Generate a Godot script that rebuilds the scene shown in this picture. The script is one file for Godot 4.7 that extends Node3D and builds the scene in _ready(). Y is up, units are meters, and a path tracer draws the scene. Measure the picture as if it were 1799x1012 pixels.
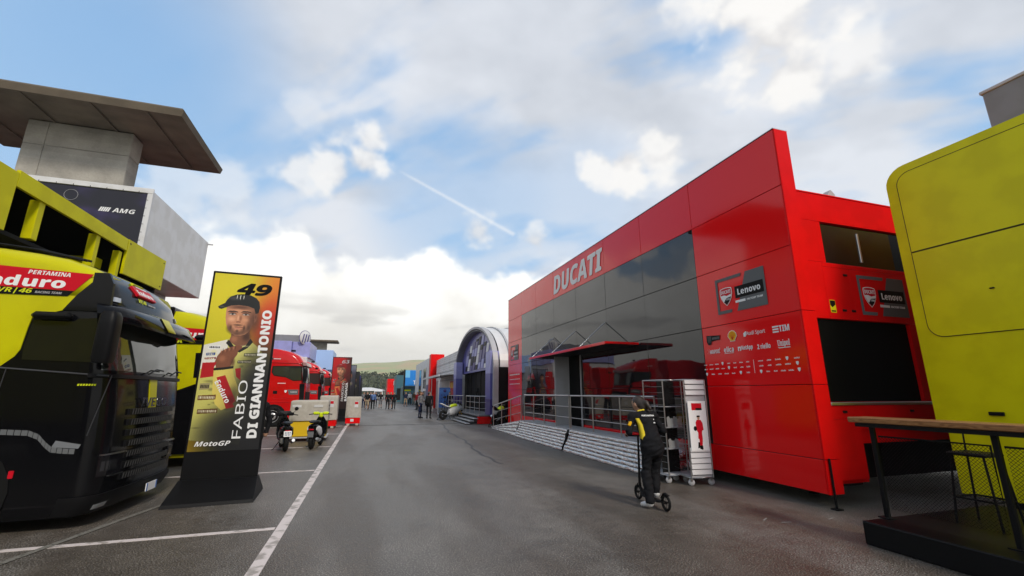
extends Node3D

var M := {}
var rng := RandomNumberGenerator.new()
var taken := {}
var fonts := {}
# bases for flat things: x = reader's right, y = up, z = out of the surface towards the reader
var FACE_ROAD_RIGHT := Basis(Vector3(0, 0, 1), Vector3(0, 1, 0), Vector3(-1, 0, 0))
var FACE_ROAD_LEFT := Basis(Vector3(0, 0, -1), Vector3(0, 1, 0), Vector3(1, 0, 0))

func _ready() -> void:
	rng.seed = 7
	setup_camera_and_light()
	make_materials()
	build_ground()
	build_hills()
	build_red_hospitality()
	build_right_yellow_unit()
	build_concrete_towers()
	build_left_upper_buildings()
	build_far_buildings()
	build_arched_hospitality()
	build_trucks()
	build_entrance_platform()
	build_bar_deck()
	build_banners()
	build_cages()
	build_crates()
	build_two_wheelers()
	build_people()
	build_small_things()

# ---------------------------------------------------------------- camera, sky, sun, exposure
func setup_camera_and_light() -> void:
	var cam := Camera3D.new()
	cam.name = "camera"
	cam.fov = 66.56
	cam.near = 0.05
	cam.far = 6000.0
	add_child(cam)
	cam.position = Vector3(0, 1.7, 0)
	cam.rotation = Vector3(deg_to_rad(13.42), deg_to_rad(-17.77), 0)
	cam.current = true
	var sun := DirectionalLight3D.new()
	sun.name = "sun"
	add_child(sun)
	sun.light_energy = SUN_ENERGY
	sun.light_angular_distance = 10.0
	sun.light_color = Color(1.0, 0.96, 0.9)
	sun.shadow_enabled = true
	sun.look_at_from_position(Vector3(22, 72, 80), Vector3.ZERO)
	var we := WorldEnvironment.new()
	we.name = "world_environment"
	var env := Environment.new()
	env.background_mode = Environment.BG_SKY
	var sky := Sky.new()
	var pm := PanoramaSkyMaterial.new()
	pm.panorama = ImageTexture.create_from_image(sky_image(1840, 920))
	sky.sky_material = pm
	env.sky = sky
	env.background_energy_multiplier = 1.0
	env.tonemap_mode = Environment.TONE_MAPPER_LINEAR
	env.tonemap_exposure = EXPOSURE
	env.sdfgi_enabled = true
	env.ssao_enabled = true
	env.ssil_enabled = true
	env.fog_enabled = true
	env.fog_density = 0.00028
	env.fog_light_color = Color(0.86, 0.88, 0.88)
	we.environment = env
	add_child(we)

const SUN_ENERGY := 0.7
const EXPOSURE := 1.15

func sky_dir(az: float, el: float) -> Vector3:   # az in degrees right of -z, el above the horizon
	var a := deg_to_rad(az)
	var e := deg_to_rad(el)
	return Vector3(sin(a) * cos(e), sin(e), -cos(a) * cos(e))

func sky_image(w: int, h: int) -> Image:
	var n1 := FastNoiseLite.new()
	n1.seed = 11; n1.noise_type = FastNoiseLite.TYPE_SIMPLEX_SMOOTH; n1.frequency = 1.0
	n1.fractal_type = FastNoiseLite.FRACTAL_FBM; n1.fractal_octaves = 6; n1.fractal_gain = 0.55
	var n2 := FastNoiseLite.new()
	n2.seed = 5; n2.noise_type = FastNoiseLite.TYPE_SIMPLEX_SMOOTH; n2.frequency = 1.0
	n2.fractal_type = FastNoiseLite.FRACTAL_FBM; n2.fractal_octaves = 5
	# cumulus lumps: azimuth, elevation, radius in degrees, strength; the ones round the back go on as the ones in view
	var lumps := [[53.0, 37.5, 6.5, 1.0], [51.0, 41.0, 6.0, 1.0], [54.5, 33.5, 4.5, 0.95], [60.0, 32.5, 3.2, 0.7], [48.5, 43.0, 5.0, 0.7], [33.8, 28.2, 3.4, 1.0], [38.0, 29.0, 3.4, 0.9], [30.4, 27.8, 2.8, 0.95],
		[-1.9, 30.4, 2.4, 0.9], [-2.6, 28.0, 3.2, 0.95], [-6.5, 26.6, 3.4, 0.9], [-10.0, 25.2, 3.2, 0.75], [-10.8, 31.7, 2.2, 0.3], [-17.0, 20.8, 4.0, 0.5], [-22.0, 20.0, 4.0, 0.5], [13.1, 20.6, 2.6, 0.8], [21.0, 19.5, 2.4, 0.8],
		[-60, 34, 7, 0.8], [-95, 28, 6, 0.9], [-130, 40, 8, 0.9], [-165, 30, 7, 0.8], [160, 46, 9, 0.9], [130, 33, 6, 0.9], [100, 38, 8, 0.8], [80, 27, 5, 0.8], [-110, 58, 8, 0.7], [84, 62, 8, 0.6], [-40, 62, 7, 0.5], [180, 66, 9, 0.6]]
	var ldir := []
	for l in lumps:
		ldir.append(sky_dir(l[0], l[1]))
	var cosr := []
	for l in lumps:
		cosr.append(cos(deg_to_rad(l[2] * 2.0)))
	# openings in the veil where the blue shows
	var gaps := [[sky_dir(-30, 27), 0.93, 0.95], [sky_dir(10, 24), 0.97, 0.6], [sky_dir(28, 24), 0.98, 0.4], [sky_dir(-100, 35), 0.93, 0.9], [sky_dir(120, 30), 0.94, 0.8], [sky_dir(170, 40), 0.93, 0.8]]
	var data := PackedFloat32Array()
	data.resize(w * h * 3)
	var trail_a := sky_dir(1.9, 27.5)
	var trail_b := sky_dir(17.8, 20.5)
	var trail_n := trail_a.cross(trail_b).normalized()
	var trail_along := (trail_b - trail_a).normalized()
	var trail_len := trail_a.distance_to(trail_b)
	for y in h:
		var el := (0.5 - (y + 0.5) / h) * PI
		var se := sin(el)
		var ce := cos(el)
		for x in w:
			var k := (y * w + x) * 3
			if se < -0.02:
				data[k] = 0.13; data[k + 1] = 0.125; data[k + 2] = 0.12
				continue
			var az := (x + 0.5) / w * TAU
			var d := Vector3(sin(az) * ce, se, -cos(az) * ce)
			var t := clampf(se, 0.0, 1.0)
			# clear air
			var c := Color(0.50, 0.71, 0.92).lerp(Color(0.10, 0.29, 0.60), pow(t, 0.65))
			# thin high veil, drawn out
			var f := 1.0 / (se + 0.28)
			var px := d.x * f
			var pz := d.z * f
			var v := n2.get_noise_3d(px * 1.1 + pz * 0.5, pz * 1.5 - px * 0.4, 3.0) * 0.9 + n1.get_noise_3d(px * 1.3 + pz * 1.6, (pz - px) * 4.6, 9.0) * 0.55
			var veil := smoothstep(-0.5, 0.25, v + 0.1)
			for gp in gaps:
				var gd: float = d.dot(gp[0])
				if gd > gp[1]:
					veil *= 1.0 - gp[2] * smoothstep(gp[1], 1.0, gd)
			var vn := n1.get_noise_3d(px * 1.4, 7.0, pz * 1.8)
			var vc := Color(0.74, 0.755, 0.79).lerp(Color(0.40, 0.42, 0.46), clampf(0.16 + vn * 0.9 + (t - 0.52) * 1.3, 0.0, 1.0))
			c = c.lerp(vc, veil * 0.9)
			# cumulus
			var nz := n1.get_noise_3d(d.x * 6.5, d.y * 9.0, d.z * 6.5)
			var dens := 0.0
			for i in ldir.size():
				var dot: float = d.dot(ldir[i])
				if dot > cosr[i]:
					var ang := rad_to_deg(acos(minf(dot, 1.0)))
					var q: float = 1.0 - ang / lumps[i][2] + nz * 1.05
					dens = maxf(dens, smoothstep(0.0, 0.6, q) * lumps[i][3])
			if dens > 0.0:
				var cc := Color(0.90, 0.88, 0.85).lerp(Color(0.58, 0.57, 0.58), clampf(-nz * 1.6 + 0.1, 0.0, 0.8))
				c = c.lerp(cc, dens * 0.9)
			# bank of cloud round the horizon
			var e := rad_to_deg(el)
			var nb := n1.get_noise_3d(d.x * 5.0 + 4.0, d.y * 6.0, d.z * 5.0)
			var top := 17.5 + 3.0 * n2.get_noise_3d(d.x * 2.2, 0.0, d.z * 2.2) + nb * 6.5
			var bank := smoothstep(0.0, 2.6, top - e)
			if bank > 0.0:
				var bc := Color(1.05, 1.04, 1.0)
				var low := smoothstep(15.5, 4.0, e + nb * 7.0)
				bc = bc.lerp(Color(0.80, 0.775, 0.72), low)
				var streak := smoothstep(0.05, 0.4, n1.get_noise_3d(d.x * 3.0, d.y * 22.0, d.z * 3.0)) * smoothstep(2.0, 7.0, e) * smoothstep(13.0, 8.0, e)
				bc = bc.lerp(Color(0.60, 0.585, 0.56), streak * 0.75)
				c = c.lerp(bc, bank)
			# vapour trail
			var dd := absf(d.dot(trail_n))
			if dd < 0.012:
				var al := (d - trail_a).dot(trail_along) / trail_len
				if al > -0.05 and al < 1.02:
					var wd := 0.0028 + 0.003 * al
					c = c.lerp(Color(0.86, 0.87, 0.88), smoothstep(wd, wd * 0.3, dd) * smoothstep(-0.05, 0.15, al) * (0.5 + 0.12 * nz))
			data[k] = c.r; data[k + 1] = c.g; data[k + 2] = c.b
	return Image.create_from_data(w, h, false, Image.FORMAT_RGBF, data.to_byte_array())

# ---------------------------------------------------------------- helpers
func numbered(called: String) -> String:
	if taken.has(called):
		taken[called] += 1
		return "%s_%03d" % [called, taken[called]]
	taken[called] = 0
	return called

func thing(called: String, label: String, category: String, at := Vector3.ZERO, turn := 0.0, group := "") -> Node3D:
	var o := Node3D.new()
	o.name = numbered(called)
	add_child(o)
	o.position = at
	o.rotation.y = turn
	o.set_meta("label", label)
	o.set_meta("category", category)
	if group != "":
		o.set_meta("group", group)
	return o

func copy(o: Node3D, label: String, at: Vector3, turn := 0.0) -> Node3D:
	var c: Node3D = o.duplicate()
	c.name = numbered(String(o.name))
	add_child(c)
	c.position = at
	c.rotation.y = turn
	c.set_meta("label", label)
	return c

func bare(called: String, parent: Node3D, at := Vector3.ZERO) -> Node3D:   # a part that only carries sub-parts
	var o := Node3D.new()
	o.name = called
	parent.add_child(o, true)
	o.position = at
	return o

func new_shape() -> SurfaceTool:
	var s := SurfaceTool.new()
	s.begin(Mesh.PRIMITIVE_TRIANGLES)
	s.set_smooth_group(-1)
	return s

func put(s: SurfaceTool, called: String, mat: Material, parent: Node = self, xf := Transform3D()) -> MeshInstance3D:
	s.generate_normals()
	s.set_material(mat)
	var mi := MeshInstance3D.new()
	mi.mesh = s.commit()
	mi.name = called if parent != self else numbered(called)
	parent.add_child(mi, true)
	mi.transform = xf
	return mi

func place(mesh: Mesh, called: String, parent: Node, xf := Transform3D()) -> MeshInstance3D:
	var mi := MeshInstance3D.new()
	mi.mesh = mesh
	mi.name = called
	parent.add_child(mi, true)
	mi.transform = xf
	return mi

func setting(o: Node3D) -> Node3D:
	o.set_meta("kind", "structure")
	return o

func quad(s: SurfaceTool, a: Vector3, b: Vector3, c: Vector3, d: Vector3) -> void:
	for p in [a, b, c, a, c, d]:
		s.add_vertex(p)

func facing(s: SurfaceTool, pts: Array, out: Vector3) -> void:   # convex face turned so that its front looks along out
	var n: Vector3 = (pts[1] - pts[0]).cross(pts[2] - pts[0])
	var list := pts
	if n.dot(out) > 0:
		list = pts.duplicate()
		list.reverse()
	for i in range(1, list.size() - 1):
		s.add_vertex(list[0]); s.add_vertex(list[i]); s.add_vertex(list[i + 1])

func bx(s: SurfaceTool, c: Vector3, size: Vector3, bev := 0.0, b := Basis()) -> void:
	var h := size * 0.5
	var e := minf(bev, minf(h.x, minf(h.y, h.z)) * 0.9)
	s.set_smooth_group(-1)
	for a in 3:
		var u := (a + 1) % 3
		var v := (a + 2) % 3
		for sg in [-1.0, 1.0]:
			var pts := []
			for q in [[-1, -1], [1, -1], [1, 1], [-1, 1]]:
				var p := Vector3()
				p[a] = sg * h[a]; p[u] = q[0] * (h[u] - e); p[v] = q[1] * (h[v] - e)
				pts.append(c + b * p)
			var o := Vector3(); o[a] = sg
			facing(s, pts, b * o)
			if e > 0.0:
				for sv in [-1.0, 1.0]:   # edges along u
					var ep := []
					for q in [[-1, 0], [1, 0], [1, 1], [-1, 1]]:
						var p := Vector3()
						p[u] = q[0] * (h[u] - e)
						p[a] = sg * (h[a] - (e if q[1] else 0.0))
						p[v] = sv * (h[v] - (0.0 if q[1] else e))
						ep.append(c + b * p)
					var o2 := Vector3(); o2[a] = sg; o2[v] = sv
					facing(s, ep, b * o2)
	if e > 0.0:
		for sx in [-1.0, 1.0]:
			for sy in [-1.0, 1.0]:
				for sz in [-1.0, 1.0]:
					facing(s, [c + b * Vector3(sx * h.x, sy * (h.y - e), sz * (h.z - e)), c + b * Vector3(sx * (h.x - e), sy * h.y, sz * (h.z - e)), c + b * Vector3(sx * (h.x - e), sy * (h.y - e), sz * h.z)], b * Vector3(sx, sy, sz))

func span(s: SurfaceTool, a: Vector3, b: Vector3, bev := 0.0) -> void:   # box between two corners
	bx(s, (a + b) * 0.5, (b - a).abs(), bev)

func loft(s: SurfaceTool, rings: Array, closed := true, cap_first := true, cap_last := true, smooth := 1) -> void:
	s.set_smooth_group(smooth)
	for i in rings.size() - 1:
		var a: Array = rings[i]
		var b: Array = rings[i + 1]
		var n := a.size()
		for j in (n if closed else n - 1):
			var k := (j + 1) % n
			quad(s, a[j], a[k], b[k], b[j])
	s.set_smooth_group(-1)
	for cap in [[cap_first, 0, false], [cap_last, rings.size() - 1, true]]:
		if cap[0]:
			var r: Array = rings[cap[1]]
			var m := Vector3()
			for p in r:
				m += p
			m /= r.size()
			for j in r.size():
				var p0: Vector3 = r[j]
				var p1: Vector3 = r[(j + 1) % r.size()]
				s.add_vertex(m)
				s.add_vertex(p0 if cap[2] else p1)
				s.add_vertex(p1 if cap[2] else p0)
	s.set_smooth_group(-1)

func tube(s: SurfaceTool, pts: Array, r: Variant, n := 6, caps := true) -> void:
	var rings := []
	var up := Vector3.UP
	for i in pts.size():
		var d: Vector3
		if i == 0:
			d = pts[1] - pts[0]
		elif i == pts.size() - 1:
			d = pts[i] - pts[i - 1]
		else:
			d = (pts[i] - pts[i - 1]).normalized() + (pts[i + 1] - pts[i]).normalized()
		d = d.normalized()
		if i == 0:
			up = Vector3.UP if absf(d.y) < 0.9 else Vector3.RIGHT
		var x := d.cross(up).normalized()
		up = x.cross(d).normalized()
		var rr: float = r[i] if r is Array else r
		var ring := []
		for j in n:
			var t := TAU * j / n
			ring.append(pts[i] + (x * cos(t) + up * sin(t)) * rr)
		rings.append(ring)
	loft(s, rings, true, caps, caps)

func lathe(s: SurfaceTool, prof: Array, n: int, xf := Transform3D(), smooth := 1) -> void:   # prof: Vector2(radius, height), round local y
	var rings := []
	for p in prof:
		var ring := []
		for j in n:
			var t := TAU * j / n
			ring.append(xf * Vector3(cos(t) * p.x, p.y, sin(t) * p.x))
		rings.append(ring)
	loft(s, rings, true, false, false, smooth)

func plate(s: SurfaceTool, poly: Array, z0: float, z1: float, xf := Transform3D()) -> void:   # polygon in local xy, from z0 to z1
	var pk := PackedVector2Array(poly)
	if Geometry2D.is_polygon_clockwise(pk):
		pk.reverse()
	var idx := Geometry2D.triangulate_polygon(pk)
	s.set_smooth_group(-1)
	for i in range(0, idx.size(), 3):
		var a := pk[idx[i]]
		var b := pk[idx[i + 1]]
		var c := pk[idx[i + 2]]
		facing(s, [xf * Vector3(a.x, a.y, z1), xf * Vector3(b.x, b.y, z1), xf * Vector3(c.x, c.y, z1)], xf.basis * Vector3(0, 0, z1 - z0))
		facing(s, [xf * Vector3(a.x, a.y, z0), xf * Vector3(b.x, b.y, z0), xf * Vector3(c.x, c.y, z0)], xf.basis * Vector3(0, 0, z0 - z1))
	for i in pk.size():
		var p := pk[i]
		var q := pk[(i + 1) % pk.size()]
		var e := q - p
		facing(s, [xf * Vector3(p.x, p.y, z0), xf * Vector3(q.x, q.y, z0), xf * Vector3(q.x, q.y, z1), xf * Vector3(p.x, p.y, z1)], xf.basis * Vector3(e.y, -e.x, 0))

func poly(list: Array) -> Array:   # flat numbers to Vector2s
	var o := []
	for i in range(0, list.size(), 2):
		o.append(Vector2(list[i], list[i + 1]))
	return o

func rounded(w: float, h: float, r: float, n := 5, cx := 0.0, cy := 0.0) -> Array:
	var o := []
	for c in [[1, 1, 0], [-1, 1, 1], [-1, -1, 2], [1, -1, 3]]:
		for i in n + 1:
			var t: float = (c[2] + float(i) / n) * PI / 2
			o.append(Vector2(cx + c[0] * (w / 2 - r) + cos(t) * r, cy + c[1] * (h / 2 - r) + sin(t) * r))
	return o

func ellipse(rx: float, ry: float, n := 20, cx := 0.0, cy := 0.0) -> Array:
	var o := []
	for i in n:
		o.append(Vector2(cx + cos(TAU * i / n) * rx, cy + sin(TAU * i / n) * ry))
	return o

func font_of(kind: String) -> Font:
	if not fonts.has(kind):
		var f := SystemFont.new()
		f.font_names = PackedStringArray(["Droid Serif" if kind == "serif" else "Droid Sans"])
		f.font_weight = 400 if kind == "thin" else 700
		fonts[kind] = f
	return fonts[kind]

func lettering(txt: String, cap: float, xf: Transform3D, mat: Material, parent: Node, width := 0.0, slant := 0.0, kind := "bold", called := "lettering", depth := 0.003, fat := 0.0) -> MeshInstance3D:
	# cap = height of a capital letter in metres; centred on xf; width > 0 stretches the line to that length
	var t := TextMesh.new()
	t.text = txt
	t.font = font_of(kind)
	t.font_size = 48
	t.pixel_size = 0.01
	t.depth = 0.01
	t.curve_step = 3.0
	t.horizontal_alignment = HORIZONTAL_ALIGNMENT_CENTER
	t.vertical_alignment = VERTICAL_ALIGNMENT_CENTER
	var box := t.get_aabb()
	var k := cap / (48 * 0.01 * 0.714)
	var kx := k if width <= 0.0 else width / box.size.x
	var b := Basis(Vector3(kx, 0, 0), Vector3(slant * k, k, 0), Vector3(0, 0, depth / 0.01))
	var mid := box.get_center()
	var inner := Transform3D(b, -(b * mid))
	inner.origin.z = depth * 0.5
	var s := SurfaceTool.new()
	s.append_from(t, 0, xf * inner)
	if fat > 0.0:
		for o in [Vector3(fat, 0, 0.0004), Vector3(-fat, 0, 0.0008), Vector3(0, fat, 0.0012), Vector3(0, -fat, 0.0016)]:
			s.append_from(t, 0, xf * Transform3D(b, inner.origin + o))
	s.set_material(mat)
	var mi := MeshInstance3D.new()
	mi.mesh = s.commit()
	mi.name = called
	parent.add_child(mi, true)
	return mi

func printed(called: String, tex: Material, w: float, h: float, xf: Transform3D, parent: Node) -> MeshInstance3D:   # a thin printed board, picture on its front
	var s := SurfaceTool.new()
	s.begin(Mesh.PRIMITIVE_TRIANGLES)
	var c := [[-w / 2, h / 2, 0, 0], [w / 2, h / 2, 1, 0], [w / 2, -h / 2, 1, 1], [-w / 2, -h / 2, 0, 1]]
	for i in [0, 1, 2, 0, 2, 3]:
		s.set_normal(xf.basis.z.normalized())
		s.set_uv(Vector2(c[i][2], c[i][3]))
		s.add_vertex(xf * Vector3(c[i][0], c[i][1], 0.0))
	s.set_material(tex)
	var mi := MeshInstance3D.new()
	mi.mesh = s.commit()
	mi.name = called
	parent.add_child(mi, true)
	return mi

func lin(r: float, g: float, b: float) -> Color:
	return Color(r, g, b).linear_to_srgb()

func mat(called: String, c: Color, rough := 0.6, metal := 0.0, coat := 0.0) -> StandardMaterial3D:
	var m := StandardMaterial3D.new()
	m.resource_name = called
	m.albedo_color = c
	m.roughness = rough
	m.metallic = metal
	if coat > 0.0:
		m.clearcoat_enabled = true
		m.clearcoat = coat
		m.clearcoat_roughness = 0.04
	M[called] = m
	return m

func noise_tex(seed_: int, freq: float, size: int, lo: Color, hi: Color, oct := 4, p0 := 0.25, p1 := 0.75) -> ImageTexture:
	var n := FastNoiseLite.new()
	n.seed = seed_
	n.frequency = freq
	n.fractal_octaves = oct
	var im := n.get_seamless_image(size, size)
	var src := im.get_data()
	var step := src.size() / (size * size)
	var out := PackedByteArray()
	out.resize(size * size * 3)
	for i in size * size:
		var t := smoothstep(p0, p1, src[i * step] / 255.0)
		var c := lo.lerp(hi, t)
		out[i * 3] = int(c.r * 255); out[i * 3 + 1] = int(c.g * 255); out[i * 3 + 2] = int(c.b * 255)
	return ImageTexture.create_from_image(Image.create_from_data(size, size, false, Image.FORMAT_RGB8, out))

func triplanar(m: StandardMaterial3D, tile: float, world := true) -> void:
	m.uv1_triplanar = true
	m.uv1_world_triplanar = world
	m.uv1_scale = Vector3.ONE / tile

func make_materials() -> void:
	mat("red_gloss", lin(0.80, 0.003, 0.005), 0.09, 0.0, 0.1)
	M.red_gloss.metallic_specular = 0.4
	mat("red_paint", lin(0.76, 0.003, 0.004), 0.4)
	M.red_paint.metallic_specular = 0.2
	mat("red_truck", lin(0.60, 0.004, 0.006), 0.2, 0.0, 0.35)
	M.red_truck.metallic_specular = 0.35
	mat("black_glass", lin(0.006, 0.006, 0.008), 0.02)
	M.black_glass.metallic_specular = 0.6
	mat("dark_glass", lin(0.004, 0.004, 0.004), 0.5)
	M.dark_glass.metallic_specular = 0.15
	mat("trailer_yellow", lin(0.70, 0.67, 0.002), 0.3)
	M.trailer_yellow.metallic_specular = 0.3
	mat("yellow", lin(0.54, 0.51, 0.002), 0.3)  # trailer yellow made darker, with the vignette put into the lorries' colour
	M.yellow.metallic_specular = 0.3
	mat("yellow_matt", lin(0.60, 0.56, 0.002), 0.45)
	M.yellow_matt.metallic_specular = 0.2
	mat("black_paint", lin(0.004, 0.004, 0.005), 0.14, 0.0, 0.1)
	M.black_paint.metallic_specular = 0.28
	mat("black_satin", lin(0.007, 0.007, 0.008), 0.45)
	M.black_satin.metallic_specular = 0.25
	mat("black_matt", lin(0.010, 0.010, 0.010), 0.7)
	M.black_matt.metallic_specular = 0.2
	mat("joint", lin(0.01, 0.005, 0.005), 0.8)
	mat("white_print", lin(0.80, 0.80, 0.80), 0.4)
	mat("grey_print", lin(0.13, 0.135, 0.14), 0.35)
	mat("black_print", lin(0.008, 0.008, 0.008), 0.35)
	mat("yellow_print", lin(0.75, 0.62, 0.01), 0.4)
	mat("lime_print", lin(0.60, 0.66, 0.02), 0.4)
	mat("gold_print", lin(0.80, 0.42, 0.01), 0.4)
	mat("red_print", lin(0.55, 0.008, 0.02), 0.4)
	mat("green_print", lin(0.05, 0.30, 0.03), 0.4)
	mat("white_panel", lin(0.66, 0.66, 0.67), 0.45)
	mat("light_grey", lin(0.42, 0.42, 0.44), 0.5)
	mat("mid_grey", lin(0.20, 0.20, 0.21), 0.5)
	mat("steel", lin(0.50, 0.50, 0.50), 0.28, 1.0)
	mat("aluminium", lin(0.62, 0.62, 0.63), 0.35, 1.0)
	mat("chrome", lin(0.75, 0.75, 0.76), 0.1, 1.0)
	mat("rubber", lin(0.012, 0.012, 0.012), 0.75)
	M.rubber.metallic_specular = 0.25
	mat("windscreen", lin(0.03, 0.034, 0.03), 0.03)
	M.windscreen.metallic_specular = 0.7
	mat("lamp_glass", lin(0.45, 0.47, 0.5), 0.06, 0.6)
	mat("lilac", lin(0.11, 0.11, 0.38), 0.3)
	mat("lilac_pale", lin(0.32, 0.33, 0.66), 0.35)
	mat("purple", lin(0.05, 0.035, 0.19), 0.35)
	mat("blue", lin(0.01, 0.22, 0.66), 0.4)
	mat("display_blue", lin(0.06, 0.17, 0.50), 0.4)
	mat("teal", lin(0.03, 0.11, 0.14), 0.5)
	mat("yellow_crate", lin(0.72, 0.46, 0.004), 0.45)
	mat("lime_fluor", lin(0.62, 0.75, 0.01), 0.4)
	mat("skin", lin(0.42, 0.23, 0.15), 0.5)
	mat("hair", lin(0.022, 0.013, 0.009), 0.5)
	mat("cloth_black", lin(0.012, 0.012, 0.014), 0.8)
	mat("cloth_navy", lin(0.015, 0.02, 0.05), 0.85)
	mat("cloth_blue", lin(0.10, 0.17, 0.36), 0.85)
	mat("cloth_grey", lin(0.16, 0.16, 0.17), 0.85)
	mat("cloth_white", lin(0.62, 0.62, 0.62), 0.85)
	mat("cloth_khaki", lin(0.34, 0.27, 0.18), 0.85)
	mat("cloth_brown", lin(0.12, 0.07, 0.03), 0.85)
	mat("cloth_red", lin(0.30, 0.015, 0.02), 0.85)
	for k in M:
		if k.begins_with("cloth") or k.ends_with("_print"):
			M[k].metallic_specular = 0.2
	mat("paint_white", lin(0.62, 0.55, 0.53), 0.55)
	var pt := noise_tex(31, 0.02, 512, Color(0.74, 0.74, 0.72), Color(1, 1, 1), 5, 0.2, 0.5)
	M.paint_white.albedo_texture = pt
	triplanar(M.paint_white, 2.6)
	# road dust and faint patches on painted panels
	var dust := noise_tex(91, 0.008, 512, Color(0.955, 0.95, 0.94), Color(1, 1, 1), 6, 0.25, 0.7)
	for k in ["trailer_yellow", "yellow", "yellow_matt", "red_paint", "red_truck", "white_panel", "light_grey", "mid_grey", "lilac", "lilac_pale", "black_satin"]:
		M[k].albedo_texture = dust
		triplanar(M[k], 3.3)
	# sheets of cladding are never quite flat
	var wave := noise_tex(92, 0.006, 256, Color.BLACK, Color.WHITE, 2, 0.2, 0.8)
	for k in ["red_gloss", "black_glass", "yellow", "trailer_yellow", "red_paint"]:
		M[k].heightmap_enabled = true
		M[k].heightmap_texture = wave
		M[k].heightmap_scale = 0.22
		triplanar(M[k], 3.3)
	# concrete cast in boards
	mat("concrete", Color(1, 1, 1), 0.85)
	M.concrete.albedo_texture = concrete_texture()
	triplanar(M.concrete, 6.0)
	M.concrete.heightmap_enabled = true
	M.concrete.heightmap_texture = noise_tex(3, 0.03, 512, Color.BLACK, Color.WHITE, 5)
	M.concrete.heightmap_scale = 1.0
	mat("concrete_slab_shaded", Color(0.66, 0.61, 0.55), 0.9)  # same concrete darkened: brown boards plus underside shade put into the tint
	M.concrete_slab_shaded.albedo_texture = M.concrete.albedo_texture
	triplanar(M.concrete_slab_shaded, 6.0)
	# canvas and foil covers
	mat("canvas", Color(1, 1, 1), 0.85)
	M.canvas.albedo_texture = noise_tex(41, 0.012, 512, lin(0.42, 0.385, 0.33), lin(0.47, 0.435, 0.38), 5)
	triplanar(M.canvas, 1.3)
	mat("foil", Color(1, 1, 1), 0.24, 1.0)
	M.foil.albedo_texture = noise_tex(43, 0.02, 512, lin(0.46, 0.46, 0.46), lin(0.58, 0.58, 0.58), 5)
	triplanar(M.foil, 1.0)
	M.foil.heightmap_enabled = true
	M.foil.heightmap_texture = noise_tex(44, 0.02, 512, Color.BLACK, Color.WHITE, 4)
	M.foil.heightmap_scale = 1.0
	mat("wood", Color(1, 1, 1), 0.35)
	M.wood.albedo_texture = wood_texture()
	triplanar(M.wood, 1.2)

func concrete_texture() -> ImageTexture:
	var size := 1024
	var a := FastNoiseLite.new()
	a.seed = 21; a.frequency = 0.004; a.fractal_octaves = 6
	var b := FastNoiseLite.new()
	b.seed = 22; b.frequency = 0.05; b.fractal_octaves = 3
	var ia := a.get_seamless_image(size, size).get_data()
	var ib := b.get_seamless_image(size, size).get_data()
	var out := PackedByteArray()
	out.resize(size * size * 3)
	for y in size:
		var board := 0.94 + 0.10 * fmod(sin((y / 64) * 12.9898) * 43758.5, 1.0)
		for x in size:
			var i := y * size + x
			var t := ia[i] / 255.0
			var spot := 0.75 if ib[i] > 214 else 1.0
			var l := (0.24 + 0.16 * t) * board * spot * (0.93 + 0.14 * ib[i] / 255.0)
			var c := lin(l * 1.04, l * 0.98, l * 0.86)
			out[i * 3] = int(c.r * 255); out[i * 3 + 1] = int(c.g * 255); out[i * 3 + 2] = int(c.b * 255)
	return ImageTexture.create_from_image(Image.create_from_data(size, size, false, Image.FORMAT_RGB8, out))

func wood_texture() -> ImageTexture:
	var size := 512
	var a := FastNoiseLite.new()
	a.seed = 8; a.frequency = 0.01; a.fractal_octaves = 3
	var im := Image.create(size, size, false, Image.FORMAT_RGB8)
	for y in size:
		for x in size:
			var g := 0.5 + 0.5 * sin((y + a.get_noise_2d(x * 0.35, y * 2.0) * 50.0) * 0.35)
			im.set_pixel(x, y, lin(0.20, 0.085, 0.03).lerp(lin(0.34, 0.16, 0.06), g))
	return ImageTexture.create_from_image(im)

# ---------------------------------------------------------------- ground, painted lines, hills
func asphalt_images() -> Array:
	var size := 1024
	var a := FastNoiseLite.new()
	a.seed = 2; a.frequency = 0.36; a.fractal_octaves = 2
	var b := FastNoiseLite.new()
	b.seed = 3; b.frequency = 0.004; b.fractal_octaves = 5
	var c := FastNoiseLite.new()
	c.seed = 4; c.frequency = 0.02; c.fractal_octaves = 4
	var ia := a.get_seamless_image(size, size).get_data()
	var ib := b.get_seamless_image(size, size).get_data()
	var ic := c.get_seamless_image(size, size).get_data()
	var col := PackedByteArray()
	col.resize(size * size * 3)
	var rough := PackedByteArray()
	rough.resize(size * size)
	for i in size * size:
		var g := ia[i]
		var p := ib[i]
		var q := ic[i]
		var v := 88 + (p - 128) / 10 + (q - 128) / 12 + (g - 128) * 3 / 5
		if g > 186:
			v += 34
		v = clampi(v, 30, 190)
		col[i * 3] = v + 5
		col[i * 3 + 1] = v
		col[i * 3 + 2] = maxi(0, v - 6)
		rough[i] = clampi(120 + (p - 128) / 8 + (g - 128) / 3 + (q - 128) / 8, 70, 215)
	return [ImageTexture.create_from_image(Image.create_from_data(size, size, false, Image.FORMAT_RGB8, col)), ImageTexture.create_from_image(Image.create_from_data(size, size, false, Image.FORMAT_L8, rough)), ImageTexture.create_from_image(Image.create_from_data(size, size, false, Image.FORMAT_L8, ia))]

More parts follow.
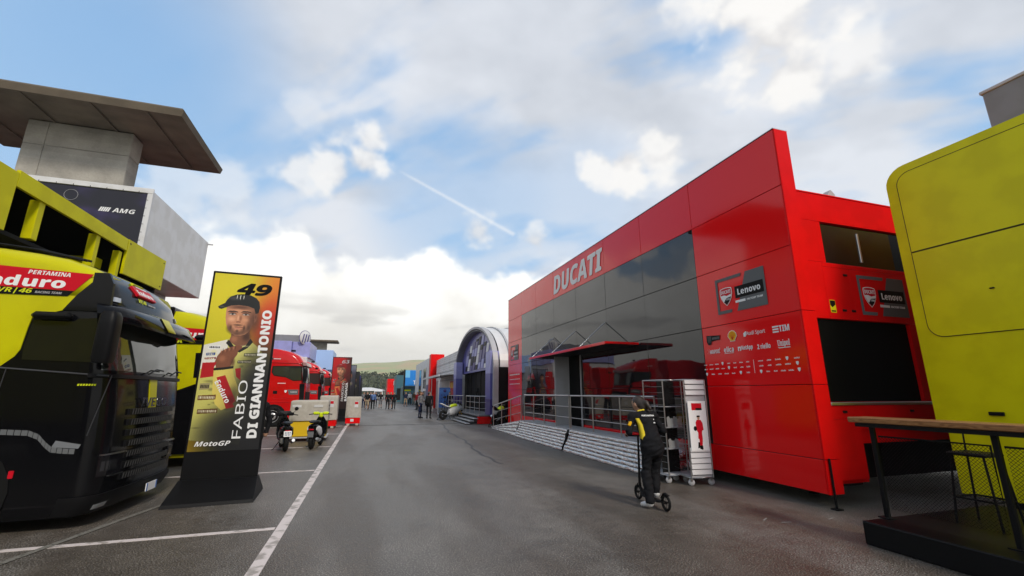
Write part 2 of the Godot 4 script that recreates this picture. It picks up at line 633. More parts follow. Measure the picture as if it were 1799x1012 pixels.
func build_ground() -> void:
	var im := asphalt_images()
	var m := mat("asphalt", Color(1, 1, 1), 1.0)
	m.albedo_texture = im[0]
	m.roughness_texture = im[1]
	m.heightmap_enabled = true
	m.heightmap_texture = im[2]
	m.heightmap_scale = 1.2
	triplanar(m, 6.5)
	m.detail_enabled = true
	m.detail_blend_mode = BaseMaterial3D.BLEND_MODE_MUL
	m.detail_uv_layer = BaseMaterial3D.DETAIL_UV_2
	m.detail_albedo = noise_tex(77, 0.006, 1024, Color(0.85, 0.82, 0.79), Color(1, 1, 1), 6, 0.3, 0.62)
	m.uv2_triplanar = true
	m.uv2_world_triplanar = true
	m.uv2_scale = Vector3(1.0 / 12.0, 1.0, 1.0 / 60.0)
	var s := new_shape()
	bx(s, Vector3(0, -0.1, -90), Vector3(260, 0.2, 320))
	setting(put(s, "asphalt_ground", m))
	# painted lines: the edge line of the drive lane and the bay lines
	s = new_shape()
	bx(s, Vector3(-0.93, 0.002, -28), Vector3(0.13, 0.004, 120))
	setting(put(s, "lane_edge_line", M.paint_white))
	for i in 12:
		var z := -6.84 - 4.72 * i + (0.0 if i < 1 else 0.15)
		s = new_shape()
		bx(s, Vector3(-6.0, 0.002, z), Vector3(9.98, 0.004, 0.1))
		setting(put(s, "bay_line", M.paint_white))
	# an old, worn line that runs askew under the black lorry's nose
	var worn := mat("paint_worn", lin(0.17, 0.16, 0.14), 0.7)
	worn.albedo_texture = M.paint_white.albedo_texture
	triplanar(worn, 0.7)
	s = new_shape()
	var d := (Vector3(-2.75, 0, -9.4) - Vector3(-3.6, 0, -5.6)).normalized()
	bx(s, Vector3(-3.2, 0.0085, -7.4), Vector3(0.08, 0.003, 4.6), 0.0, Basis.looking_at(d))
	setting(put(s, "worn_paint_line", worn))
	# drain across the lane
	s = new_shape()
	bx(s, Vector3(3.0, 0.004, -25.6), Vector3(7.6, 0.008, 0.14))
	setting(put(s, "drain_channel", mat("drain_iron", lin(0.03, 0.03, 0.03), 0.6)))
	# tar seam that wanders across the lane
	var seam := [Vector3(3.6, 0, -29.0), Vector3(4.1, 0, -25.5), Vector3(3.55, 0, -20.2), Vector3(3.5, 0, -16.4), Vector3(3.2, 0, -13.3), Vector3(3.25, 0, -11.0)]
	s = new_shape()
	for i in seam.size() - 1:
		for k in 6:
			var a: Vector3 = seam[i].lerp(seam[i + 1], k / 6.0) + Vector3(0.05 * sin((i * 6 + k) * 1.9), 0.002, 0)
			var b: Vector3 = seam[i].lerp(seam[i + 1], (k + 1) / 6.0) + Vector3(0.05 * sin((i * 6 + k + 1) * 1.9), 0.002, 0)
			quad(s, a - Vector3(0.04, 0, 0), a + Vector3(0.04, 0, 0), b + Vector3(0.04, 0, 0), b - Vector3(0.04, 0, 0))
	setting(put(s, "tar_seam", mat("tar", lin(0.028, 0.026, 0.025), 0.5)))
	# short chalk marks near the red unit
	for k in [[5.35, -5.25, 0.5], [5.5, -5.05, -0.2], [6.25, -5.0, 0.3]]:
		s = new_shape()
		bx(s, Vector3(k[0], 0.002, k[1]), Vector3(0.14, 0.004, 0.018), 0.0, Basis(Vector3.UP, k[2]))
		setting(put(s, "chalk_mark", mat("chalk", lin(0.24, 0.23, 0.22), 0.8)))

func build_hills() -> void:
	var grass := mat("far_grass", Color(1, 1, 1), 0.95)
	grass.albedo_texture = noise_tex(51, 0.006, 512, lin(0.30, 0.33, 0.12), lin(0.44, 0.31, 0.15), 6, 0.4, 0.7)
	triplanar(grass, 420.0)
	var low := mat("low_grass", Color(1, 1, 1), 0.95)
	low.albedo_texture = noise_tex(52, 0.01, 512, lin(0.045, 0.06, 0.018), lin(0.08, 0.085, 0.03), 6)
	triplanar(low, 120.0)
	var s := new_shape()
	bx(s, Vector3(0, -2.1, -1500), Vector3(9000, 4, 6000))
	setting(put(s, "ground", low))
	var n := FastNoiseLite.new()
	n.seed = 14; n.frequency = 0.0016; n.fractal_octaves = 4
	# the green hill beyond the paddock
	s = new_shape()
	s.set_smooth_group(1)
	var rows := []
	for i in 30:
		var row := []
		for j in 90:
			var x := -1700.0 + j * 40.0
			var z := -560.0 - i * 55.0
			var t := i / 29.0
			var hgt := 74.0 + 16.0 * exp(-pow((x - 175.0) / 60.0, 2.0)) + 34.0 * exp(-pow((x - 150.0) / 330.0, 2.0)) + n.get_noise_2d(x, z) * 18.0
			row.append(Vector3(x, -2.0 + hgt * smoothstep(0.0, 0.75, t) + n.get_noise_2d(x * 4.0, z * 4.0) * 4.0 * t, z))
		rows.append(row)
	loft(s, rows, false, false, false)
	setting(put(s, "hill", grass))
	# dark wooded bank in front of it
	s = new_shape()
	s.set_smooth_group(1)
	rows = []
	for i in 8:
		var row := []
		for j in 60:
			var x := -420.0 + j * 14.0
			var t := i / 7.0
			row.append(Vector3(x, -0.5 + (16.0 + n.get_noise_2d(x * 3.0, 5.0) * 6.0 - x * 0.012) * smoothstep(0.0, 1.0, t), -300.0 - i * 12.0))
		rows.append(row)
	loft(s, rows, false, false, false)
	setting(put(s, "bank_terrain", low))
	# scrub and trees on the bank: small leaf clumps
	var leaf := mat("leaf", Color(1, 1, 1), 0.8)
	leaf.vertex_color_use_as_albedo = true
	s = SurfaceTool.new()
	s.begin(Mesh.PRIMITIVE_TRIANGLES)
	s.set_smooth_group(-1)
	for k in 5200:
		var x := rng.randf_range(-160, 240)
		var t := rng.randf()
		var base := Vector3(x, -0.5 + (16.0 + n.get_noise_2d(x * 3.0, 5.0) * 6.0 - x * 0.012) * smoothstep(0.0, 1.0, t), -300.0 - t * 84.0)
		var big := rng.randf_range(0.9, 2.6)
		var g := rng.randf_range(0.6, 1.2)
		s.set_color(Color(0.034 * g, 0.046 * g, 0.016 * g))
		for q in 3:
			var o := Vector3(rng.randf_range(-1, 1), rng.randf_range(0.1, 1.2), rng.randf_range(-1, 1)) * big
			var a := Vector3(rng.randf_range(-1, 1), rng.randf_range(-1, 1), rng.randf_range(-1, 1)).normalized() * big
			var b := a.cross(Vector3(rng.randf_range(-1, 1), rng.randf_range(-1, 1), rng.randf_range(-1, 1)).normalized()) * 0.8
			quad(s, base + o - a * 0.5, base + o + b * 0.5, base + o + a * 0.5, base + o - b * 0.5)
	var scrub := put(s, "woodland", leaf)
	scrub.set_meta("kind", "stuff")
	scrub.set_meta("label", "dark green scrub covering the bank below the far hill")
	scrub.set_meta("category", "woodland")
	# single trees standing on the crest
	for tr in [[27, 6.5, "small dark tree on the bank crest, alone at the gap's middle"], [60, 7.5, "bushy dark tree on the bank crest beside the red far unit"], [71, 6.0, "low round tree on the bank crest behind the grey tower"], [-32, 5.5, "small tree on the bank crest behind the far banners"]]:
		var x: float = tr[0]
		var t := thing("tree", tr[2], "tree", Vector3(x, 13.0 - x * 0.012, -382), 0, "trees on the far bank")
		s = new_shape()
		tube(s, [Vector3(0, 0, 0), Vector3(0.2, tr[1] * 0.4, 0), Vector3(0.1, tr[1] * 0.8, 0.2)], [0.35, 0.25, 0.08], 6)
		for q in 5:
			var an := q * 1.3
			tube(s, [Vector3(0.15, tr[1] * 0.4, 0), Vector3(cos(an) * 1.6, tr[1] * 0.75, sin(an) * 1.6)], [0.14, 0.04], 5)
		put(s, "trunk", mat("bark", lin(0.06, 0.045, 0.03), 0.9), t)
		s = SurfaceTool.new()
		s.begin(Mesh.PRIMITIVE_TRIANGLES)
		s.set_smooth_group(-1)
		for q in 420:
			var o: Vector3 = Vector3(rng.randfn(), rng.randfn() * 0.7, rng.randfn()) * tr[1] * 0.24
			o.y += tr[1] * 0.72
			var g := rng.randf_range(0.6, 1.2)
			s.set_color(Color(0.04 * g, 0.055 * g, 0.018 * g))
			var a := Vector3(rng.randfn(), rng.randfn(), rng.randfn()).normalized() * 0.55
			var b := a.cross(Vector3(rng.randfn(), rng.randfn(), rng.randfn()).normalized())
			quad(s, o - a, o + b, o + a, o - b)
		put(s, "crown", leaf, t)

# ---------------------------------------------------------------- right side: red two-storey hospitality
func wall_at(z: float, y: float, off := 0.010) -> Transform3D:   # on the red unit's long front, local to the unit
	return Transform3D(FACE_ROAD_RIGHT, Vector3(-off, y, z))

func end_at(x: float, y: float, off := 0.006) -> Transform3D:   # on the red unit's end wall
	return Transform3D(Basis(), Vector3(x, y, off))

func shield_poly(w: float, h: float) -> Array:
	var o := []
	for p in [[-0.5, 0.36], [-0.46, 0.46], [-0.25, 0.5], [0, 0.515], [0.25, 0.5], [0.46, 0.46], [0.5, 0.36], [0.5, 0.12], [0.42, -0.1], [0.25, -0.33], [0.0, -0.52], [-0.25, -0.33], [-0.42, -0.1], [-0.5, 0.12]]:
		o.append(Vector2(p[0] * w, p[1] * h))
	return o

func team_mark(t: Node3D, xf: Transform3D) -> void:   # grey bracket and block, shield, black name plate; about 1.2 m wide
	var g := bare("team_logo", t)
	var s := new_shape()
	plate(s, poly([-0.6, 0.36, 0.08, 0.36, 0.06, 0.30, -0.54, 0.30, -0.54, -0.30, -0.22, -0.30, -0.24, -0.36, -0.6, -0.36]), 0, 0.002, xf)
	put(s, "grey_bracket", M.grey_print, g)
	s = new_shape()
	plate(s, poly([0.18, 0.36, 0.6, 0.36, 0.6, -0.36, -0.1, -0.36]), 0, 0.002, xf)
	put(s, "grey_block", M.grey_print, g)
	var sx := xf * Transform3D(Basis(), Vector3(-0.34, -0.03, 0.0))
	s = new_shape()
	plate(s, shield_poly(0.31, 0.36), 0, 0.003, sx)
	put(s, "shield_edge", M.white_print, g)
	s = new_shape()
	plate(s, shield_poly(0.28, 0.33), 0.0, 0.005, sx)
	put(s, "shield", M.red_print, g)
	s = new_shape()
	plate(s, poly([-0.135, 0.03, -0.05, 0.035, 0.02, 0.01, 0.135, 0.035, 0.12, -0.02, 0.0, -0.03, -0.05, -0.1, -0.075, -0.1, -0.125, -0.01]), 0.0, 0.007, sx)
	put(s, "shield_band", M.white_print, g)
	s = new_shape()
	plate(s, poly([0.125, -0.015, 0.02, -0.03, -0.03, -0.06, -0.06, -0.105, 0.0, -0.165, 0.07, -0.10, 0.115, -0.035]), 0.0, 0.007, sx)
	put(s, "shield_field", M.black_print, g)
	lettering("DUCATI", 0.065, sx * Transform3D(Basis(), Vector3(0, 0.095, 0.005)), M.white_print, g, 0.25)
	lettering("CORSE", 0.035, sx * Transform3D(Basis(), Vector3(0.045, -0.06, 0.007)), M.white_print, g, 0.10, 0.0, "thin")
	s = new_shape()
	plate(s, poly([-0.11, 0.12, 0.555, 0.12, 0.555, -0.11, -0.11, -0.11]), 0.0, 0.004, xf)
	put(s, "name_plate", M.black_print, g)
	lettering("Lenovo", 0.115, xf * Transform3D(Basis(), Vector3(0.22, 0.005, 0.004)), M.white_print, g, 0.53)
	s = new_shape()
	plate(s, poly([-0.12, -0.155, 0.12, -0.155, 0.12, -0.2, -0.12, -0.2]), 0.0, 0.004, xf)
	put(s, "white_bar", M.white_print, g)
	lettering("FACTORY TEAM", 0.036, xf * Transform3D(Basis(), Vector3(0.335, -0.178, 0.002)), M.white_print, g, 0.36, 0.15)

func build_red_hospitality() -> void:
	var t := thing("hospitality_unit", "long glossy red two-storey unit with black glass panels and white lettering", "hospitality unit", Vector3(6.72, 0, -5.35))
	var s := new_shape()
	var zs := [0.0, -2.31, -4.29, -6.27, -8.32, -10.29, -12.22, -14.14, -16.25]
	var ys := [6.40, 5.29, 4.17, 3.03, 1.83, 0.70, 0.20]
	# carcass behind the panels; its dark face shows in the joints
	span(s, Vector3(0.035, 0.22, -0.01), Vector3(0.30, 6.385, -16.24))
	put(s, "carcass", M.joint, t)
	for i in 8:
		for j in 6:
			var z0: float = zs[i] - 0.005
			var z1: float = zs[i + 1] + 0.005
			var y1: float = ys[j] - 0.005
			var y0: float = ys[j + 1] + 0.005
			var glass := i > 0 and i < 7 and j > 0 and j < 5
			s = new_shape()
			bx(s, Vector3.ZERO, Vector3(0.03, y1 - y0, z0 - z1), 0.004)
			var lean := Basis(Vector3.UP, rng.randf_range(-0.0022, 0.0022)) * Basis(Vector3.BACK, rng.randf_range(-0.0016, 0.0016))
			put(s, "glass_panel" if glass else "red_panel", M.black_glass if glass else M.red_gloss, t, Transform3D(lean, Vector3(0.016, (y0 + y1) / 2, (z0 + z1) / 2)))
	# coping and end return of the tall front
	s = new_shape()
	bx(s, Vector3(0.16, 6.41, -8.125), Vector3(0.35, 0.02, 16.29), 0.004)
	put(s, "coping", M.aluminium, t)
	s = new_shape()
	span(s, Vector3(0.0, 3.032, 0.0), Vector3(0.315, 6.398, 0.028), 0.005)
	span(s, Vector3(0.0, 1.832, 0.0), Vector3(0.315, 3.024, 0.028), 0.005)
	span(s, Vector3(0.0, 0.702, 0.0), Vector3(0.315, 1.824, 0.028), 0.005)
	span(s, Vector3(0.0, 0.20, 0.0), Vector3(0.30, 0.694, 0.028), 0.005)
	put(s, "end_return", M.red_paint, t)
	# the body behind
	s = new_shape()
	span(s, Vector3(0.33, 0.9, -0.07), Vector3(6.4, 5.2, -16.2))
	put(s, "body", M.red_paint, t)
	s = new_shape()
	span(s, Vector3(0.33, 0.32, -0.07), Vector3(1.0, 0.9, -2.0))
	put(s, "body_skirt", M.red_paint, t)
	for r in [[0.317, 6.4, 4.69, 5.22], [0.317, 0.785, 3.925, 4.686], [4.4, 6.4, 3.925, 4.686], [0.317, 0.66, 2.92, 3.921], [0.664, 1.30, 2.92, 3.84], [0.664, 6.4, 3.844, 3.921], [1.304, 6.4, 2.92, 3.84], [2.6, 6.4, 1.56, 2.916], [0.317, 6.4, 1.29, 1.50], [0.317, 0.33, 1.29, 2.916], [0.317, 0.92, 0.38, 1.286], [0.924, 6.4, 1.13, 1.286]]:
		s = new_shape()
		span(s, Vector3(r[0], r[2], -0.066), Vector3(r[1], r[3], 0.0), 0.003)
		put(s, "end_panel", M.red_paint, t)
	s = new_shape()
	span(s, Vector3(0.315, 5.222, 0.012), Vector3(6.4, 5.25, -16.2), 0.004)
	put(s, "roof_edge", M.red_gloss, t)
	# windows of the end wall
	var w := bare("window", t)
	s = new_shape()
	span(s, Vector3(0.79, 3.93, -0.06), Vector3(4.39, 4.68, -0.052))
	put(s, "pane", M.black_glass, w)
	s = new_shape()
	bx(s, Vector3(1.755, 4.3, -0.045), Vector3(0.05, 0.56, 0.02), 0.006)
	put(s, "handle_bar", M.aluminium, w)
	w = bare("window", t)
	s = new_shape()
	span(s, Vector3(0.335, 1.56, -0.06), Vector3(2.59, 2.914, -0.052))
	put(s, "pane", M.dark_glass, w)
	s = new_shape()
	span(s, Vector3(0.32, 1.502, -0.05), Vector3(2.75, 1.55, 0.03), 0.005)
	put(s, "sill", M.aluminium, w)
	for k in [[0.62, 1.40], [2.2, 1.40], [1.18, 3.72], [1.24, 3.08], [1.02, 3.08]]:
		s = new_shape()
		bx(s, Vector3(k[0], k[1], 0.008), Vector3(0.09, 0.04, 0.016), 0.005)
		put(s, "catch", M.black_satin, t)
	# safety sticker
	s = new_shape()
	plate(s, rounded(0.13, 0.22, 0.015), 0, 0.002, end_at(0.765, 3.14, 0.001))
	var st := put(s, "sticker", M.yellow_print, t)
	s = new_shape()
	plate(s, poly([-0.06, 0.10, 0.06, 0.10, 0.06, 0.03, -0.02, -0.02, -0.06, 0.02]), 0, 0.003, end_at(0.765, 3.14, 0.001))
	plate(s, poly([-0.05, -0.07, 0.05, -0.07, 0.05, -0.095, -0.05, -0.095]), 0, 0.003, end_at(0.765, 3.14, 0.001))
	put(s, "sticker_print", M.black_print, st)
	# dark chassis, stands
	s = new_shape()
	span(s, Vector3(1.0, 0.25, -0.6), Vector3(6.2, 0.9, -15.6))
	span(s, Vector3(0.12, 0.28, -0.1), Vector3(0.9, 0.5, -16.0))
	put(s, "chassis", M.black_matt, t)
	for p in [[0.06, 0.0], [0.06, -5.4], [0.06, -10.8], [0.06, -16.2], [0.8, -0.9]]:
		s = new_shape()
		tube(s, [Vector3(p[0], 0.02, p[1]), Vector3(p[0], 0.72 if p[1] == 0.0 else 0.3, p[1])], 0.016, 8)
		bx(s, Vector3(p[0], 0.01, p[1]), Vector3(0.12, 0.02, 0.12), 0.004)
		put(s, "stand_foot", M.black_satin, t, Transform3D(Basis(), Vector3(-0.0, 0, 0.05 if p[1] == 0.0 else 0.0)))
	# pipe stub on the roof
	s = new_shape()
	bx(s, Vector3(1.5, 5.36, -0.3), Vector3(0.14, 0.34, 0.14), 0.004, Basis(Vector3.BACK, -0.75))
	put(s, "roof_pipe", M.light_grey, t)
	# doorway
	var d := bare("door", t)
	s = new_shape()
	span(s, Vector3(-0.05, 0.56, -8.02), Vector3(-0.012, 3.02, -8.08), 0.004)
	span(s, Vector3(-0.05, 0.56, -8.98), Vector3(-0.012, 3.02, -9.04), 0.004)
	span(s, Vector3(-0.05, 2.96, -8.085), Vector3(-0.012, 3.02, -8.975), 0.004)
	put(s, "frame", M.light_grey, d)
	s = new_shape()
	span(s, Vector3(-0.014, 0.56, -8.08), Vector3(-0.006, 2.955, -8.98))
	put(s, "leaf", M.dark_glass, d)  # black sheet standing for the dark inside the open doorway
	s = new_shape()
	bx(s, Vector3(-0.30, 1.76, -9.03), Vector3(0.5, 2.35, 0.05), 0.006)
	put(s, "open_leaf", M.light_grey, d)
	# canopy over the door
	var a := bare("canopy", t)
	s = new_shape()
	bx(s, Vector3(-0.51, 2.96, -7.45), Vector3(0.98, 0.035, 5.6), 0.006, Basis(Vector3.BACK, -0.03))
	put(s, "canopy_board", M.black_satin, a)
	s = new_shape()
	bx(s, Vector3(-1.02, 2.945, -7.45), Vector3(0.025, 0.075, 5.64), 0.006)
	put(s, "canopy_edge", M.red_gloss, a)
	s = new_shape()
	bx(s, Vector3(-0.51, 2.955, -4.635), Vector3(0.98, 0.06, 0.02), 0.005)
	put(s, "canopy_edge", M.red_gloss, a)
	for z in [-6.35, -8.4, -10.3]:
		s = new_shape()
		tube(s, [Vector3(-0.012, 3.77, z), Vector3(-0.96, 2.985, z + 0.1)], 0.014, 6)
		put(s, "strut", M.steel, a)
	# lettering and marks of the long front
	lettering("DUCATI", 0.66, wall_at(-8.25, 5.80, 0.012), M.white_print, t, 3.75, 0.16, "bold", "lettering", 0.004, 0.018)
	team_mark(t, wall_at(-1.18, 3.60))
	# far column carries the same marks
	team_mark(t, wall_at(-15.2, 3.60))
	for k in 3:
		var row := bare("small_print", t)
		s = new_shape()
		var z := -15.95
		while z < -14.4:
			var w2 := rng.randf_range(0.06, 0.16)
			bx(s, Vector3(-0.011, 2.55 - k * 0.22, z + w2 / 2), Vector3(0.004, 0.05 if k == 0 else 0.03, w2))
			z += w2 + 0.06
		put(s, "marks", M.white_print, row)
	sponsor_marks(t)
	team_mark(t, end_at(2.05, 3.39))

func sponsor_marks(t: Node3D) -> void:
	var s := new_shape()
	# claw mark on black
	plate(s, poly([-0.19, 0.08, 0.19, 0.05, 0.17, 0.0, 0.19, -0.03, -0.06, -0.05, -0.07, -0.11, -0.15, -0.12, -0.19, -0.06]), 0, 0.002, wall_at(-1.99, 2.78))
	put(s, "claw_plate", M.black_print, t)
	s = new_shape()
	for k in 3:
		plate(s, poly([-0.155 + k * 0.035, 0.06, -0.135 + k * 0.035, 0.06, -0.14 + k * 0.035, -0.09, -0.15 + k * 0.035, -0.07]), 0, 0.004, wall_at(-1.99, 2.78))
	put(s, "claw_mark", mat("claw_grey", lin(0.10, 0.11, 0.11), 0.5), t)
	lettering("MONSTER", 0.045, wall_at(-1.92, 2.785, 0.012), M.mid_grey, t, 0.2)
	# yellow scallop
	var fan := []
	for k in 13:
		var an := PI * (0.0 + k / 12.0)
		var rr := 0.115 * (1.0 if k % 2 == 0 else 0.95)
		fan.append(Vector2(cos(an) * rr, sin(an) * rr + 0.0))
	fan.append_array([Vector2(-0.06, -0.075), Vector2(-0.06, -0.10), Vector2(0.06, -0.10), Vector2(0.06, -0.075)])
	s = new_shape()
	plate(s, fan, 0, 0.003, wall_at(-1.485, 2.775))
	var sc := put(s, "scallop_emblem", M.white_print, t)
	var fan2 := []
	for p in fan:
		fan2.append(p * 0.9)
	s = new_shape()
	plate(s, fan2, 0.0, 0.005, wall_at(-1.485, 2.775))
	put(s, "scallop", M.gold_print, sc)
	s = new_shape()
	for k in 7:
		var an := PI * (0.14 + 0.72 * k / 6.0)
		var e := Vector2(cos(an), sin(an)) * 0.088
		var o := Vector2(-sin(an), cos(an)) * 0.003
		plate(s, [Vector2(0, -0.07) - o, Vector2(0, -0.07) + o, e + o, e - o], 0.0, 0.0065, wall_at(-1.485, 2.775))
	put(s, "scallop_rib", M.red_print, sc)
	s = new_shape()
	plate(s, poly([-0.24, 0.03, -0.19, 0.06, -0.17, 0.06, -0.19, -0.035, -0.24, -0.035]), 0, 0.002, wall_at(-0.97, 2.765))
	put(s, "ring_mark", M.white_print, t)
	lettering("Audi Sport", 0.07, wall_at(-0.935, 2.775), M.white_print, t, 0.42, 0.0, "thin")
	s = new_shape()
	for k in 3:
		plate(s, poly([-0.06, 0.055 - k * 0.045, 0.06, 0.055 - k * 0.045, 0.06, 0.03 - k * 0.045, -0.06, 0.03 - k * 0.045]), 0, 0.003, wall_at(-0.505, 2.78))
	put(s, "bar_mark", M.white_print, t)
	lettering("TIM", 0.105, wall_at(-0.335, 2.78), M.white_print, t, 0.2)
	s = new_shape()
	plate(s, poly([-0.04, 0.05, 0.04, 0.05, 0.0, 0.0, 0.045, -0.05, -0.04, -0.05, 0.0, 0.0]), 0, 0.003, wall_at(-2.15, 2.53))
	put(s, "arrow_mark", M.white_print, t)
	lettering("AKRAPOVIČ", 0.075, wall_at(-1.98, 2.53), M.white_print, t, 0.28, 0.1)
	lettering("elica", 0.10, wall_at(-1.61, 2.53), M.white_print, t, 0.25)
	s = new_shape()
	plate(s, poly([-0.12, -0.07, 0.12, -0.07, 0.12, -0.078, -0.12, -0.078]), 0, 0.003, wall_at(-1.61, 2.53))
	put(s, "underline", M.white_print, t)
	s = new_shape()
	plate(s, poly([-0.035, 0.04, 0.035, 0.04, 0.035, -0.04, 0.012, -0.04, 0.012, 0.015, -0.012, 0.015, -0.012, -0.04, -0.035, -0.04]), 0, 0.003, wall_at(-1.345, 2.515))
	put(s, "gate_mark", M.white_print, t)
	lettering("NetApp", 0.075, wall_at(-1.165, 2.515), M.white_print, t, 0.26)
	lettering("2 riello", 0.085, wall_at(-0.79, 2.515), M.white_print, t, 0.28)
	lettering("Unipol", 0.10, wall_at(-0.385, 2.52), M.white_print, t, 0.24, 0.0, "serif")
	s = new_shape()
	plate(s, poly([-0.12, -0.05, -0.1, -0.075, 0.12, -0.075, 0.12, -0.062, -0.09, -0.062]), 0, 0.003, wall_at(-0.385, 2.52))
	put(s, "swoosh", M.white_print, t)
	# three rows of small partner marks, too small to read
	for row in 3:
		var y: float = [2.265, 2.175, 2.07][row]
		for blk in [[-2.36, -1.11, [8, 8, 7][row]], [-0.99, -0.09, [5, 5, 6][row]]]:
			for k in blk[2]:
				var z: float = lerpf(blk[0], blk[1], (k + 0.5) / blk[2])
				var w: float = (blk[1] - blk[0]) / blk[2] * rng.randf_range(0.4, 0.6)
				s = new_shape()
				if (k * 7 + row * 3) % 5 == 1:
					plate(s, shield_poly(0.05, 0.062), 0, 0.003, wall_at(z, y))
				else:
					var x := -w / 2
					while x < w / 2:
						var lw := rng.randf_range(0.006, 0.012)
						var lh := rng.randf_range(0.012, 0.026)
						plate(s, poly([x, -0.014, x + lw, -0.014, x + lw, lh - 0.014, x, lh - 0.014]), 0, 0.003, wall_at(z, y))
						x += lw + 0.006
				put(s, "partner_mark", M.white_print, t)
	s = new_shape()
	plate(s, poly([-0.003, 0.12, 0.003, 0.12, 0.003, -0.12, -0.003, -0.12]), 0, 0.003, wall_at(-1.055, 2.17))
	put(s, "divider", M.white_print, t)

# ---------------------------------------------------------------- right side: yellow trailer and the grey unit above it
func build_right_yellow_unit() -> void:
	var t := thing("yellow_trailer", "tall lime yellow trailer wall with rounded top corner beside the red unit", "trailer", Vector3(8.2, 0, -4.62))
	# outline in the plane of its side: local z runs towards the camera
	var out := [Vector2(0, 1.3), Vector2(7.5, 1.3), Vector2(7.5, 5.38), Vector2(0.30, 5.38)]
	for k in 7:
		var an := PI / 2 + k * PI / 12.0
		out.append(Vector2(0.30 + cos(an) * 0.30, 5.08 + sin(an) * 0.30))
	var s := new_shape()
	plate(s, out, -2.5, 0.0, Transform3D(FACE_ROAD_RIGHT, Vector3.ZERO))
	put(s, "body", M.trailer_yellow, t)
	# raised side panels with a groove of 10 mm round them
	var p1 := [Vector2(7.4, 3.90), Vector2(7.4, 5.24), Vector2(0.40, 5.24)]
	for k in 7:
		var an := PI / 2 + k * PI / 12.0
		p1.append(Vector2(0.36 + cos(an) * 0.2, 5.04 + sin(an) * 0.2))
	p1.append(Vector2(0.16, 3.90))
	s = new_shape()
	plate(s, p1, 0.0, 0.012, Transform3D(FACE_ROAD_RIGHT, Vector3.ZERO))
	put(s, "side_panel", M.trailer_yellow, t)
	var p2 := [Vector2(7.4, 3.885), Vector2(0.16, 3.885)]
	for k in 7:
		var an := PI + k * PI / 12.0
		p2.append(Vector2(0.36 + cos(an) * 0.2, 2.72 + sin(an) * 0.2))
	p2.append(Vector2(7.4, 2.52))
	s = new_shape()
	plate(s, p2, 0.0, 0.012, Transform3D(FACE_ROAD_RIGHT, Vector3.ZERO))
	put(s, "side_panel", M.trailer_yellow, t)
	for pn in [p1, p2]:
		s = new_shape()
		for i in pn.size():
			var a: Vector2 = pn[i]
			var b: Vector2 = pn[(i + 1) % pn.size()]
			tube(s, [FACE_ROAD_RIGHT * Vector3(a.x, a.y, 0.010), FACE_ROAD_RIGHT * Vector3(b.x, b.y, 0.010)], 0.0065, 4)
		put(s, "seal", M.joint, t)
	s = new_shape()
	span(s, Vector3(0.1, 0.28, 0.06), Vector3(2.4, 1.24, 7.4), 0.01)
	put(s, "skirt", M.trailer_yellow, t)
	s = new_shape()
	span(s, Vector3(0.05, 1.24, 0.04), Vector3(2.45, 1.3, 7.45))
	put(s, "lower_rail", M.black_satin, t)
	for q in [[1.42, 0.72, 0.05, 0.16], [3.12, 1.0, 0.02, 0.05]]:
		s = new_shape()
		bx(s, Vector3(-0.02, q[0], q[1]), Vector3(0.03, q[2], q[3]), 0.006)
		put(s, "latch", M.black_satin, t)
	for z in [0.5, 5.5]:
		s = new_shape()
		span(s, Vector3(0.3, 0.0, z), Vector3(0.6, 0.28, z + 0.3), 0.01)
		put(s, "stand_foot", M.black_satin, t)
	t = thing("grey_unit", "plain grey box unit rising behind the lime yellow trailer", "hospitality unit", Vector3(12.0, 0, -4.69))
	s = new_shape()
	span(s, Vector3(0, 0, 0), Vector3(6, 7.9, 7), 0.02)
	put(s, "wall", M.mid_grey, t)
	s = new_shape()
	span(s, Vector3(-0.03, 7.86, -0.03), Vector3(6, 7.93, 7), 0.01)
	put(s, "coping", M.light_grey, t)

# ---------------------------------------------------------------- left side: concrete towers, box building, yellow deck
func build_concrete_towers() -> void:
	var t := thing("concrete_tower", "bare concrete pillar carrying a wide flat slab roof above the white box building", "tower", Vector3(-12.6, 0, -22.35))
	var s := new_shape()
	# slab tapered towards its rim
	var rings := []
	for r in [[0.0, 13.06, 2.0], [0.0, 13.0, 2.62], [0.0, 13.28, 2.68], [0.0, 13.38, 2.6]]:
		var hz: float = r[2]
		var inx: float = 2.68 - r[2]
		rings.append([Vector3(-4.6 + inx, r[1], hz), Vector3(4.4 - inx, r[1], hz), Vector3(4.4 - inx, r[1], -hz), Vector3(-4.6 + inx, r[1], -hz)])
	loft(s, rings, true, true, true, -1)
	put(s, "roof_slab", M.concrete_slab_shaded, t)
	# shallow beams that show as board edges under the slab
	s = new_shape()
	for x in [-3.3, -1.0, 1.2, 3.1]:
		bx(s, Vector3(x, 12.995, 0), Vector3(0.05, 0.05, 5.1))
	put(s, "slab_rib", M.concrete_slab_shaded, t)
	var lifts := [0.0, 2.7, 5.4, 8.1, 11.9, 13.0]
	for i in 5:
		for k in 2:
			s = new_shape()
			var x0: float = -1.9 if k == 0 else -1.18
			var x1: float = -1.19 if k == 0 else 1.8
			span(s, Vector3(x0, lifts[i] + 0.006, -0.45), Vector3(x1, lifts[i + 1] - 0.006, 0.45), 0.02)
			put(s, "cast_block", M.concrete, t)
	s = new_shape()
	span(s, Vector3(-1.85, 0, -0.4), Vector3(1.75, 13.02, 0.4))
	put(s, "core", M.concrete, t)
	copy(t, "distant concrete pillar with flat slab roof above the far red lorries", Vector3(-12.0, 0.6, -116))

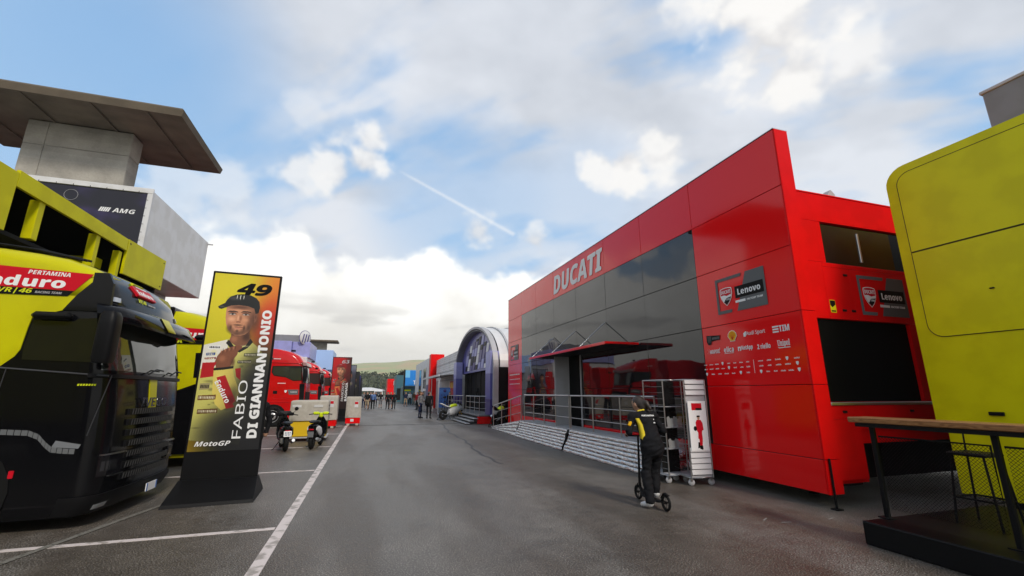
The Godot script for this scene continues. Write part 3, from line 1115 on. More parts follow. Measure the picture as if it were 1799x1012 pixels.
func build_left_upper_buildings() -> void:
	var t := thing("box_building", "white overhanging box with dark purple banner and white lettering on its front", "building", Vector3(-7.05, 0, -16.0))
	var s := new_shape()
	# upper floor
	span(s, Vector3(-9, 5.56, 0.0), Vector3(0.0, 8.05, -5.3), 0.02)
	put(s, "upper_floor", M.white_panel, t)
	s = new_shape()
	span(s, Vector3(-9, 0, -0.9), Vector3(-1.15, 5.56, -5.2), 0.01)
	put(s, "lower_floor", M.light_grey, t)
	# front banner in a white frame
	s = new_shape()
	span(s, Vector3(-9, 7.93, 0.0), Vector3(0.03, 8.10, 0.06), 0.01)
	span(s, Vector3(-0.12, 5.54, 0.0), Vector3(0.03, 7.926, 0.06), 0.01)
	span(s, Vector3(-9, 5.54, 0.0), Vector3(-0.124, 5.66, 0.06), 0.01)
	put(s, "banner_frame", M.white_panel, t)
	s = new_shape()
	span(s, Vector3(-9, 5.665, 0.0), Vector3(-0.125, 7.925, 0.02))
	var vinyl := mat("purple_vinyl", Color(1, 1, 1), 0.4)
	vinyl.albedo_texture = noise_tex(61, 0.006, 256, lin(0.006, 0.005, 0.014), lin(0.05, 0.03, 0.16), 4, 0.5, 0.9)
	triplanar(vinyl, 5.0)
	var b := put(s, "banner", vinyl, t)
	s = new_shape()
	for k in 5:
		plate(s, poly([-0.44 + k * 0.055, -0.07, -0.40 + k * 0.055, -0.07, -0.35 + k * 0.055, 0.07, -0.39 + k * 0.055, 0.07]), 0, 0.004, Transform3D(Basis(), Vector3(-0.86, 7.26, 0.02)))
	put(s, "slashes", M.white_print, b)
	lettering("AMG", 0.14, Transform3D(Basis(), Vector3(-0.65, 7.26, 0.021)), M.white_print, b, 0.56, 0.25)
	s = new_shape()
	for k in 30:
		var an0 := TAU * k / 30.0
		var an1 := TAU * (k + 1) / 30.0
		tube(s, [Vector3(-2.05 + cos(an0) * 0.17, 7.62 + sin(an0) * 0.17, 0.024), Vector3(-2.05 + cos(an1) * 0.17, 7.62 + sin(an1) * 0.17, 0.024)], 0.006, 4)
	put(s, "ring_emblem", M.light_grey, b)
	s = new_shape()
	for k in 12:
		bx(s, Vector3(-0.35 - k * 0.42, 7.95, 0.062), Vector3(0.012, 0.05, 0.01))
	for k in 8:
		bx(s, Vector3(-0.095, 5.8 + k * 0.27, 0.062), Vector3(0.05, 0.012, 0.01))
	put(s, "lacing", M.black_satin, b)
	s = new_shape()
	bx(s, Vector3(0.1, 7.96, -5.25), Vector3(0.2, 0.05, 0.06), 0.01)
	put(s, "gutter_spout", M.light_grey, t)
	# yellow upper deck on posts
	t = thing("yellow_deck", "lime yellow open upper deck with beam and posts above the black lorry", "balcony", Vector3(-6.0, 0, -8.6))
	s = new_shape()
	plate(s, poly([-3.0, 4.35, 0.6, 4.35, 0.6, 5.40, -3.0, 5.36]), -0.06, 0.0, Transform3D(FACE_ROAD_LEFT, Vector3.ZERO))
	put(s, "end_plate", M.yellow_matt, t)
	s = new_shape()
	span(s, Vector3(-0.06, 5.16, -0.61), Vector3(0, 5.46, -4.33), 0.006)
	put(s, "beam", M.yellow_matt, t)
	s = new_shape()
	plate(s, poly([4.36, 4.58, 6.5, 4.62, 6.52, 5.52, 4.36, 5.47]), -0.06, 0.0, Transform3D(FACE_ROAD_LEFT, Vector3.ZERO))
	put(s, "front_plate", M.yellow_matt, t)
	for z in [-1.35, -3.2]:
		s = new_shape()
		bx(s, Vector3(-0.12, 4.8, z), Vector3(0.16, 0.75, 0.16), 0.01)
		put(s, "post", M.yellow_matt, t)
	s = new_shape()
	bx(s, Vector3(-0.12, 4.75, -4.2), Vector3(0.14, 0.7, 0.14), 0.01)
	put(s, "post", M.yellow_matt, t)
	s = new_shape()
	span(s, Vector3(-3.4, 4.62, -4.0), Vector3(-0.4, 4.86, -4.25), 0.006)
	put(s, "cross_beam", M.yellow_matt, t)
	s = new_shape()
	span(s, Vector3(-4.0, 4.32, 2.2), Vector3(-0.1, 4.40, -6.4), 0.006)
	put(s, "deck_floor", M.black_matt, t)
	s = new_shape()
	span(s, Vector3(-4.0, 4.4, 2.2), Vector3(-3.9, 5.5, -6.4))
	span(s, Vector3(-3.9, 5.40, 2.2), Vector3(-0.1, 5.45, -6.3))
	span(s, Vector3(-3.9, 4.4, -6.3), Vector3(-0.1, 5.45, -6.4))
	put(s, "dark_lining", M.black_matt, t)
	s = new_shape()
	for p in [[-3.6, 1.8], [-3.6, -6.2], [-0.3, -6.2], [-0.4, 1.8]]:
		bx(s, Vector3(p[0], 2.16, p[1]), Vector3(0.14, 4.32, 0.14), 0.01)
	put(s, "support", M.black_satin, t)
	for k in [[-0.7, 5.36], [-0.7, 4.5], [4.45, 5.38], [6.4, 5.42], [6.4, 4.72]]:
		s = new_shape()
		bx(s, Vector3(0.006, k[1], -k[0]), Vector3(0.012, 0.03, 0.05), 0.003)
		put(s, "bracket", M.black_satin, t)

# ---------------------------------------------------------------- lorries
# A cab in its own axes: nose at x = 0 looking along +x, near flank at z = +w. Levels: [y, nose x, half width, corner radius]
var cab_levels := []
var cab_rear := -2.3

func cab_level(y: float) -> Array:
	for i in cab_levels.size() - 1:
		var a: Array = cab_levels[i]
		var b: Array = cab_levels[i + 1]
		if y <= b[0]:
			var t: float = clampf((y - a[0]) / (b[0] - a[0]), 0.0, 1.0)
			return [lerpf(a[1], b[1], t), lerpf(a[2], b[2], t), lerpf(a[3], b[3], t)]
	var l: Array = cab_levels[-1]
	return [l[1], l[2], l[3]]

func cab_point(t: float, y: float, off := 0.0) -> Vector3:   # t: 0..1 near flank, 1..2 corner, 2..3 nose, 3..4 corner, 4..5 far flank
	var l := cab_level(y)
	var f: float = l[0]
	var w: float = l[1]
	var r: float = l[2]
	if t <= 1.0:
		return Vector3(lerpf(cab_rear, f - r, t), y, w + off)
	if t <= 2.0:
		var an := (2.0 - t) * PI / 2
		return Vector3(f - r + cos(an) * (r + off), y, w - r + sin(an) * (r + off))
	if t <= 3.0:
		var z := lerpf(w - r, -(w - r), t - 2.0)
		return Vector3(f + off + 0.05 * (1.0 - pow(z / (w - r + 0.001), 2.0)), y, z)
	if t <= 4.0:
		var an := (t - 3.0) * PI / 2
		return Vector3(f - r + cos(an) * (r + off), y, -(w - r) - sin(an) * (r + off))
	return Vector3(lerpf(f - r, cab_rear, t - 4.0), y, -w - off)

func cab_patch(s: SurfaceTool, t0: float, t1: float, y0: float, y1: float, off: float, nt := 10, ny := 5) -> void:
	var rows := []
	for j in ny + 1:
		var y := lerpf(y0, y1, float(j) / ny)
		var row := []
		for i in nt + 1:
			row.append(cab_point(lerpf(t0, t1, float(i) / nt), y, off))
		rows.append(row)
	loft(s, rows, false, false, false)
	# rim down to the body
	s.set_smooth_group(-1)
	for i in nt:
		for e in [y0, y1]:
			var a := lerpf(t0, t1, float(i) / nt)
			var b := lerpf(t0, t1, float(i + 1) / nt)
			quad(s, cab_point(a, e, off), cab_point(b, e, off), cab_point(b, e, -0.01), cab_point(a, e, -0.01))
	for j in ny:
		for e in [t0, t1]:
			var a := lerpf(y0, y1, float(j) / ny)
			var b := lerpf(y0, y1, float(j + 1) / ny)
			quad(s, cab_point(e, a, off), cab_point(e, b, off), cab_point(e, b, -0.01), cab_point(e, a, -0.01))

func cab_shell(s: SurfaceTool, y0: float, y1: float, ny: int) -> void:
	var rings := []
	for j in ny + 1:
		var y := lerpf(y0, y1, float(j) / ny)
		var ring := []
		for seg in [[0, 1, 4], [1, 2, 6], [2, 3, 8], [3, 4, 6], [4, 5, 4]]:
			for i in seg[2]:
				ring.append(cab_point(seg[0] + float(i) / seg[2], y))
		ring.append(cab_point(5.0, y))
		rings.append(ring)
	loft(s, rings, true, true, true)

func lorry_wheel(parent: Node3D, at: Vector3, side: float, rim: Material, stripe := false) -> void:
	var w := bare("wheel", parent, at)
	var turn := Transform3D(Basis(Vector3.RIGHT, PI / 2 * side), Vector3.ZERO)   # local +y points outwards
	var s := new_shape()
	lathe(s, [Vector2(0.30, -0.15), Vector2(0.45, -0.15), Vector2(0.50, -0.12), Vector2(0.515, -0.06), Vector2(0.515, 0.06), Vector2(0.50, 0.12), Vector2(0.45, 0.15), Vector2(0.30, 0.14)], 28, turn)
	put(s, "tyre", M.rubber, w)
	s = new_shape()
	lathe(s, [Vector2(0.305, 0.145), Vector2(0.29, 0.15), Vector2(0.27, 0.11), Vector2(0.20, 0.09), Vector2(0.17, 0.14), Vector2(0.14, 0.15), Vector2(0.0, 0.155)], 24, turn)
	for k in 10:
		var an := TAU * k / 10.0
		tube(s, [turn * Vector3(cos(an) * 0.165, 0.13, sin(an) * 0.165), turn * Vector3(cos(an) * 0.165, 0.175, sin(an) * 0.165)], 0.016, 6)
	put(s, "rim", rim, w)
	s = new_shape()
	for k in 10:
		var an := TAU * (k + 0.5) / 10.0
		lathe(s, [Vector2(0.032, 0.0), Vector2(0.0, 0.001)], 8, turn * Transform3D(Basis(), Vector3(cos(an) * 0.225, 0.103, sin(an) * 0.225)))
	lathe(s, [Vector2(0.10, 0.157), Vector2(0.0, 0.158)], 14, turn)
	put(s, "hand_hole", M.black_matt, w)
	if stripe:
		s = new_shape()
		lathe(s, [Vector2(0.40, 0.153), Vector2(0.37, 0.153)], 24, turn)
		put(s, "rim_stripe", M.lime_print, w)

func cab_details(t: Node3D, hi: float, wy0: float, wy1: float, visor: Material) -> void:
	var s := new_shape()
	cab_patch(s, 1.35, 3.65, wy0, wy1, 0.012, 16, 6)
	put(s, "windscreen", M.windscreen, t)
	# wipers
	for k in [[0.35, -0.55], [-0.45, -0.5]]:
		s = new_shape()
		tube(s, [Vector3(0.04, wy0 - 0.02, k[0]), Vector3(0.03, wy0 + 0.06, k[0] + k[1] * 0.5), Vector3(0.02, wy0 + 0.05, k[0] + k[1])], 0.012, 5)
		put(s, "wiper", M.black_satin, t)
	# mirrors
	for sg in ([1.0] if hi == 3.6 else [1.0, -1.0]):   # the black lorry's far mirror is folded away
		var m := bare("mirror", t)
		s = new_shape()
		var rings := []
		for q in [[0.0, 0.84], [0.06, 1.0], [0.5, 1.0], [0.62, 0.95], [0.68, 0.7]]:
			var ring := []
			for p in rounded(0.20 * q[1], 0.30 * q[1], 0.06 * q[1], 3):
				ring.append(Vector3((-0.05 if sg > 0 else -0.42) + p.x, wy0 + 0.08 + q[0], (1.50 if sg > 0 else -1.40) + p.y * 0.8))
			rings.append(ring)
		loft(s, rings, true, true, true)
		put(s, "housing", M.black_satin, m)
		s = new_shape()
		tube(s, [Vector3(-0.2, wy1 - 0.02, sg * 1.22), Vector3(-0.05 if sg > 0 else -0.4, wy1 + 0.04, sg * 1.36), Vector3(-0.05 if sg > 0 else -0.42, wy0 + 0.7, 1.46 if sg > 0 else -1.38)], 0.03, 6)
		put(s, "bracket", M.black_satin, m)
		s = new_shape()
		tube(s, [Vector3(-0.12 if sg > 0 else -0.4, wy0 + 0.05, sg * 1.22), Vector3(-0.05 if sg > 0 else -0.42, wy0 + 0.12, 1.46 if sg > 0 else -1.38)], 0.03, 6)
		put(s, "bracket", M.black_satin, m)
	# kerb mirror
	s = new_shape()
	bx(s, Vector3(0.22, wy1 + 0.03, -1.05), Vector3(0.16, 0.10, 0.30), 0.04)
	put(s, "kerb_mirror", M.black_satin, t)

func build_trucks() -> void:
	build_black_lorry()
	build_second_yellow_lorry()
	build_red_lorries()

func build_black_lorry() -> void:
	var t := thing("team_lorry", "black nosed race lorry with lime yellow flank parked beside the rider banner", "lorry", Vector3(-3.3, 0, -8.7), 0, "team lorries parked in bays")
	cab_rear = -2.3
	cab_levels = [[0.16, -0.06, 1.20, 0.22], [0.34, 0.03, 1.24, 0.24], [0.95, 0.03, 1.25, 0.26], [1.5, 0.0, 1.25, 0.26], [1.95, -0.05, 1.25, 0.24], [2.75, -0.20, 1.235, 0.22], [2.95, -0.22, 1.23, 0.26], [3.20, -0.30, 1.22, 0.34], [3.40, -0.46, 1.20, 0.40], [3.52, -0.70, 1.16, 0.44], [3.60, -1.1, 1.10, 0.46]]
	var s := new_shape()
	cab_shell(s, 0.16, 3.60, 34)
	put(s, "cab", M.black_paint, t)
	cab_details(t, 3.6, 2.0, 2.68, M.black_paint)
	# yellow wrap on the flank, with the diagonal edge towards the nose
	var fl := Transform3D(Basis(), Vector3(0, 0, 1.25))
	s = new_shape()
	plate(s, poly([-2.29, 3.38, -2.29, 1.6, -1.35, 1.9, -1.22, 2.03, -1.10, 2.16, -1.06, 2.25, -1.04, 2.54, -1.02, 2.69, -0.91, 2.72, -0.72, 2.79, -0.59, 3.02, -0.50, 3.12, -0.46, 3.19, -0.60, 3.20]), -0.02, 0.004, fl)
	put(s, "yellow_wrap", M.yellow, t)
	# roof fairing: yellow, swept
	s = new_shape()
	var rings := []
	for q in [[-2.28, 3.66, 1.22], [-1.6, 3.64, 1.22], [-1.2, 3.60, 1.22], [-0.86, 3.55, 1.215], [-0.6, 3.46, 1.21], [-0.42, 3.37, 1.205]]:
		rings.append([Vector3(q[0], 3.0, 1.258), Vector3(q[0], q[1] - 0.16, 1.255), Vector3(q[0], q[1] - 0.05, q[2] - 0.02), Vector3(q[0], q[1], q[2] - 0.16), Vector3(q[0], q[1] + 0.01, 0.0), Vector3(q[0], q[1], -q[2] + 0.16), Vector3(q[0], q[1] - 0.05, -q[2] + 0.02), Vector3(q[0], q[1] - 0.16, -1.255), Vector3(q[0], 3.0, -1.258)])
	loft(s, rings, true, true, true)
	put(s, "roof_fairing", M.yellow, t)
	s = new_shape()
	plate(s, poly([-0.46, 3.34, -0.29, 3.345, -0.22, 3.2, -0.20, 2.80, -0.72, 2.79, -0.60, 3.01, -0.46, 3.2]), -0.04, 0.012, fl)
	put(s, "fairing_corner", M.black_paint, t)
	s = new_shape()
	for k in 3:
		tube(s, [Vector3(-2.0, 3.72 + k * 0.02, 1.10 - k * 0.1), Vector3(-1.3, 3.66 + k * 0.02, 1.08 - k * 0.1), Vector3(-0.75, 3.56 + k * 0.02, 1.02 - k * 0.1)], 0.018, 5)
	put(s, "roof_rail", M.black_satin, t)
	# decals on the flank
	var d := Transform3D(Basis(), Vector3(0, 0, 1.262))
	s = new_shape()
	plate(s, poly([-2.2, 3.39, -0.46, 3.31, -0.64, 3.06, -2.2, 3.09]), 0, 0.003, d)
	var red := put(s, "red_decal", M.red_print, t)
	s = new_shape()
	plate(s, poly([-2.2, 3.085, -0.645, 3.055, -0.70, 2.985, -2.2, 2.965]), 0, 0.003, d)
	put(s, "black_decal", M.black_print, t)
	lettering("PERTAMINA", 0.055, d * Transform3D(Basis(Vector3.BACK, -0.03), Vector3(-0.94, 3.285, 0.003)), M.white_print, red, 0.46, 0.15)
	lettering("Enduro", 0.13, d * Transform3D(Basis(Vector3.BACK, -0.015), Vector3(-1.24, 3.165, 0.003)), M.white_print, red, 0.98, 0.1, "bold", "lettering", 0.003, 0.004)
	lettering("VR|46", 0.06, d * Transform3D(Basis(), Vector3(-1.27, 3.025, 0.003)), M.lime_print, t, 0.36, 0.3)
	lettering("RACING TEAM", 0.03, d * Transform3D(Basis(), Vector3(-0.91, 3.02, 0.003)), M.light_grey, t, 0.28, 0.2)
	# front: team patch, visor, lamps, grille
	var nose := func(y: float, z: float, off: float) -> Transform3D:
		var l := cab_level(y)
		var up := (Vector3(cab_level(y + 0.1)[0], y + 0.1, 0) - Vector3(l[0], y, 0)).normalized()
		var out := up.cross(Vector3(0, 0, -1)).normalized()
		if out.x < 0: out = -out
		return Transform3D(Basis(Vector3(0, 0, -1), up, out), Vector3(l[0] + 0.05 * (1.0 - pow(z / 0.9, 2.0)), y, z) + out * off)
	s = new_shape()
	plate(s, rounded(0.62, 0.20, 0.02), -0.03, 0.008, nose.call(3.245, 0.22, 0.01))
	var patch := put(s, "red_patch", M.red_print, t)
	lettering("Enduro", 0.10, nose.call(3.23, 0.22, 0.02), M.white_print, patch, 0.5)
	lettering("PERTAMINA", 0.03, nose.call(3.32, 0.22, 0.02), M.white_print, patch, 0.34)
	s = new_shape()
	plate(s, rounded(0.34, 0.055, 0.01), -0.03, 0.008, nose.call(3.375, 0.24, 0.012))
	put(s, "yellow_patch", M.lime_print, t)
	lettering("VR|46", 0.06, nose.call(3.09, 0.38, 0.012), M.lime_print, t, 0.26, 0.2)
	lettering("RACING TEAM", 0.025, nose.call(3.08, 0.08, 0.012), M.light_grey, t, 0.24)
	# visor
	s = new_shape()
	rings = []
	for i in 13:
		var tt := 1.25 + 2.5 * i / 12.0
		var a := cab_point(tt, 2.93, 0.02)
		var b := cab_point(tt, 2.86, 0.20)
		var c := cab_point(tt, 2.66 - 0.10 * (1.0 - absf(i - 6.0) / 6.0) * 0.6, 0.30)
		var c2 := cab_point(tt, 2.65 - 0.10 * (1.0 - absf(i - 6.0) / 6.0) * 0.6, 0.27)
		var b2 := cab_point(tt, 2.82, 0.18)
		rings.append([a, b, c, c2, b2])
	loft(s, rings, true, true, true)
	var vis := put(s, "sun_visor", M.black_paint, t)
	s = new_shape()
	rings = []
	for i in 4:
		var tt := 2.36 + 0.14 * i / 3.0
		rings.append([cab_point(tt, 2.935, 0.024), cab_point(tt, 2.865, 0.206), cab_point(tt, 2.655, 0.306), cab_point(tt, 2.65, 0.30)])
	loft(s, rings, false, false, false)
	put(s, "yellow_stripe", M.yellow, vis)
	for tt in [1.66, 3.34]:
		s = new_shape()
		cab_patch(s, tt - 0.28, tt + 0.28, 2.97, 3.04, 0.02, 6, 2)
		put(s, "marker_lamp", M.lamp_glass, t)
	# grille: dark slats, each on its own, and the yellow strip with the name
	for k in 7:
		s = new_shape()
		cab_patch(s, 2.12, 2.88, 0.52 + k * 0.145, 0.52 + k * 0.145 + 0.085, 0.03, 8, 2)
		put(s, "grille_slat", M.black_satin, t)
		s = new_shape()
		for i in 22:
			var tt := 2.15 + 0.7 * i / 21.0
			tube(s, [cab_point(tt, 0.525 + k * 0.145, 0.036), cab_point(tt + 0.012, 0.60 + k * 0.145, 0.036)], 0.006, 4)
		put(s, "grille_mesh", mat("mesh_grey", lin(0.022, 0.022, 0.022), 0.5), t)
	s = new_shape()
	cab_patch(s, 2.40, 2.52, 1.40, 1.93, 0.012, 3, 3)
	put(s, "yellow_strip", M.yellow, t)
	lettering("IVECO", 0.13, Transform3D(FACE_ROAD_LEFT, Vector3(0.075, 1.56, 0.06)), M.chrome, t, 0.86)
	s = new_shape()
	cab_patch(s, 1.02, 3.98, 1.90, 1.95, 0.03, 20, 1)
	put(s, "scuttle_edge", M.black_satin, t)
	for sg in [0, 1]:
		var lamp := bare("headlamp", t)
		var q0 := 1.55 if sg == 0 else 2.83
		s = new_shape()
		cab_patch(s, q0, q0 + 0.62, 0.62, 0.88, 0.02, 8, 3)
		put(s, "lens", M.black_glass, lamp)
		for cell in 3:
			s = new_shape()
			var c0 := q0 + 0.08 + cell * 0.16
			cab_patch(s, c0, c0 + 0.11, 0.69, 0.81, 0.026, 4, 2)
			put(s, "reflector", mat("lamp_cell", lin(0.16, 0.165, 0.18), 0.08, 0.9), lamp)
		s = new_shape()
		cab_patch(s, q0 + 0.02, q0 + 0.6, 0.885, 0.90, 0.03, 8, 1)
		cab_patch(s, q0 + 0.45, q0 + 0.6, 0.605, 0.615, 0.028, 4, 1)
		put(s, "trim", M.steel, lamp)
	# bumper and plate
	s = new_shape()
	cab_patch(s, 0.95, 4.05, 0.18, 0.40, 0.03, 24, 3)
	put(s, "bumper", M.black_satin, t)
	s = new_shape()
	cab_patch(s, 1.7, 2.05, 0.22, 0.28, 0.04, 5, 1)
	put(s, "fog_lamp", M.lamp_glass, t)
	s = new_shape()
	plate(s, rounded(0.36, 0.12, 0.01), 0, 0.012, Transform3D(FACE_ROAD_LEFT, Vector3(0.125, 0.27, -0.20)))
	var pl := put(s, "number_plate", M.white_print, t)
	s = new_shape()
	plate(s, poly([-0.178, 0.058, -0.14, 0.058, -0.14, -0.058, -0.178, -0.058]), 0, 0.014, Transform3D(FACE_ROAD_LEFT, Vector3(0.125, 0.27, -0.20)))
	plate(s, poly([0.14, 0.058, 0.178, 0.058, 0.178, -0.058, 0.14, -0.058]), 0, 0.014, Transform3D(FACE_ROAD_LEFT, Vector3(0.125, 0.27, -0.20)))
	put(s, "plate_band", M.display_blue, pl)
	# door lines, handle, side lamp, arch with checker strip
	s = new_shape()
	tube(s, [Vector3(-1.30, 2.02, 1.256), Vector3(-0.06, 1.92, 1.25)], 0.012, 5)
	tube(s, [Vector3(-0.03, 1.93, 1.235), Vector3(-0.10, 1.5, 1.252), Vector3(-0.16, 1.15, 1.252)], 0.006, 4)
	tube(s, [Vector3(-1.15, 2.0, 1.252), Vector3(-1.2, 1.3, 1.252)], 0.006, 4)
	put(s, "door_line", mat("line_grey", lin(0.05, 0.05, 0.055), 0.3), t)
	s = new_shape()
	plate(s, poly([-1.0, 2.64, -0.32, 2.70, -0.24, 2.10, -1.02, 2.12, -1.03, 2.3]), -0.01, 0.006, fl)
	put(s, "side_window", M.black_glass, t)
	s = new_shape()
	bx(s, Vector3(-0.78, 2.70, 1.31), Vector3(0.42, 0.10, 0.14), 0.04)
	put(s, "wind_deflector", M.black_satin, t)
	var arch := [Vector2(-1.6, 1.20), Vector2(-1.05, 1.22), Vector2(-0.77, 1.20), Vector2(-0.66, 1.15), Vector2(-0.57, 1.05), Vector2(-0.50, 0.99), Vector2(-0.38, 0.97), Vector2(-0.25, 0.96)]
	for i in arch.size() - 1:
		var a: Vector2 = arch[i]
		var b: Vector2 = arch[i + 1]
		var n := int(ceil(a.distance_to(b) / 0.075))
		for k in n:
			var p := a.lerp(b, (k + 0.06) / n)
			var q := a.lerp(b, (k + 0.94) / n)
			s = new_shape()
			plate(s, [p + Vector2(0, 0.032), q + Vector2(0, 0.032), q - Vector2(0, 0.032), p - Vector2(0, 0.032)], 0.0, 0.006, fl)
			put(s, "checker_tile", M.grey_print, t)
	s = new_shape()
	plate(s, poly([-0.47, 1.10, -0.20, 1.045, -0.22, 0.995, -0.5, 1.02]), 0.0, 0.008, fl)
	put(s, "side_repeater", M.lamp_glass, t)
	s = new_shape()
	plate(s, rounded(0.05, 0.09, 0.01, 4, -0.84, 0.71), -0.0, 0.008, fl)
	put(s, "side_reflector", M.red_print, t)
	s = new_shape()
	for k in 7:   # small door print, too small to read
		plate(s, poly([-0.38 + k * 0.03, 1.79, -0.36 + k * 0.03, 1.79, -0.355 + k * 0.03, 1.815, -0.375 + k * 0.03, 1.815]), 0.0, 0.004, fl)
	put(s, "door_print", M.lime_print, t)
	# wheels and chassis
	for sg in [1.0, -1.0]:
		lorry_wheel(t, Vector3(-1.45, 0.515, sg * 1.12), sg, M.black_satin)
	s = new_shape()
	plate(s, ellipse(0.62, 0.6, 20, -1.45, 0.5), 0.0, 0.004, fl)
	put(s, "wheel_arch", M.black_matt, t)
	lorry_trailer(t, M.yellow, 3.95)
	# unseen twin added beside the camera to darken what the black flank mirrors
	copy(t, "unseen black nosed lorry added beside the camera for the black flank to mirror", Vector3(-3.3, 0, 0.9))

func lorry_trailer(t: Node3D, m: Material, h: float) -> void:
	var s := new_shape()
	span(s, Vector3(-13.5, 1.0, -1.24), Vector3(-3.0, h, 1.24), 0.05)
	put(s, "trailer", m, t)
	s = new_shape()
	span(s, Vector3(-13.0, 0.45, -1.1), Vector3(-2.2, 1.0, 1.1), 0.02)
	put(s, "chassis", M.black_matt, t)
	for x in [-4.2, -10.5, -11.8]:
		for sg in [1.0, -1.0]:
			lorry_wheel(t, Vector3(x, 0.515, sg * 1.0), sg, M.black_satin)

func build_second_yellow_lorry() -> void:
	var t := thing("team_lorry", "lime yellow race lorry half hidden between black lorry and rider banner", "lorry", Vector3(-3.1, 0, -13.95), 0, "team lorries parked in bays")
	cab_rear = -2.3
	cab_levels = [[0.22, -0.06, 1.20, 0.22], [0.4, 0.0, 1.24, 0.24], [1.95, -0.05, 1.25, 0.24], [2.75, -0.20, 1.235, 0.22], [2.95, -0.22, 1.23, 0.26], [3.20, -0.30, 1.22, 0.34], [3.40, -0.46, 1.20, 0.40], [3.55, -0.75, 1.16, 0.44], [3.68, -1.2, 1.10, 0.46]]
	var s := new_shape()
	cab_shell(s, 0.22, 3.68, 30)
	put(s, "cab", M.yellow, t)
	cab_details(t, 3.7, 2.0, 2.68, M.black_paint)
	var fl := Transform3D(Basis(), Vector3(0, 0, 1.25))
	s = new_shape()
	plate(s, poly([-2.25, 0.3, 0.0, 0.3, -0.03, 1.95, -0.9, 1.9, -1.25, 1.75, -1.6, 1.35, -2.25, 1.25]), -0.2, 0.005, fl)
	put(s, "black_wrap", M.black_paint, t)
	s = new_shape()
	plate(s, poly([-2.2, 3.30, -0.42, 3.22, -0.62, 2.96, -2.2, 2.98]), 0, 0.004, fl)
	var red := put(s, "red_decal", M.red_print, t)
	s = new_shape()
	plate(s, poly([-2.2, 2.975, -0.62, 2.955, -0.68, 2.87, -2.2, 2.86]), 0, 0.004, fl)
	put(s, "black_decal", M.black_print, t)
	lettering("Enduro", 0.15, fl * Transform3D(Basis(), Vector3(-1.22, 3.10, 0.005)), M.white_print, red, 1.0, 0.1, "bold", "lettering", 0.003, 0.004)
	lettering("VR46", 0.06, fl * Transform3D(Basis(), Vector3(-1.3, 2.915, 0.005)), M.lime_print, t, 0.5, 0.2)
	s = new_shape()
	plate(s, poly([-0.98, 2.65, -0.3, 2.68, -0.2, 2.1, -0.95, 2.05]), -0.01, 0.006, fl)
	put(s, "side_window", M.black_glass, t)
	for sg in [1.0, -1.0]:
		lorry_wheel(t, Vector3(-1.72, 0.515, sg * 1.14), sg, M.black_satin, sg > 0)
	s = new_shape()
	plate(s, ellipse(0.62, 0.6, 20, -1.72, 0.5), 0.0, 0.004, fl)
	put(s, "wheel_arch", M.black_matt, t)
	s = new_shape()
	span(s, Vector3(-2.6, 3.5, -1.2), Vector3(-1.6, 3.78, 1.2), 0.03)
	put(s, "air_deflector", M.black_paint, t)
	lorry_trailer(t, M.yellow, 3.7)

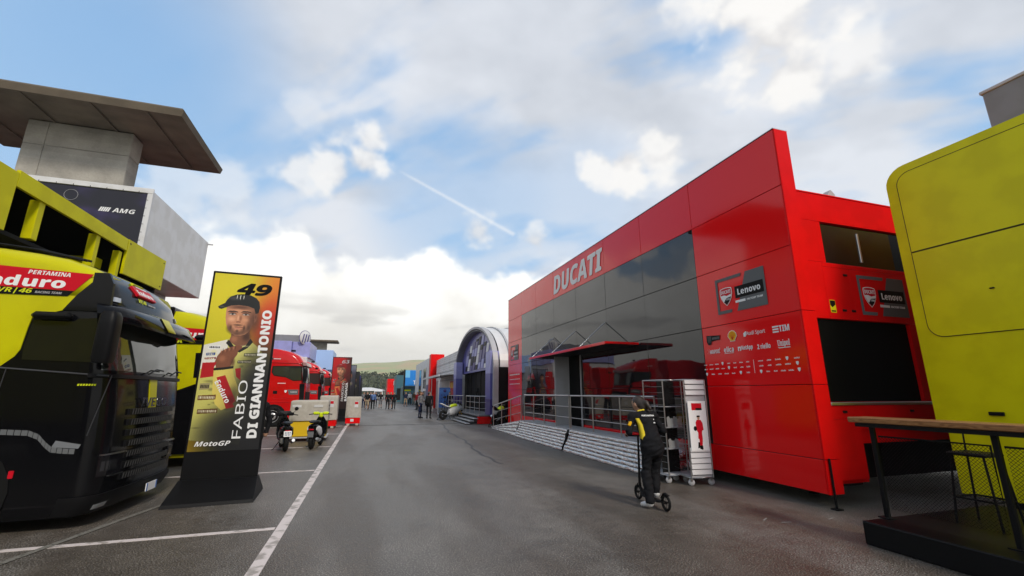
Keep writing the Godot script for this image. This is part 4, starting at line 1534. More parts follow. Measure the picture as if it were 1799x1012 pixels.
func build_red_lorries() -> void:
	var t := thing("red_lorry", "glossy red race lorry nearest the parked motor scooters, whole door window showing", "lorry", Vector3(-3.15, 0, -27.3), 0, "red lorries parked in bays")
	cab_rear = -2.35
	cab_levels = [[0.28, -0.05, 1.20, 0.2], [0.5, 0.0, 1.25, 0.22], [2.15, -0.04, 1.25, 0.22], [3.1, -0.20, 1.24, 0.22], [3.32, -0.26, 1.23, 0.28], [3.6, -0.45, 1.21, 0.36], [3.82, -0.78, 1.17, 0.42], [3.97, -1.4, 1.12, 0.46]]
	var s := new_shape()
	cab_shell(s, 0.28, 3.97, 30)
	put(s, "cab", M.red_truck, t)
	cab_details(t, 3.97, 2.2, 3.05, M.red_truck)
	var fl := Transform3D(Basis(), Vector3(0, 0, 1.25))
	var w := bare("door_window", t)
	s = new_shape()
	plate(s, poly([-1.66, 3.05, -0.30, 3.07, -0.22, 2.34, -0.62, 2.32, -1.00, 2.50, -1.56, 2.58, -1.68, 2.76]), -0.01, 0.006, fl)
	put(s, "pane", M.windscreen, w)
	s = new_shape()
	var edge := poly([-1.66, 3.05, -0.30, 3.07, -0.22, 2.34, -0.62, 2.32, -1.00, 2.50, -1.56, 2.58, -1.68, 2.76])
	for i in edge.size():
		var a: Vector2 = edge[i]
		var b: Vector2 = edge[(i + 1) % edge.size()]
		tube(s, [Vector3(a.x, a.y, 1.256), Vector3(b.x, b.y, 1.256)], 0.018, 4)
	put(s, "seal", M.black_satin, w)
	# swage lines, decals, steps
	for line in [[[Vector3(-2.3, 3.27, 1.245), Vector3(-0.5, 3.24, 1.245), Vector3(-0.3, 3.16, 1.235)], 0.03], [[Vector3(-2.3, 1.22, 1.25), Vector3(-0.3, 1.22, 1.25)], 0.02], [[Vector3(-1.5, 1.40, 1.25), Vector3(-0.35, 1.43, 1.25)], 0.015]]:
		s = new_shape()
		tube(s, line[0], line[1], 6)
		put(s, "swage", M.red_truck, t)
	s = new_shape()
	plate(s, poly([-0.85, 1.86, -0.32, 1.86, -0.32, 1.60, -0.75, 1.60]), 0, 0.003, fl)
	put(s, "grey_decal", M.grey_print, t)
	lettering("Lenovo", 0.06, fl * Transform3D(Basis(), Vector3(-0.54, 1.74, 0.004)), M.white_print, t, 0.3)
	s = new_shape()
	plate(s, shield_poly(0.12, 0.14), 0, 0.004, fl * Transform3D(Basis(), Vector3(-0.93, 1.76, 0)))
	put(s, "shield", M.white_print, t)
	for k in [[-1.35, 2.16, 0.34], [-1.85, 3.42, 0.5]]:
		s = new_shape()
		var x := 0.0
		while x < k[2]:
			plate(s, poly([x, 0, x + 0.035, 0, x + 0.035, 0.04, x, 0.04]), 0, 0.003, fl * Transform3D(Basis(), Vector3(k[0], k[1], 0)))
			x += 0.048
		put(s, "small_print", M.white_print, t)
	s = new_shape()
	bx(s, Vector3(-1.42, 1.72, 1.25), Vector3(0.2, 0.16, 0.02), 0.006)
	put(s, "door_handle", M.black_satin, t)
	s = new_shape()
	cab_patch(s, 1.4, 3.6, 3.1, 3.28, 0.16, 14, 2)
	put(s, "sun_visor", mat("visor_tint", lin(0.30, 0.14, 0.12), 0.1), t)
	s = new_shape()
	cab_patch(s, 2.05, 2.95, 0.75, 1.75, 0.02, 8, 3)
	put(s, "grille", M.black_satin, t)
	for q0 in [1.55, 2.9]:
		s = new_shape()
		cab_patch(s, q0, q0 + 0.55, 0.55, 0.78, 0.02, 6, 2)
		put(s, "headlamp", M.lamp_glass, t)
	s = new_shape()
	plate(s, poly([-0.30, 2.15, -0.06, 2.15, 0.0, 0.8, -0.22, 0.8]), -0.05, 0.006, fl)
	put(s, "corner_panel", M.black_satin, t)
	for sg in [1.0, -1.0]:
		lorry_wheel(t, Vector3(-1.42, 0.515, sg * 1.13), sg, M.aluminium)
	s = new_shape()
	plate(s, ellipse(0.63, 0.62, 20, -1.42, 0.5), 0.0, 0.004, fl)
	put(s, "wheel_arch", M.black_matt, t)
	s = new_shape()
	tube(s, [Vector3(-0.9, 3.90, 0.4), Vector3(-0.9, 3.99, 0.4)], 0.12, 10)
	put(s, "beacon", M.black_satin, t)
	lorry_trailer(t, M.red_truck, 3.9)
	copy(t, "middle one of the three glossy red race lorries", Vector3(-3.15, 0, -36.7))
	copy(t, "farthest red race lorry, next to the red rider banner", Vector3(-3.15, 0, -46.2))

# ---------------------------------------------------------------- arched hospitality and the units beyond it
func arch_pt(a: float, hw: float, rise: float, spring: float) -> Vector2:   # a: 0 = near foot of the curve, PI = far foot
	return Vector2(cos(a) * hw, spring + sin(a) * rise)

func arch_band(s: SurfaceTool, hw: float, rise: float, spring: float, th: float, x0: float, x1: float, foot: float) -> void:
	var rings := []
	var list := [[Vector2(hw, foot), Vector2(hw - th, foot)]]
	for k in 25:
		var a := PI * k / 24.0
		list.append([arch_pt(a, hw, rise, spring), arch_pt(a, hw - th, rise - th, spring)])
	list.append([Vector2(-hw, foot), Vector2(-hw + th, foot)])
	for q in list:
		var o: Vector2 = q[0]
		var i: Vector2 = q[1]
		rings.append([Vector3(x0, o.y, o.x), Vector3(x1, o.y, o.x), Vector3(x1, i.y, i.x), Vector3(x0, i.y, i.x)])
	loft(s, rings, true, true, true, -1)

func build_arched_hospitality() -> void:
	var c := -29.7
	var t := thing("arched_hospitality", "lilac blue arched hospitality hall with grey vault and black and white blocks", "hospitality unit", Vector3(6.6, 0, c))
	var s := new_shape()
	arch_band(s, 5.9, 2.95, 3.1, 0.15, -0.05, 0.25, 0.5)
	put(s, "arch_rim", M.light_grey, t)
	s = new_shape()
	arch_band(s, 5.86, 2.9, 3.1, 0.06, 0.35, 9.0, 3.1)
	put(s, "vault", M.white_panel, t)
	for k in 6:
		s = new_shape()
		arch_band(s, 5.95, 2.99, 3.1, 0.08, 0.9 + k * 1.3, 1.02 + k * 1.3, 3.05)
		put(s, "vault_rib", M.light_grey, t)
	s = new_shape()
	arch_band(s, 5.66, 2.70, 3.1, 0.03, 0.0, 2.4, 3.1)
	put(s, "vault_lining", M.mid_grey, t)
	# recessed front: dark glazing below, slanted blocks above
	s = new_shape()
	span(s, Vector3(0.75, 0.5, -5.6), Vector3(0.85, 3.3, 5.6))
	put(s, "glazing", M.dark_glass, t)
	for k in 7:
		s = new_shape()
		span(s, Vector3(0.71, 0.5, -4.6 + k * 1.45), Vector3(0.75, 3.3, -4.55 + k * 1.45))
		put(s, "mullion", M.black_satin, t)
	s = new_shape()
	var up := []
	for k in 17:
		up.append(arch_pt(PI * k / 16.0, 5.62, 2.66, 3.1))
	plate(s, up, -0.1, 0.0, Transform3D(FACE_ROAD_RIGHT, Vector3(0.42, 0, 0)))
	put(s, "upper_wall", M.lilac, t)
	var cols := [M.black_print, M.white_print, M.lilac_pale, M.black_print, M.purple, M.white_print]
	for k in 11:
		var z := -3.9 + k * 0.82
		var top := 3.1 + 2.4 * sqrt(maxf(0.05, 1.0 - pow(z / 5.6, 2.0)))
		var y := 3.25
		var n := 0
		while y < top - 0.2 and n < 7:
			var hgt := rng.randf_range(0.25, 0.75)
			var y2 := minf(y + hgt, top - 0.1)
			s = new_shape()
			var sh := 0.55
			plate(s, [Vector2(z + (y - 3.2) * sh, y), Vector2(z + 0.6 + (y - 3.2) * sh, y), Vector2(z + 0.6 + (y2 - 3.2) * sh, y2), Vector2(z + (y2 - 3.2) * sh, y2)], 0.0, 0.03, Transform3D(FACE_ROAD_RIGHT, Vector3(0.42, 0, 0)))
			if absf(z + 0.6 + (y2 - 3.2) * sh) < 5.0 * sqrt(maxf(0.0, 1.0 - pow((y2 - 3.1) / 2.6, 2.0))):
				put(s, "wall_block", cols[(k * 5 + n * 2 + (k / 3)) % 6], t)
			y = y2 + 0.03
			n += 1
	# pilasters in three tones
	for sg in [1.0, -1.0]:
		for b in [[0.5, 1.35, M.purple], [1.355, 2.75, M.lilac], [2.755, 4.0, M.lilac_pale]]:
			s = new_shape()
			span(s, Vector3(-0.16, b[0], sg * 5.62), Vector3(0.34, b[1], sg * 4.55), 0.01)
			put(s, "pilaster_block", b[2], t)
	# near flank: dark gap, round lilac columns
	s = new_shape()
	span(s, Vector3(0.3, 0.0, 5.62), Vector3(0.75, 3.1, 5.8))
	span(s, Vector3(0.8, 0.0, 5.2), Vector3(9.0, 3.1, 5.5))
	put(s, "flank_wall", M.black_satin, t)
	for k in 4:
		for b in [[0.0, 1.35, M.purple], [1.36, 3.06, M.lilac]]:
			s = new_shape()
			tube(s, [Vector3(1.5 + k * 1.6, b[0], 5.75), Vector3(1.5 + k * 1.6, b[1], 5.75)], 0.45, 16)
			put(s, "column", b[2], t)
	# terrace with steps and railing
	var p := thing("terrace", "raised terrace with steps in front of the arched lilac hall", "platform", Vector3(5.95, 0, c))
	s = new_shape()
	span(s, Vector3(0.02, 0.42, -5.5), Vector3(3.0, 0.5, 5.0), 0.01)
	put(s, "floor_board", M.mid_grey, p)
	s = new_shape()
	span(s, Vector3(0.1, 0.0, -5.4), Vector3(2.9, 0.42, 4.9))
	put(s, "skirt", M.black_satin, p)
	for k in 3:
		s = new_shape()
		span(s, Vector3(-0.02 - k * 0.24, 0.28 - k * 0.12, 0.6), Vector3(-0.26 - k * 0.24, 0.32 - k * 0.12, 5.1 + k * 0.05), 0.008)
		put(s, "step", M.aluminium, p)
	s = new_shape()
	span(s, Vector3(-0.05, 0.02, 4.95), Vector3(1.0, 0.40, 5.0))
	put(s, "red_riser", M.red_paint, p)
	railing(p, [Vector3(0.1, 0.5, -5.3), Vector3(0.1, 0.5, 0.3)], 5, 1.0)
	railing(p, [Vector3(0.1, 0.5, 1.2), Vector3(0.1, 0.5, 4.8), Vector3(1.5, 0.5, 4.8)], 3, 1.0)

func railing(parent: Node3D, path: Array, n: int, h: float) -> void:
	var r := bare("railing", parent)
	var s := new_shape()
	var top := []
	for p in path:
		top.append(p + Vector3(0, h, 0))
	tube(s, top, 0.024, 8)
	put(s, "handrail", M.steel, r)
	for f in [0.33, 0.66]:
		s = new_shape()
		var mid := []
		for p in path:
			mid.append(p + Vector3(0, h * f, 0))
		tube(s, mid, 0.011, 6)
		put(s, "rail", M.steel, r)
	for i in path.size() - 1:
		for k in n + 1:
			if i > 0 and k == 0:
				continue
			var b: Vector3 = path[i].lerp(path[i + 1], float(k) / n)
			s = new_shape()
			tube(s, [b, b + Vector3(0, h, 0)], 0.02, 8)
			put(s, "post", M.steel, r)

func build_far_buildings() -> void:
	var s: SurfaceTool
	# perforated white unit with awning
	var t := thing("perforated_unit", "white perforated screen unit with a pale awning beyond the arched hall", "hospitality unit", Vector3(7.2, 0, -36.2))
	s = new_shape()
	span(s, Vector3(0.1, 0, 0), Vector3(6, 5.2, -14.5))
	put(s, "body", M.light_grey, t)
	for i in 5:
		for j in 3:
			s = new_shape()
			bx(s, Vector3(0.04, 3.3 + j * 0.78, -1.4 - i * 2.8), Vector3(0.08, 0.74, 2.72), 0.01)
			put(s, "screen_panel", M.white_panel, t)
	s = new_shape()
	for i in 44:
		for j in 12:
			bx(s, Vector3(-0.002, 3.05 + j * 0.19, -0.25 - i * 0.32 - (0.1 if j % 2 else 0.0)), Vector3(0.006, 0.07, 0.07))
	put(s, "perforation", M.mid_grey, t).set_meta("kind", "stuff")
	s = new_shape()
	span(s, Vector3(0.0, 0.6, -0.5), Vector3(0.09, 2.7, -5.5))
	put(s, "white_wall", M.white_panel, t)
	s = new_shape()
	span(s, Vector3(-0.02, 1.5, -2.0), Vector3(-0.005, 2.7, -5.0))
	put(s, "red_poster", M.red_print, t)
	s = new_shape()
	span(s, Vector3(-0.035, 2.1, -2.2), Vector3(-0.022, 2.6, -4.8))
	put(s, "gold_poster", M.gold_print, t)
	var a := bare("awning", t)
	s = new_shape()
	bx(s, Vector3(-0.85, 3.15, -5.5), Vector3(1.75, 0.04, 10.5), 0.01, Basis(Vector3.BACK, 0.10))
	put(s, "awning_cloth", M.mid_grey, a)
	s = new_shape()
	bx(s, Vector3(-1.74, 3.08, -5.5), Vector3(0.06, 0.16, 10.6), 0.01)
	put(s, "awning_edge", M.white_panel, a)
	for z in [-0.6, -5.0, -10.4]:
		s = new_shape()
		tube(s, [Vector3(-1.68, 0.0, z), Vector3(-1.68, 3.02, z)], 0.035, 6)
		put(s, "post", M.white_panel, a)
	# barriers in front of it
	for k in 4:
		var b := thing("crowd_barrier", ["crowd barrier nearest the blue display board", "second crowd barrier beyond the blue display board", "third crowd barrier beyond the blue display board", "farthest crowd barrier, before the white and red unit"][k], "barrier", Vector3(5.3, 0, -39.5 - k * 2.4), 0, "barriers along the awning")
		s = new_shape()
		tube(s, [Vector3(0, 0.02, -1.1), Vector3(0, 1.08, -1.1), Vector3(0, 1.08, 1.1), Vector3(0, 0.02, 1.1)], 0.022, 6)
		tube(s, [Vector3(0, 0.22, -1.1), Vector3(0, 0.22, 1.1)], 0.018, 6)
		put(s, "frame", M.aluminium, b)
		for q in 11:
			s = new_shape()
			tube(s, [Vector3(0, 0.22, -0.95 + q * 0.19), Vector3(0, 1.08, -0.95 + q * 0.19)], 0.010, 5)
			put(s, "bar", M.aluminium, b)
		s = new_shape()
		bx(s, Vector3(0, 0.012, -0.9), Vector3(0.5, 0.02, 0.05))
		bx(s, Vector3(0, 0.012, 0.9), Vector3(0.5, 0.02, 0.05))
		put(s, "foot_bar", M.aluminium, b)
	# white and red unit with tall purple windows
	t = thing("white_red_unit", "white unit with red end fin and two tall purple windows", "hospitality unit", Vector3(6.75, 0, -51.2))
	s = new_shape()
	span(s, Vector3(0, 0.2, 0), Vector3(6, 5.75, -17.5), 0.02)
	put(s, "wall", M.white_panel, t)
	s = new_shape()
	span(s, Vector3(-0.12, 0.0, 0.25), Vector3(1.4, 6.0, -1.2), 0.02)
	put(s, "red_fin", M.red_paint, t)
	for z in [-4.4, -9.4]:
		var w := bare("window", t)
		s = new_shape()
		span(s, Vector3(-0.03, 0.9, z), Vector3(0.02, 4.7, z - 2.7), 0.01)
		put(s, "pane", mat("purple_glass", lin(0.025, 0.012, 0.06), 0.06), w)
		s = new_shape()
		span(s, Vector3(-0.05, 0.86, z + 0.03), Vector3(0.02, 4.74, z + 0.08))
		span(s, Vector3(-0.05, 0.86, z - 2.73), Vector3(0.02, 4.74, z - 2.78))
		put(s, "frame", M.white_panel, w)
	s = new_shape()
	span(s, Vector3(-0.04, 0.2, -1.3), Vector3(-0.01, 2.6, -4.0))
	put(s, "purple_board", M.purple, t)
	# blue unit with its sign
	t = thing("blue_unit", "bright blue sign board on a dark stand with white letters", "sign", Vector3(5.3, 0, -72.0))
	s = new_shape()
	span(s, Vector3(0.2, 2.75, -0.6), Vector3(2.9, 5.15, 0.0), 0.03)
	put(s, "board", M.blue, t)
	s = new_shape()
	span(s, Vector3(-0.02, 1.3, -0.7), Vector3(0.17, 5.25, 0.05), 0.02)
	put(s, "edge_post", M.black_satin, t)
	s = new_shape()
	span(s, Vector3(0.2, 4.0, 0.003), Vector3(0.9, 5.14, 0.012))
	put(s, "pale_patch", mat("sky_blue", lin(0.16, 0.50, 0.80), 0.4), t)
	lettering("TRA", 0.62, Transform3D(Basis(), Vector3(2.15, 3.25, 0.012)), M.white_print, t, 1.4, 0.0, "bold", "lettering", 0.02)
	s = new_shape()
	span(s, Vector3(0.0, 0, -0.8), Vector3(6.6, 2.7, -6.0), 0.02)
	span(s, Vector3(2.95, 2.7, -0.1), Vector3(6.6, 5.3, -1.0), 0.02)
	put(s, "dark_body", M.teal, t)
	s = new_shape()
	span(s, Vector3(0.1, 1.95, -0.79), Vector3(1.2, 2.2, -0.77))
	put(s, "lime_strip", M.lime_print, t)
	# darker units further down, each its own
	for u in [["grey_green_unit", "tall grey green unit between blue sign and red far unit", 4.95, -86.0, 2.4, 4.9, M.teal, M.black_satin], ["red_far_unit", "far red unit with white box on top at the lane's end", 5.1, -128.0, 3.0, 5.4, M.red_paint, M.white_panel]]:
		t = thing(u[0], u[1], "hospitality unit", Vector3(u[2], 0, u[3]))
		s = new_shape()
		span(s, Vector3(0, 0, 0), Vector3(u[4], u[5], -7), 0.03)
		put(s, "wall", u[6], t)
		s = new_shape()
		if u[6] == M.teal:
			plate(s, poly([0.1, 4.9, 1.3, 4.9, 1.5, 5.7, 0.4, 5.2]), -3.0, 0.02)
		else:
			span(s, Vector3(1.6, 3.7, 0.01), Vector3(3.0, 4.9, 0.3), 0.02)
		put(s, "top_board", u[7], t)
		for k in 2:
			s = new_shape()
			span(s, Vector3(0.2 + k * 1.1, 0.4, 0.02), Vector3(1.1 + k * 1.1, 2.5, 0.05), 0.01)
			put(s, "front_board", M.black_satin if u[6] == M.teal else M.red_gloss, t)
	# vehicles closing the lane
	for v in [["white van facing the lane at its far end", 2.5, -112.0, 2.0, 2.4], ["low white tent roof beyond the far van", 1.0, -140.0, 9.0, 2.9]]:
		var van: bool = v[4] < 2.5
		t = thing("white_van" if van else "white_tent", v[0], "van" if van else "tent", Vector3(v[1], 0, v[2]))
		s = new_shape()
		if van:
			loft(s, [[Vector3(-1, 0.35, 0), Vector3(1, 0.35, 0), Vector3(1, 0.35, -5), Vector3(-1, 0.35, -5)], [Vector3(-1, 1.2, 0.05), Vector3(1, 1.2, 0.05), Vector3(1, 1.2, -5), Vector3(-1, 1.2, -5)], [Vector3(-0.9, 2.1, -0.7), Vector3(0.9, 2.1, -0.7), Vector3(0.9, 2.1, -5), Vector3(-0.9, 2.1, -5)], [Vector3(-0.8, 2.3, -1.1), Vector3(0.8, 2.3, -1.1), Vector3(0.8, 2.3, -5), Vector3(-0.8, 2.3, -5)]], true, true, true, -1)
			put(s, "body", M.white_panel, t)
			s = new_shape()
			quad(s, Vector3(-0.85, 1.3, 0.02), Vector3(0.85, 1.3, 0.02), Vector3(0.78, 2.0, -0.58), Vector3(-0.78, 2.0, -0.58))
			put(s, "windscreen", M.windscreen, t)
			for x in [-0.85, 0.85]:
				s = new_shape()
				lathe(s, [Vector2(0.0, -0.1), Vector2(0.34, -0.1), Vector2(0.34, 0.1), Vector2(0.0, 0.1)], 14, Transform3D(Basis(Vector3.BACK, PI / 2), Vector3(x, 0.34, -0.9)))
				put(s, "wheel", M.rubber, t)
		else:
			loft(s, [[Vector3(-6, 2.2, 3), Vector3(4, 2.2, 3), Vector3(4, 2.2, -5), Vector3(-6, 2.2, -5)], [Vector3(-5.8, 2.5, 2.8), Vector3(3.8, 2.5, 2.8), Vector3(3.8, 2.5, -4.8), Vector3(-5.8, 2.5, -4.8)], [Vector3(-2, 3.2, -0.8), Vector3(0, 3.2, -0.8), Vector3(0, 3.2, -1.2), Vector3(-2, 3.2, -1.2)]], true, true, true, -1)
			put(s, "roof", M.white_panel, t)
			for q in [[-5.9, 2.9], [3.9, 2.9], [3.9, -4.9], [-5.9, -4.9], [-1, 2.9]]:
				s = new_shape()
				tube(s, [Vector3(q[0], 0, q[1]), Vector3(q[0], 2.2, q[1])], 0.05, 6)
				put(s, "pole", M.aluminium, t)
	# lilac roofs behind the red lorries
	t = thing("lilac_unit", "lilac roof boxes with round sign rising behind the red lorries", "hospitality unit", Vector3(-9.6, 0, -45.0))
	s = new_shape()
	span(s, Vector3(-4, 5.0, 0), Vector3(2.6, 6.36, -6), 0.03)
	put(s, "roof_box", M.lilac_pale, t)
	s = new_shape()
	span(s, Vector3(2.62, 4.9, -0.5), Vector3(4.15, 6.36, -6), 0.03)
	put(s, "roof_box", M.lilac_pale, t)
	s = new_shape()
	span(s, Vector3(3.4, 4.2, -9.0), Vector3(5.6, 6.4, -14), 0.03)
	put(s, "roof_box", mat("pale_blue", lin(0.35, 0.5, 0.8), 0.4), t)
	s = new_shape()
	span(s, Vector3(-4, 0, -0.2), Vector3(4.0, 4.95, -14))
	put(s, "lower_wall", M.white_panel, t)
	s = new_shape()
	span(s, Vector3(-4, 6.37, -1.5), Vector3(3.1, 7.1, -5), 0.02)
	put(s, "grey_box", M.mid_grey, t)
	s = new_shape()
	lathe(s, [Vector2(0.0, -0.08), Vector2(0.62, -0.08), Vector2(0.68, 0.0), Vector2(0.62, 0.08), Vector2(0.0, 0.08)], 26, Transform3D(Basis(Vector3(0, 1, 0), 0.9) * Basis(Vector3.RIGHT, PI / 2), Vector3(3.6, 6.75, -0.6)))
	var disc := put(s, "round_sign", M.white_panel, t)
	s = new_shape()
	for k in 26:
		var a0 := TAU * k / 26.0
		var a1 := TAU * (k + 1) / 26.0
		var bb := Basis(Vector3(0, 1, 0), 0.9)
		tube(s, [Vector3(3.6, 6.75, -0.6) + bb * Vector3(cos(a0) * 0.68, sin(a0) * 0.68, 0), Vector3(3.6, 6.75, -0.6) + bb * Vector3(cos(a1) * 0.68, sin(a1) * 0.68, 0)], 0.03, 5)
	for k in 3:
		bx(s, Vector3(3.6, 6.7, -0.6) + Basis(Vector3.UP, 0.9) * Vector3(-0.3 + k * 0.3, 0, 0.1), Vector3(0.1, 0.8, 0.03), 0, Basis(Vector3.UP, 0.9) * Basis(Vector3.BACK, -0.2))
	put(s, "sign_ring", M.purple, disc)
	# blue lorry at the end of the red row
	t = thing("blue_lorry", "blue lorry roof just beyond the red lorries", "lorry", Vector3(-3.75, 0, -58.2), 0, "team lorries parked in bays")
	cab_levels = [[0.28, -0.05, 1.20, 0.2], [1.9, -0.04, 1.25, 0.22], [2.85, -0.20, 1.24, 0.22], [3.4, -0.45, 1.21, 0.36], [3.62, -0.78, 1.17, 0.42], [3.9, -1.4, 1.12, 0.46]]
	s = new_shape()
	cab_shell(s, 0.28, 3.9, 14)
	put(s, "cab", M.blue, t)
	cab_details(t, 3.8, 1.95, 2.78, M.blue)
	s = new_shape()
	span(s, Vector3(-9, 0.5, -1.24), Vector3(-2.4, 4.4, 1.24), 0.03)
	put(s, "trailer", M.blue, t)

# ---------------------------------------------------------------- platform with railing and foil skirt before the red unit
func build_entrance_platform() -> void:
	var t := thing("entrance_platform", "entrance platform with ramp, steel railing and quilted silver skirt before red unit", "platform", Vector3(6.0, 0, -8.3))
	var s := new_shape()
	plate(s, poly([0, 0, 0.0, 0.60, 9.0, 0.60, 13.6, 0.06, 13.6, 0]), 0.0, 0.62, Transform3D(FACE_ROAD_LEFT, Vector3(-0.02, 0, 0)))
	put(s, "deck", M.mid_grey, t)
	s = new_shape()
	for q in [[0.0, 9.0, 0.605, 0.605], [9.02, 13.6, 0.605, 0.065]]:
		loft(s, [[Vector3(-0.06, q[2], -q[0]), Vector3(0.62, q[2], -q[0]), Vector3(0.62, q[2] + 0.03, -q[0]), Vector3(-0.06, q[2] + 0.03, -q[0])], [Vector3(-0.06, q[3], -q[1]), Vector3(0.62, q[3], -q[1]), Vector3(0.62, q[3] + 0.03, -q[1]), Vector3(-0.06, q[3] + 0.03, -q[1])]], true, true, true, -1)
	put(s, "deck_board", M.light_grey, t)
	# skirt of quilted foil strips, in three bays, each strip its own piece; it slopes out to the ground
	for bay in [[0.15, 4.45, 0.60, 0.60, 7], [4.62, 9.15, 0.60, 0.59, 7], [9.2, 13.4, 0.585, 0.10, 4]]:
		var n: int = bay[4]
		for k in n:
			var f0 := float(k) / n
			var f1 := float(k + 1) / n
			s = new_shape()
			var cols := 30
			var rings := []
			for i in cols + 1:
				var u := float(i) / cols
				var z: float = -lerpf(bay[0], bay[1], u)
				var h: float = lerpf(bay[2], bay[3], u)
				var wob := 0.010 * sin(u * 37.0 + k * 1.7) + 0.008 * sin(u * 91.0 + k)
				var row := []
				for q in [[f0, 0.0], [lerpf(f0, f1, 0.12), 0.016], [lerpf(f0, f1, 0.5), 0.006], [lerpf(f0, f1, 0.88), 0.014], [f1, 0.0]]:
					var y: float = h * (1.0 - q[0]) + 0.004
					var x: float = -0.07 - (0.24 * pow(q[0], 1.2)) * (h / 0.6) - q[1] - wob * (0.3 + q[0])
					row.append(Vector3(x, maxf(y, 0.004), z))
				rings.append(row)
			loft(s, rings, false, false, false)
			put(s, "skirt_strip", M.foil, t)
	# dark gap between the bays and the loose fold at the near end
	s = new_shape()
	plate(s, poly([4.45, 0.0, 4.62, 0.0, 4.56, 0.5, 4.48, 0.5]), -0.12, 0.0, Transform3D(FACE_ROAD_LEFT, Vector3(-0.06, 0, 0)))
	put(s, "skirt_gap", M.black_matt, t)
	s = new_shape()
	var rr := []
	for i in 15:
		var v := i / 14.0
		var row := []
		for j in 10:
			var u := j / 9.0
			row.append(Vector3(-0.12 + u * 0.72, 0.62 - v * 0.6, 0.04 + 0.10 * v + 0.035 * sin(u * 9.0 + v * 5.0) + 0.03 * sin(v * 16.0 + u * 4.0)))
		rr.append(row)
	loft(s, rr, false, false, false)
	put(s, "skirt_fold", M.foil, t)
	railing(t, [Vector3(0.0, 0.63, -0.2), Vector3(0, 0.63, -4.5)], 3, 0.98)
	railing(t, [Vector3(0.0, 0.63, -4.6), Vector3(0, 0.63, -8.8)], 4, 0.98)
	railing(t, [Vector3(0.0, 0.60, -9.2), Vector3(0, 0.10, -13.4)], 3, 0.98)

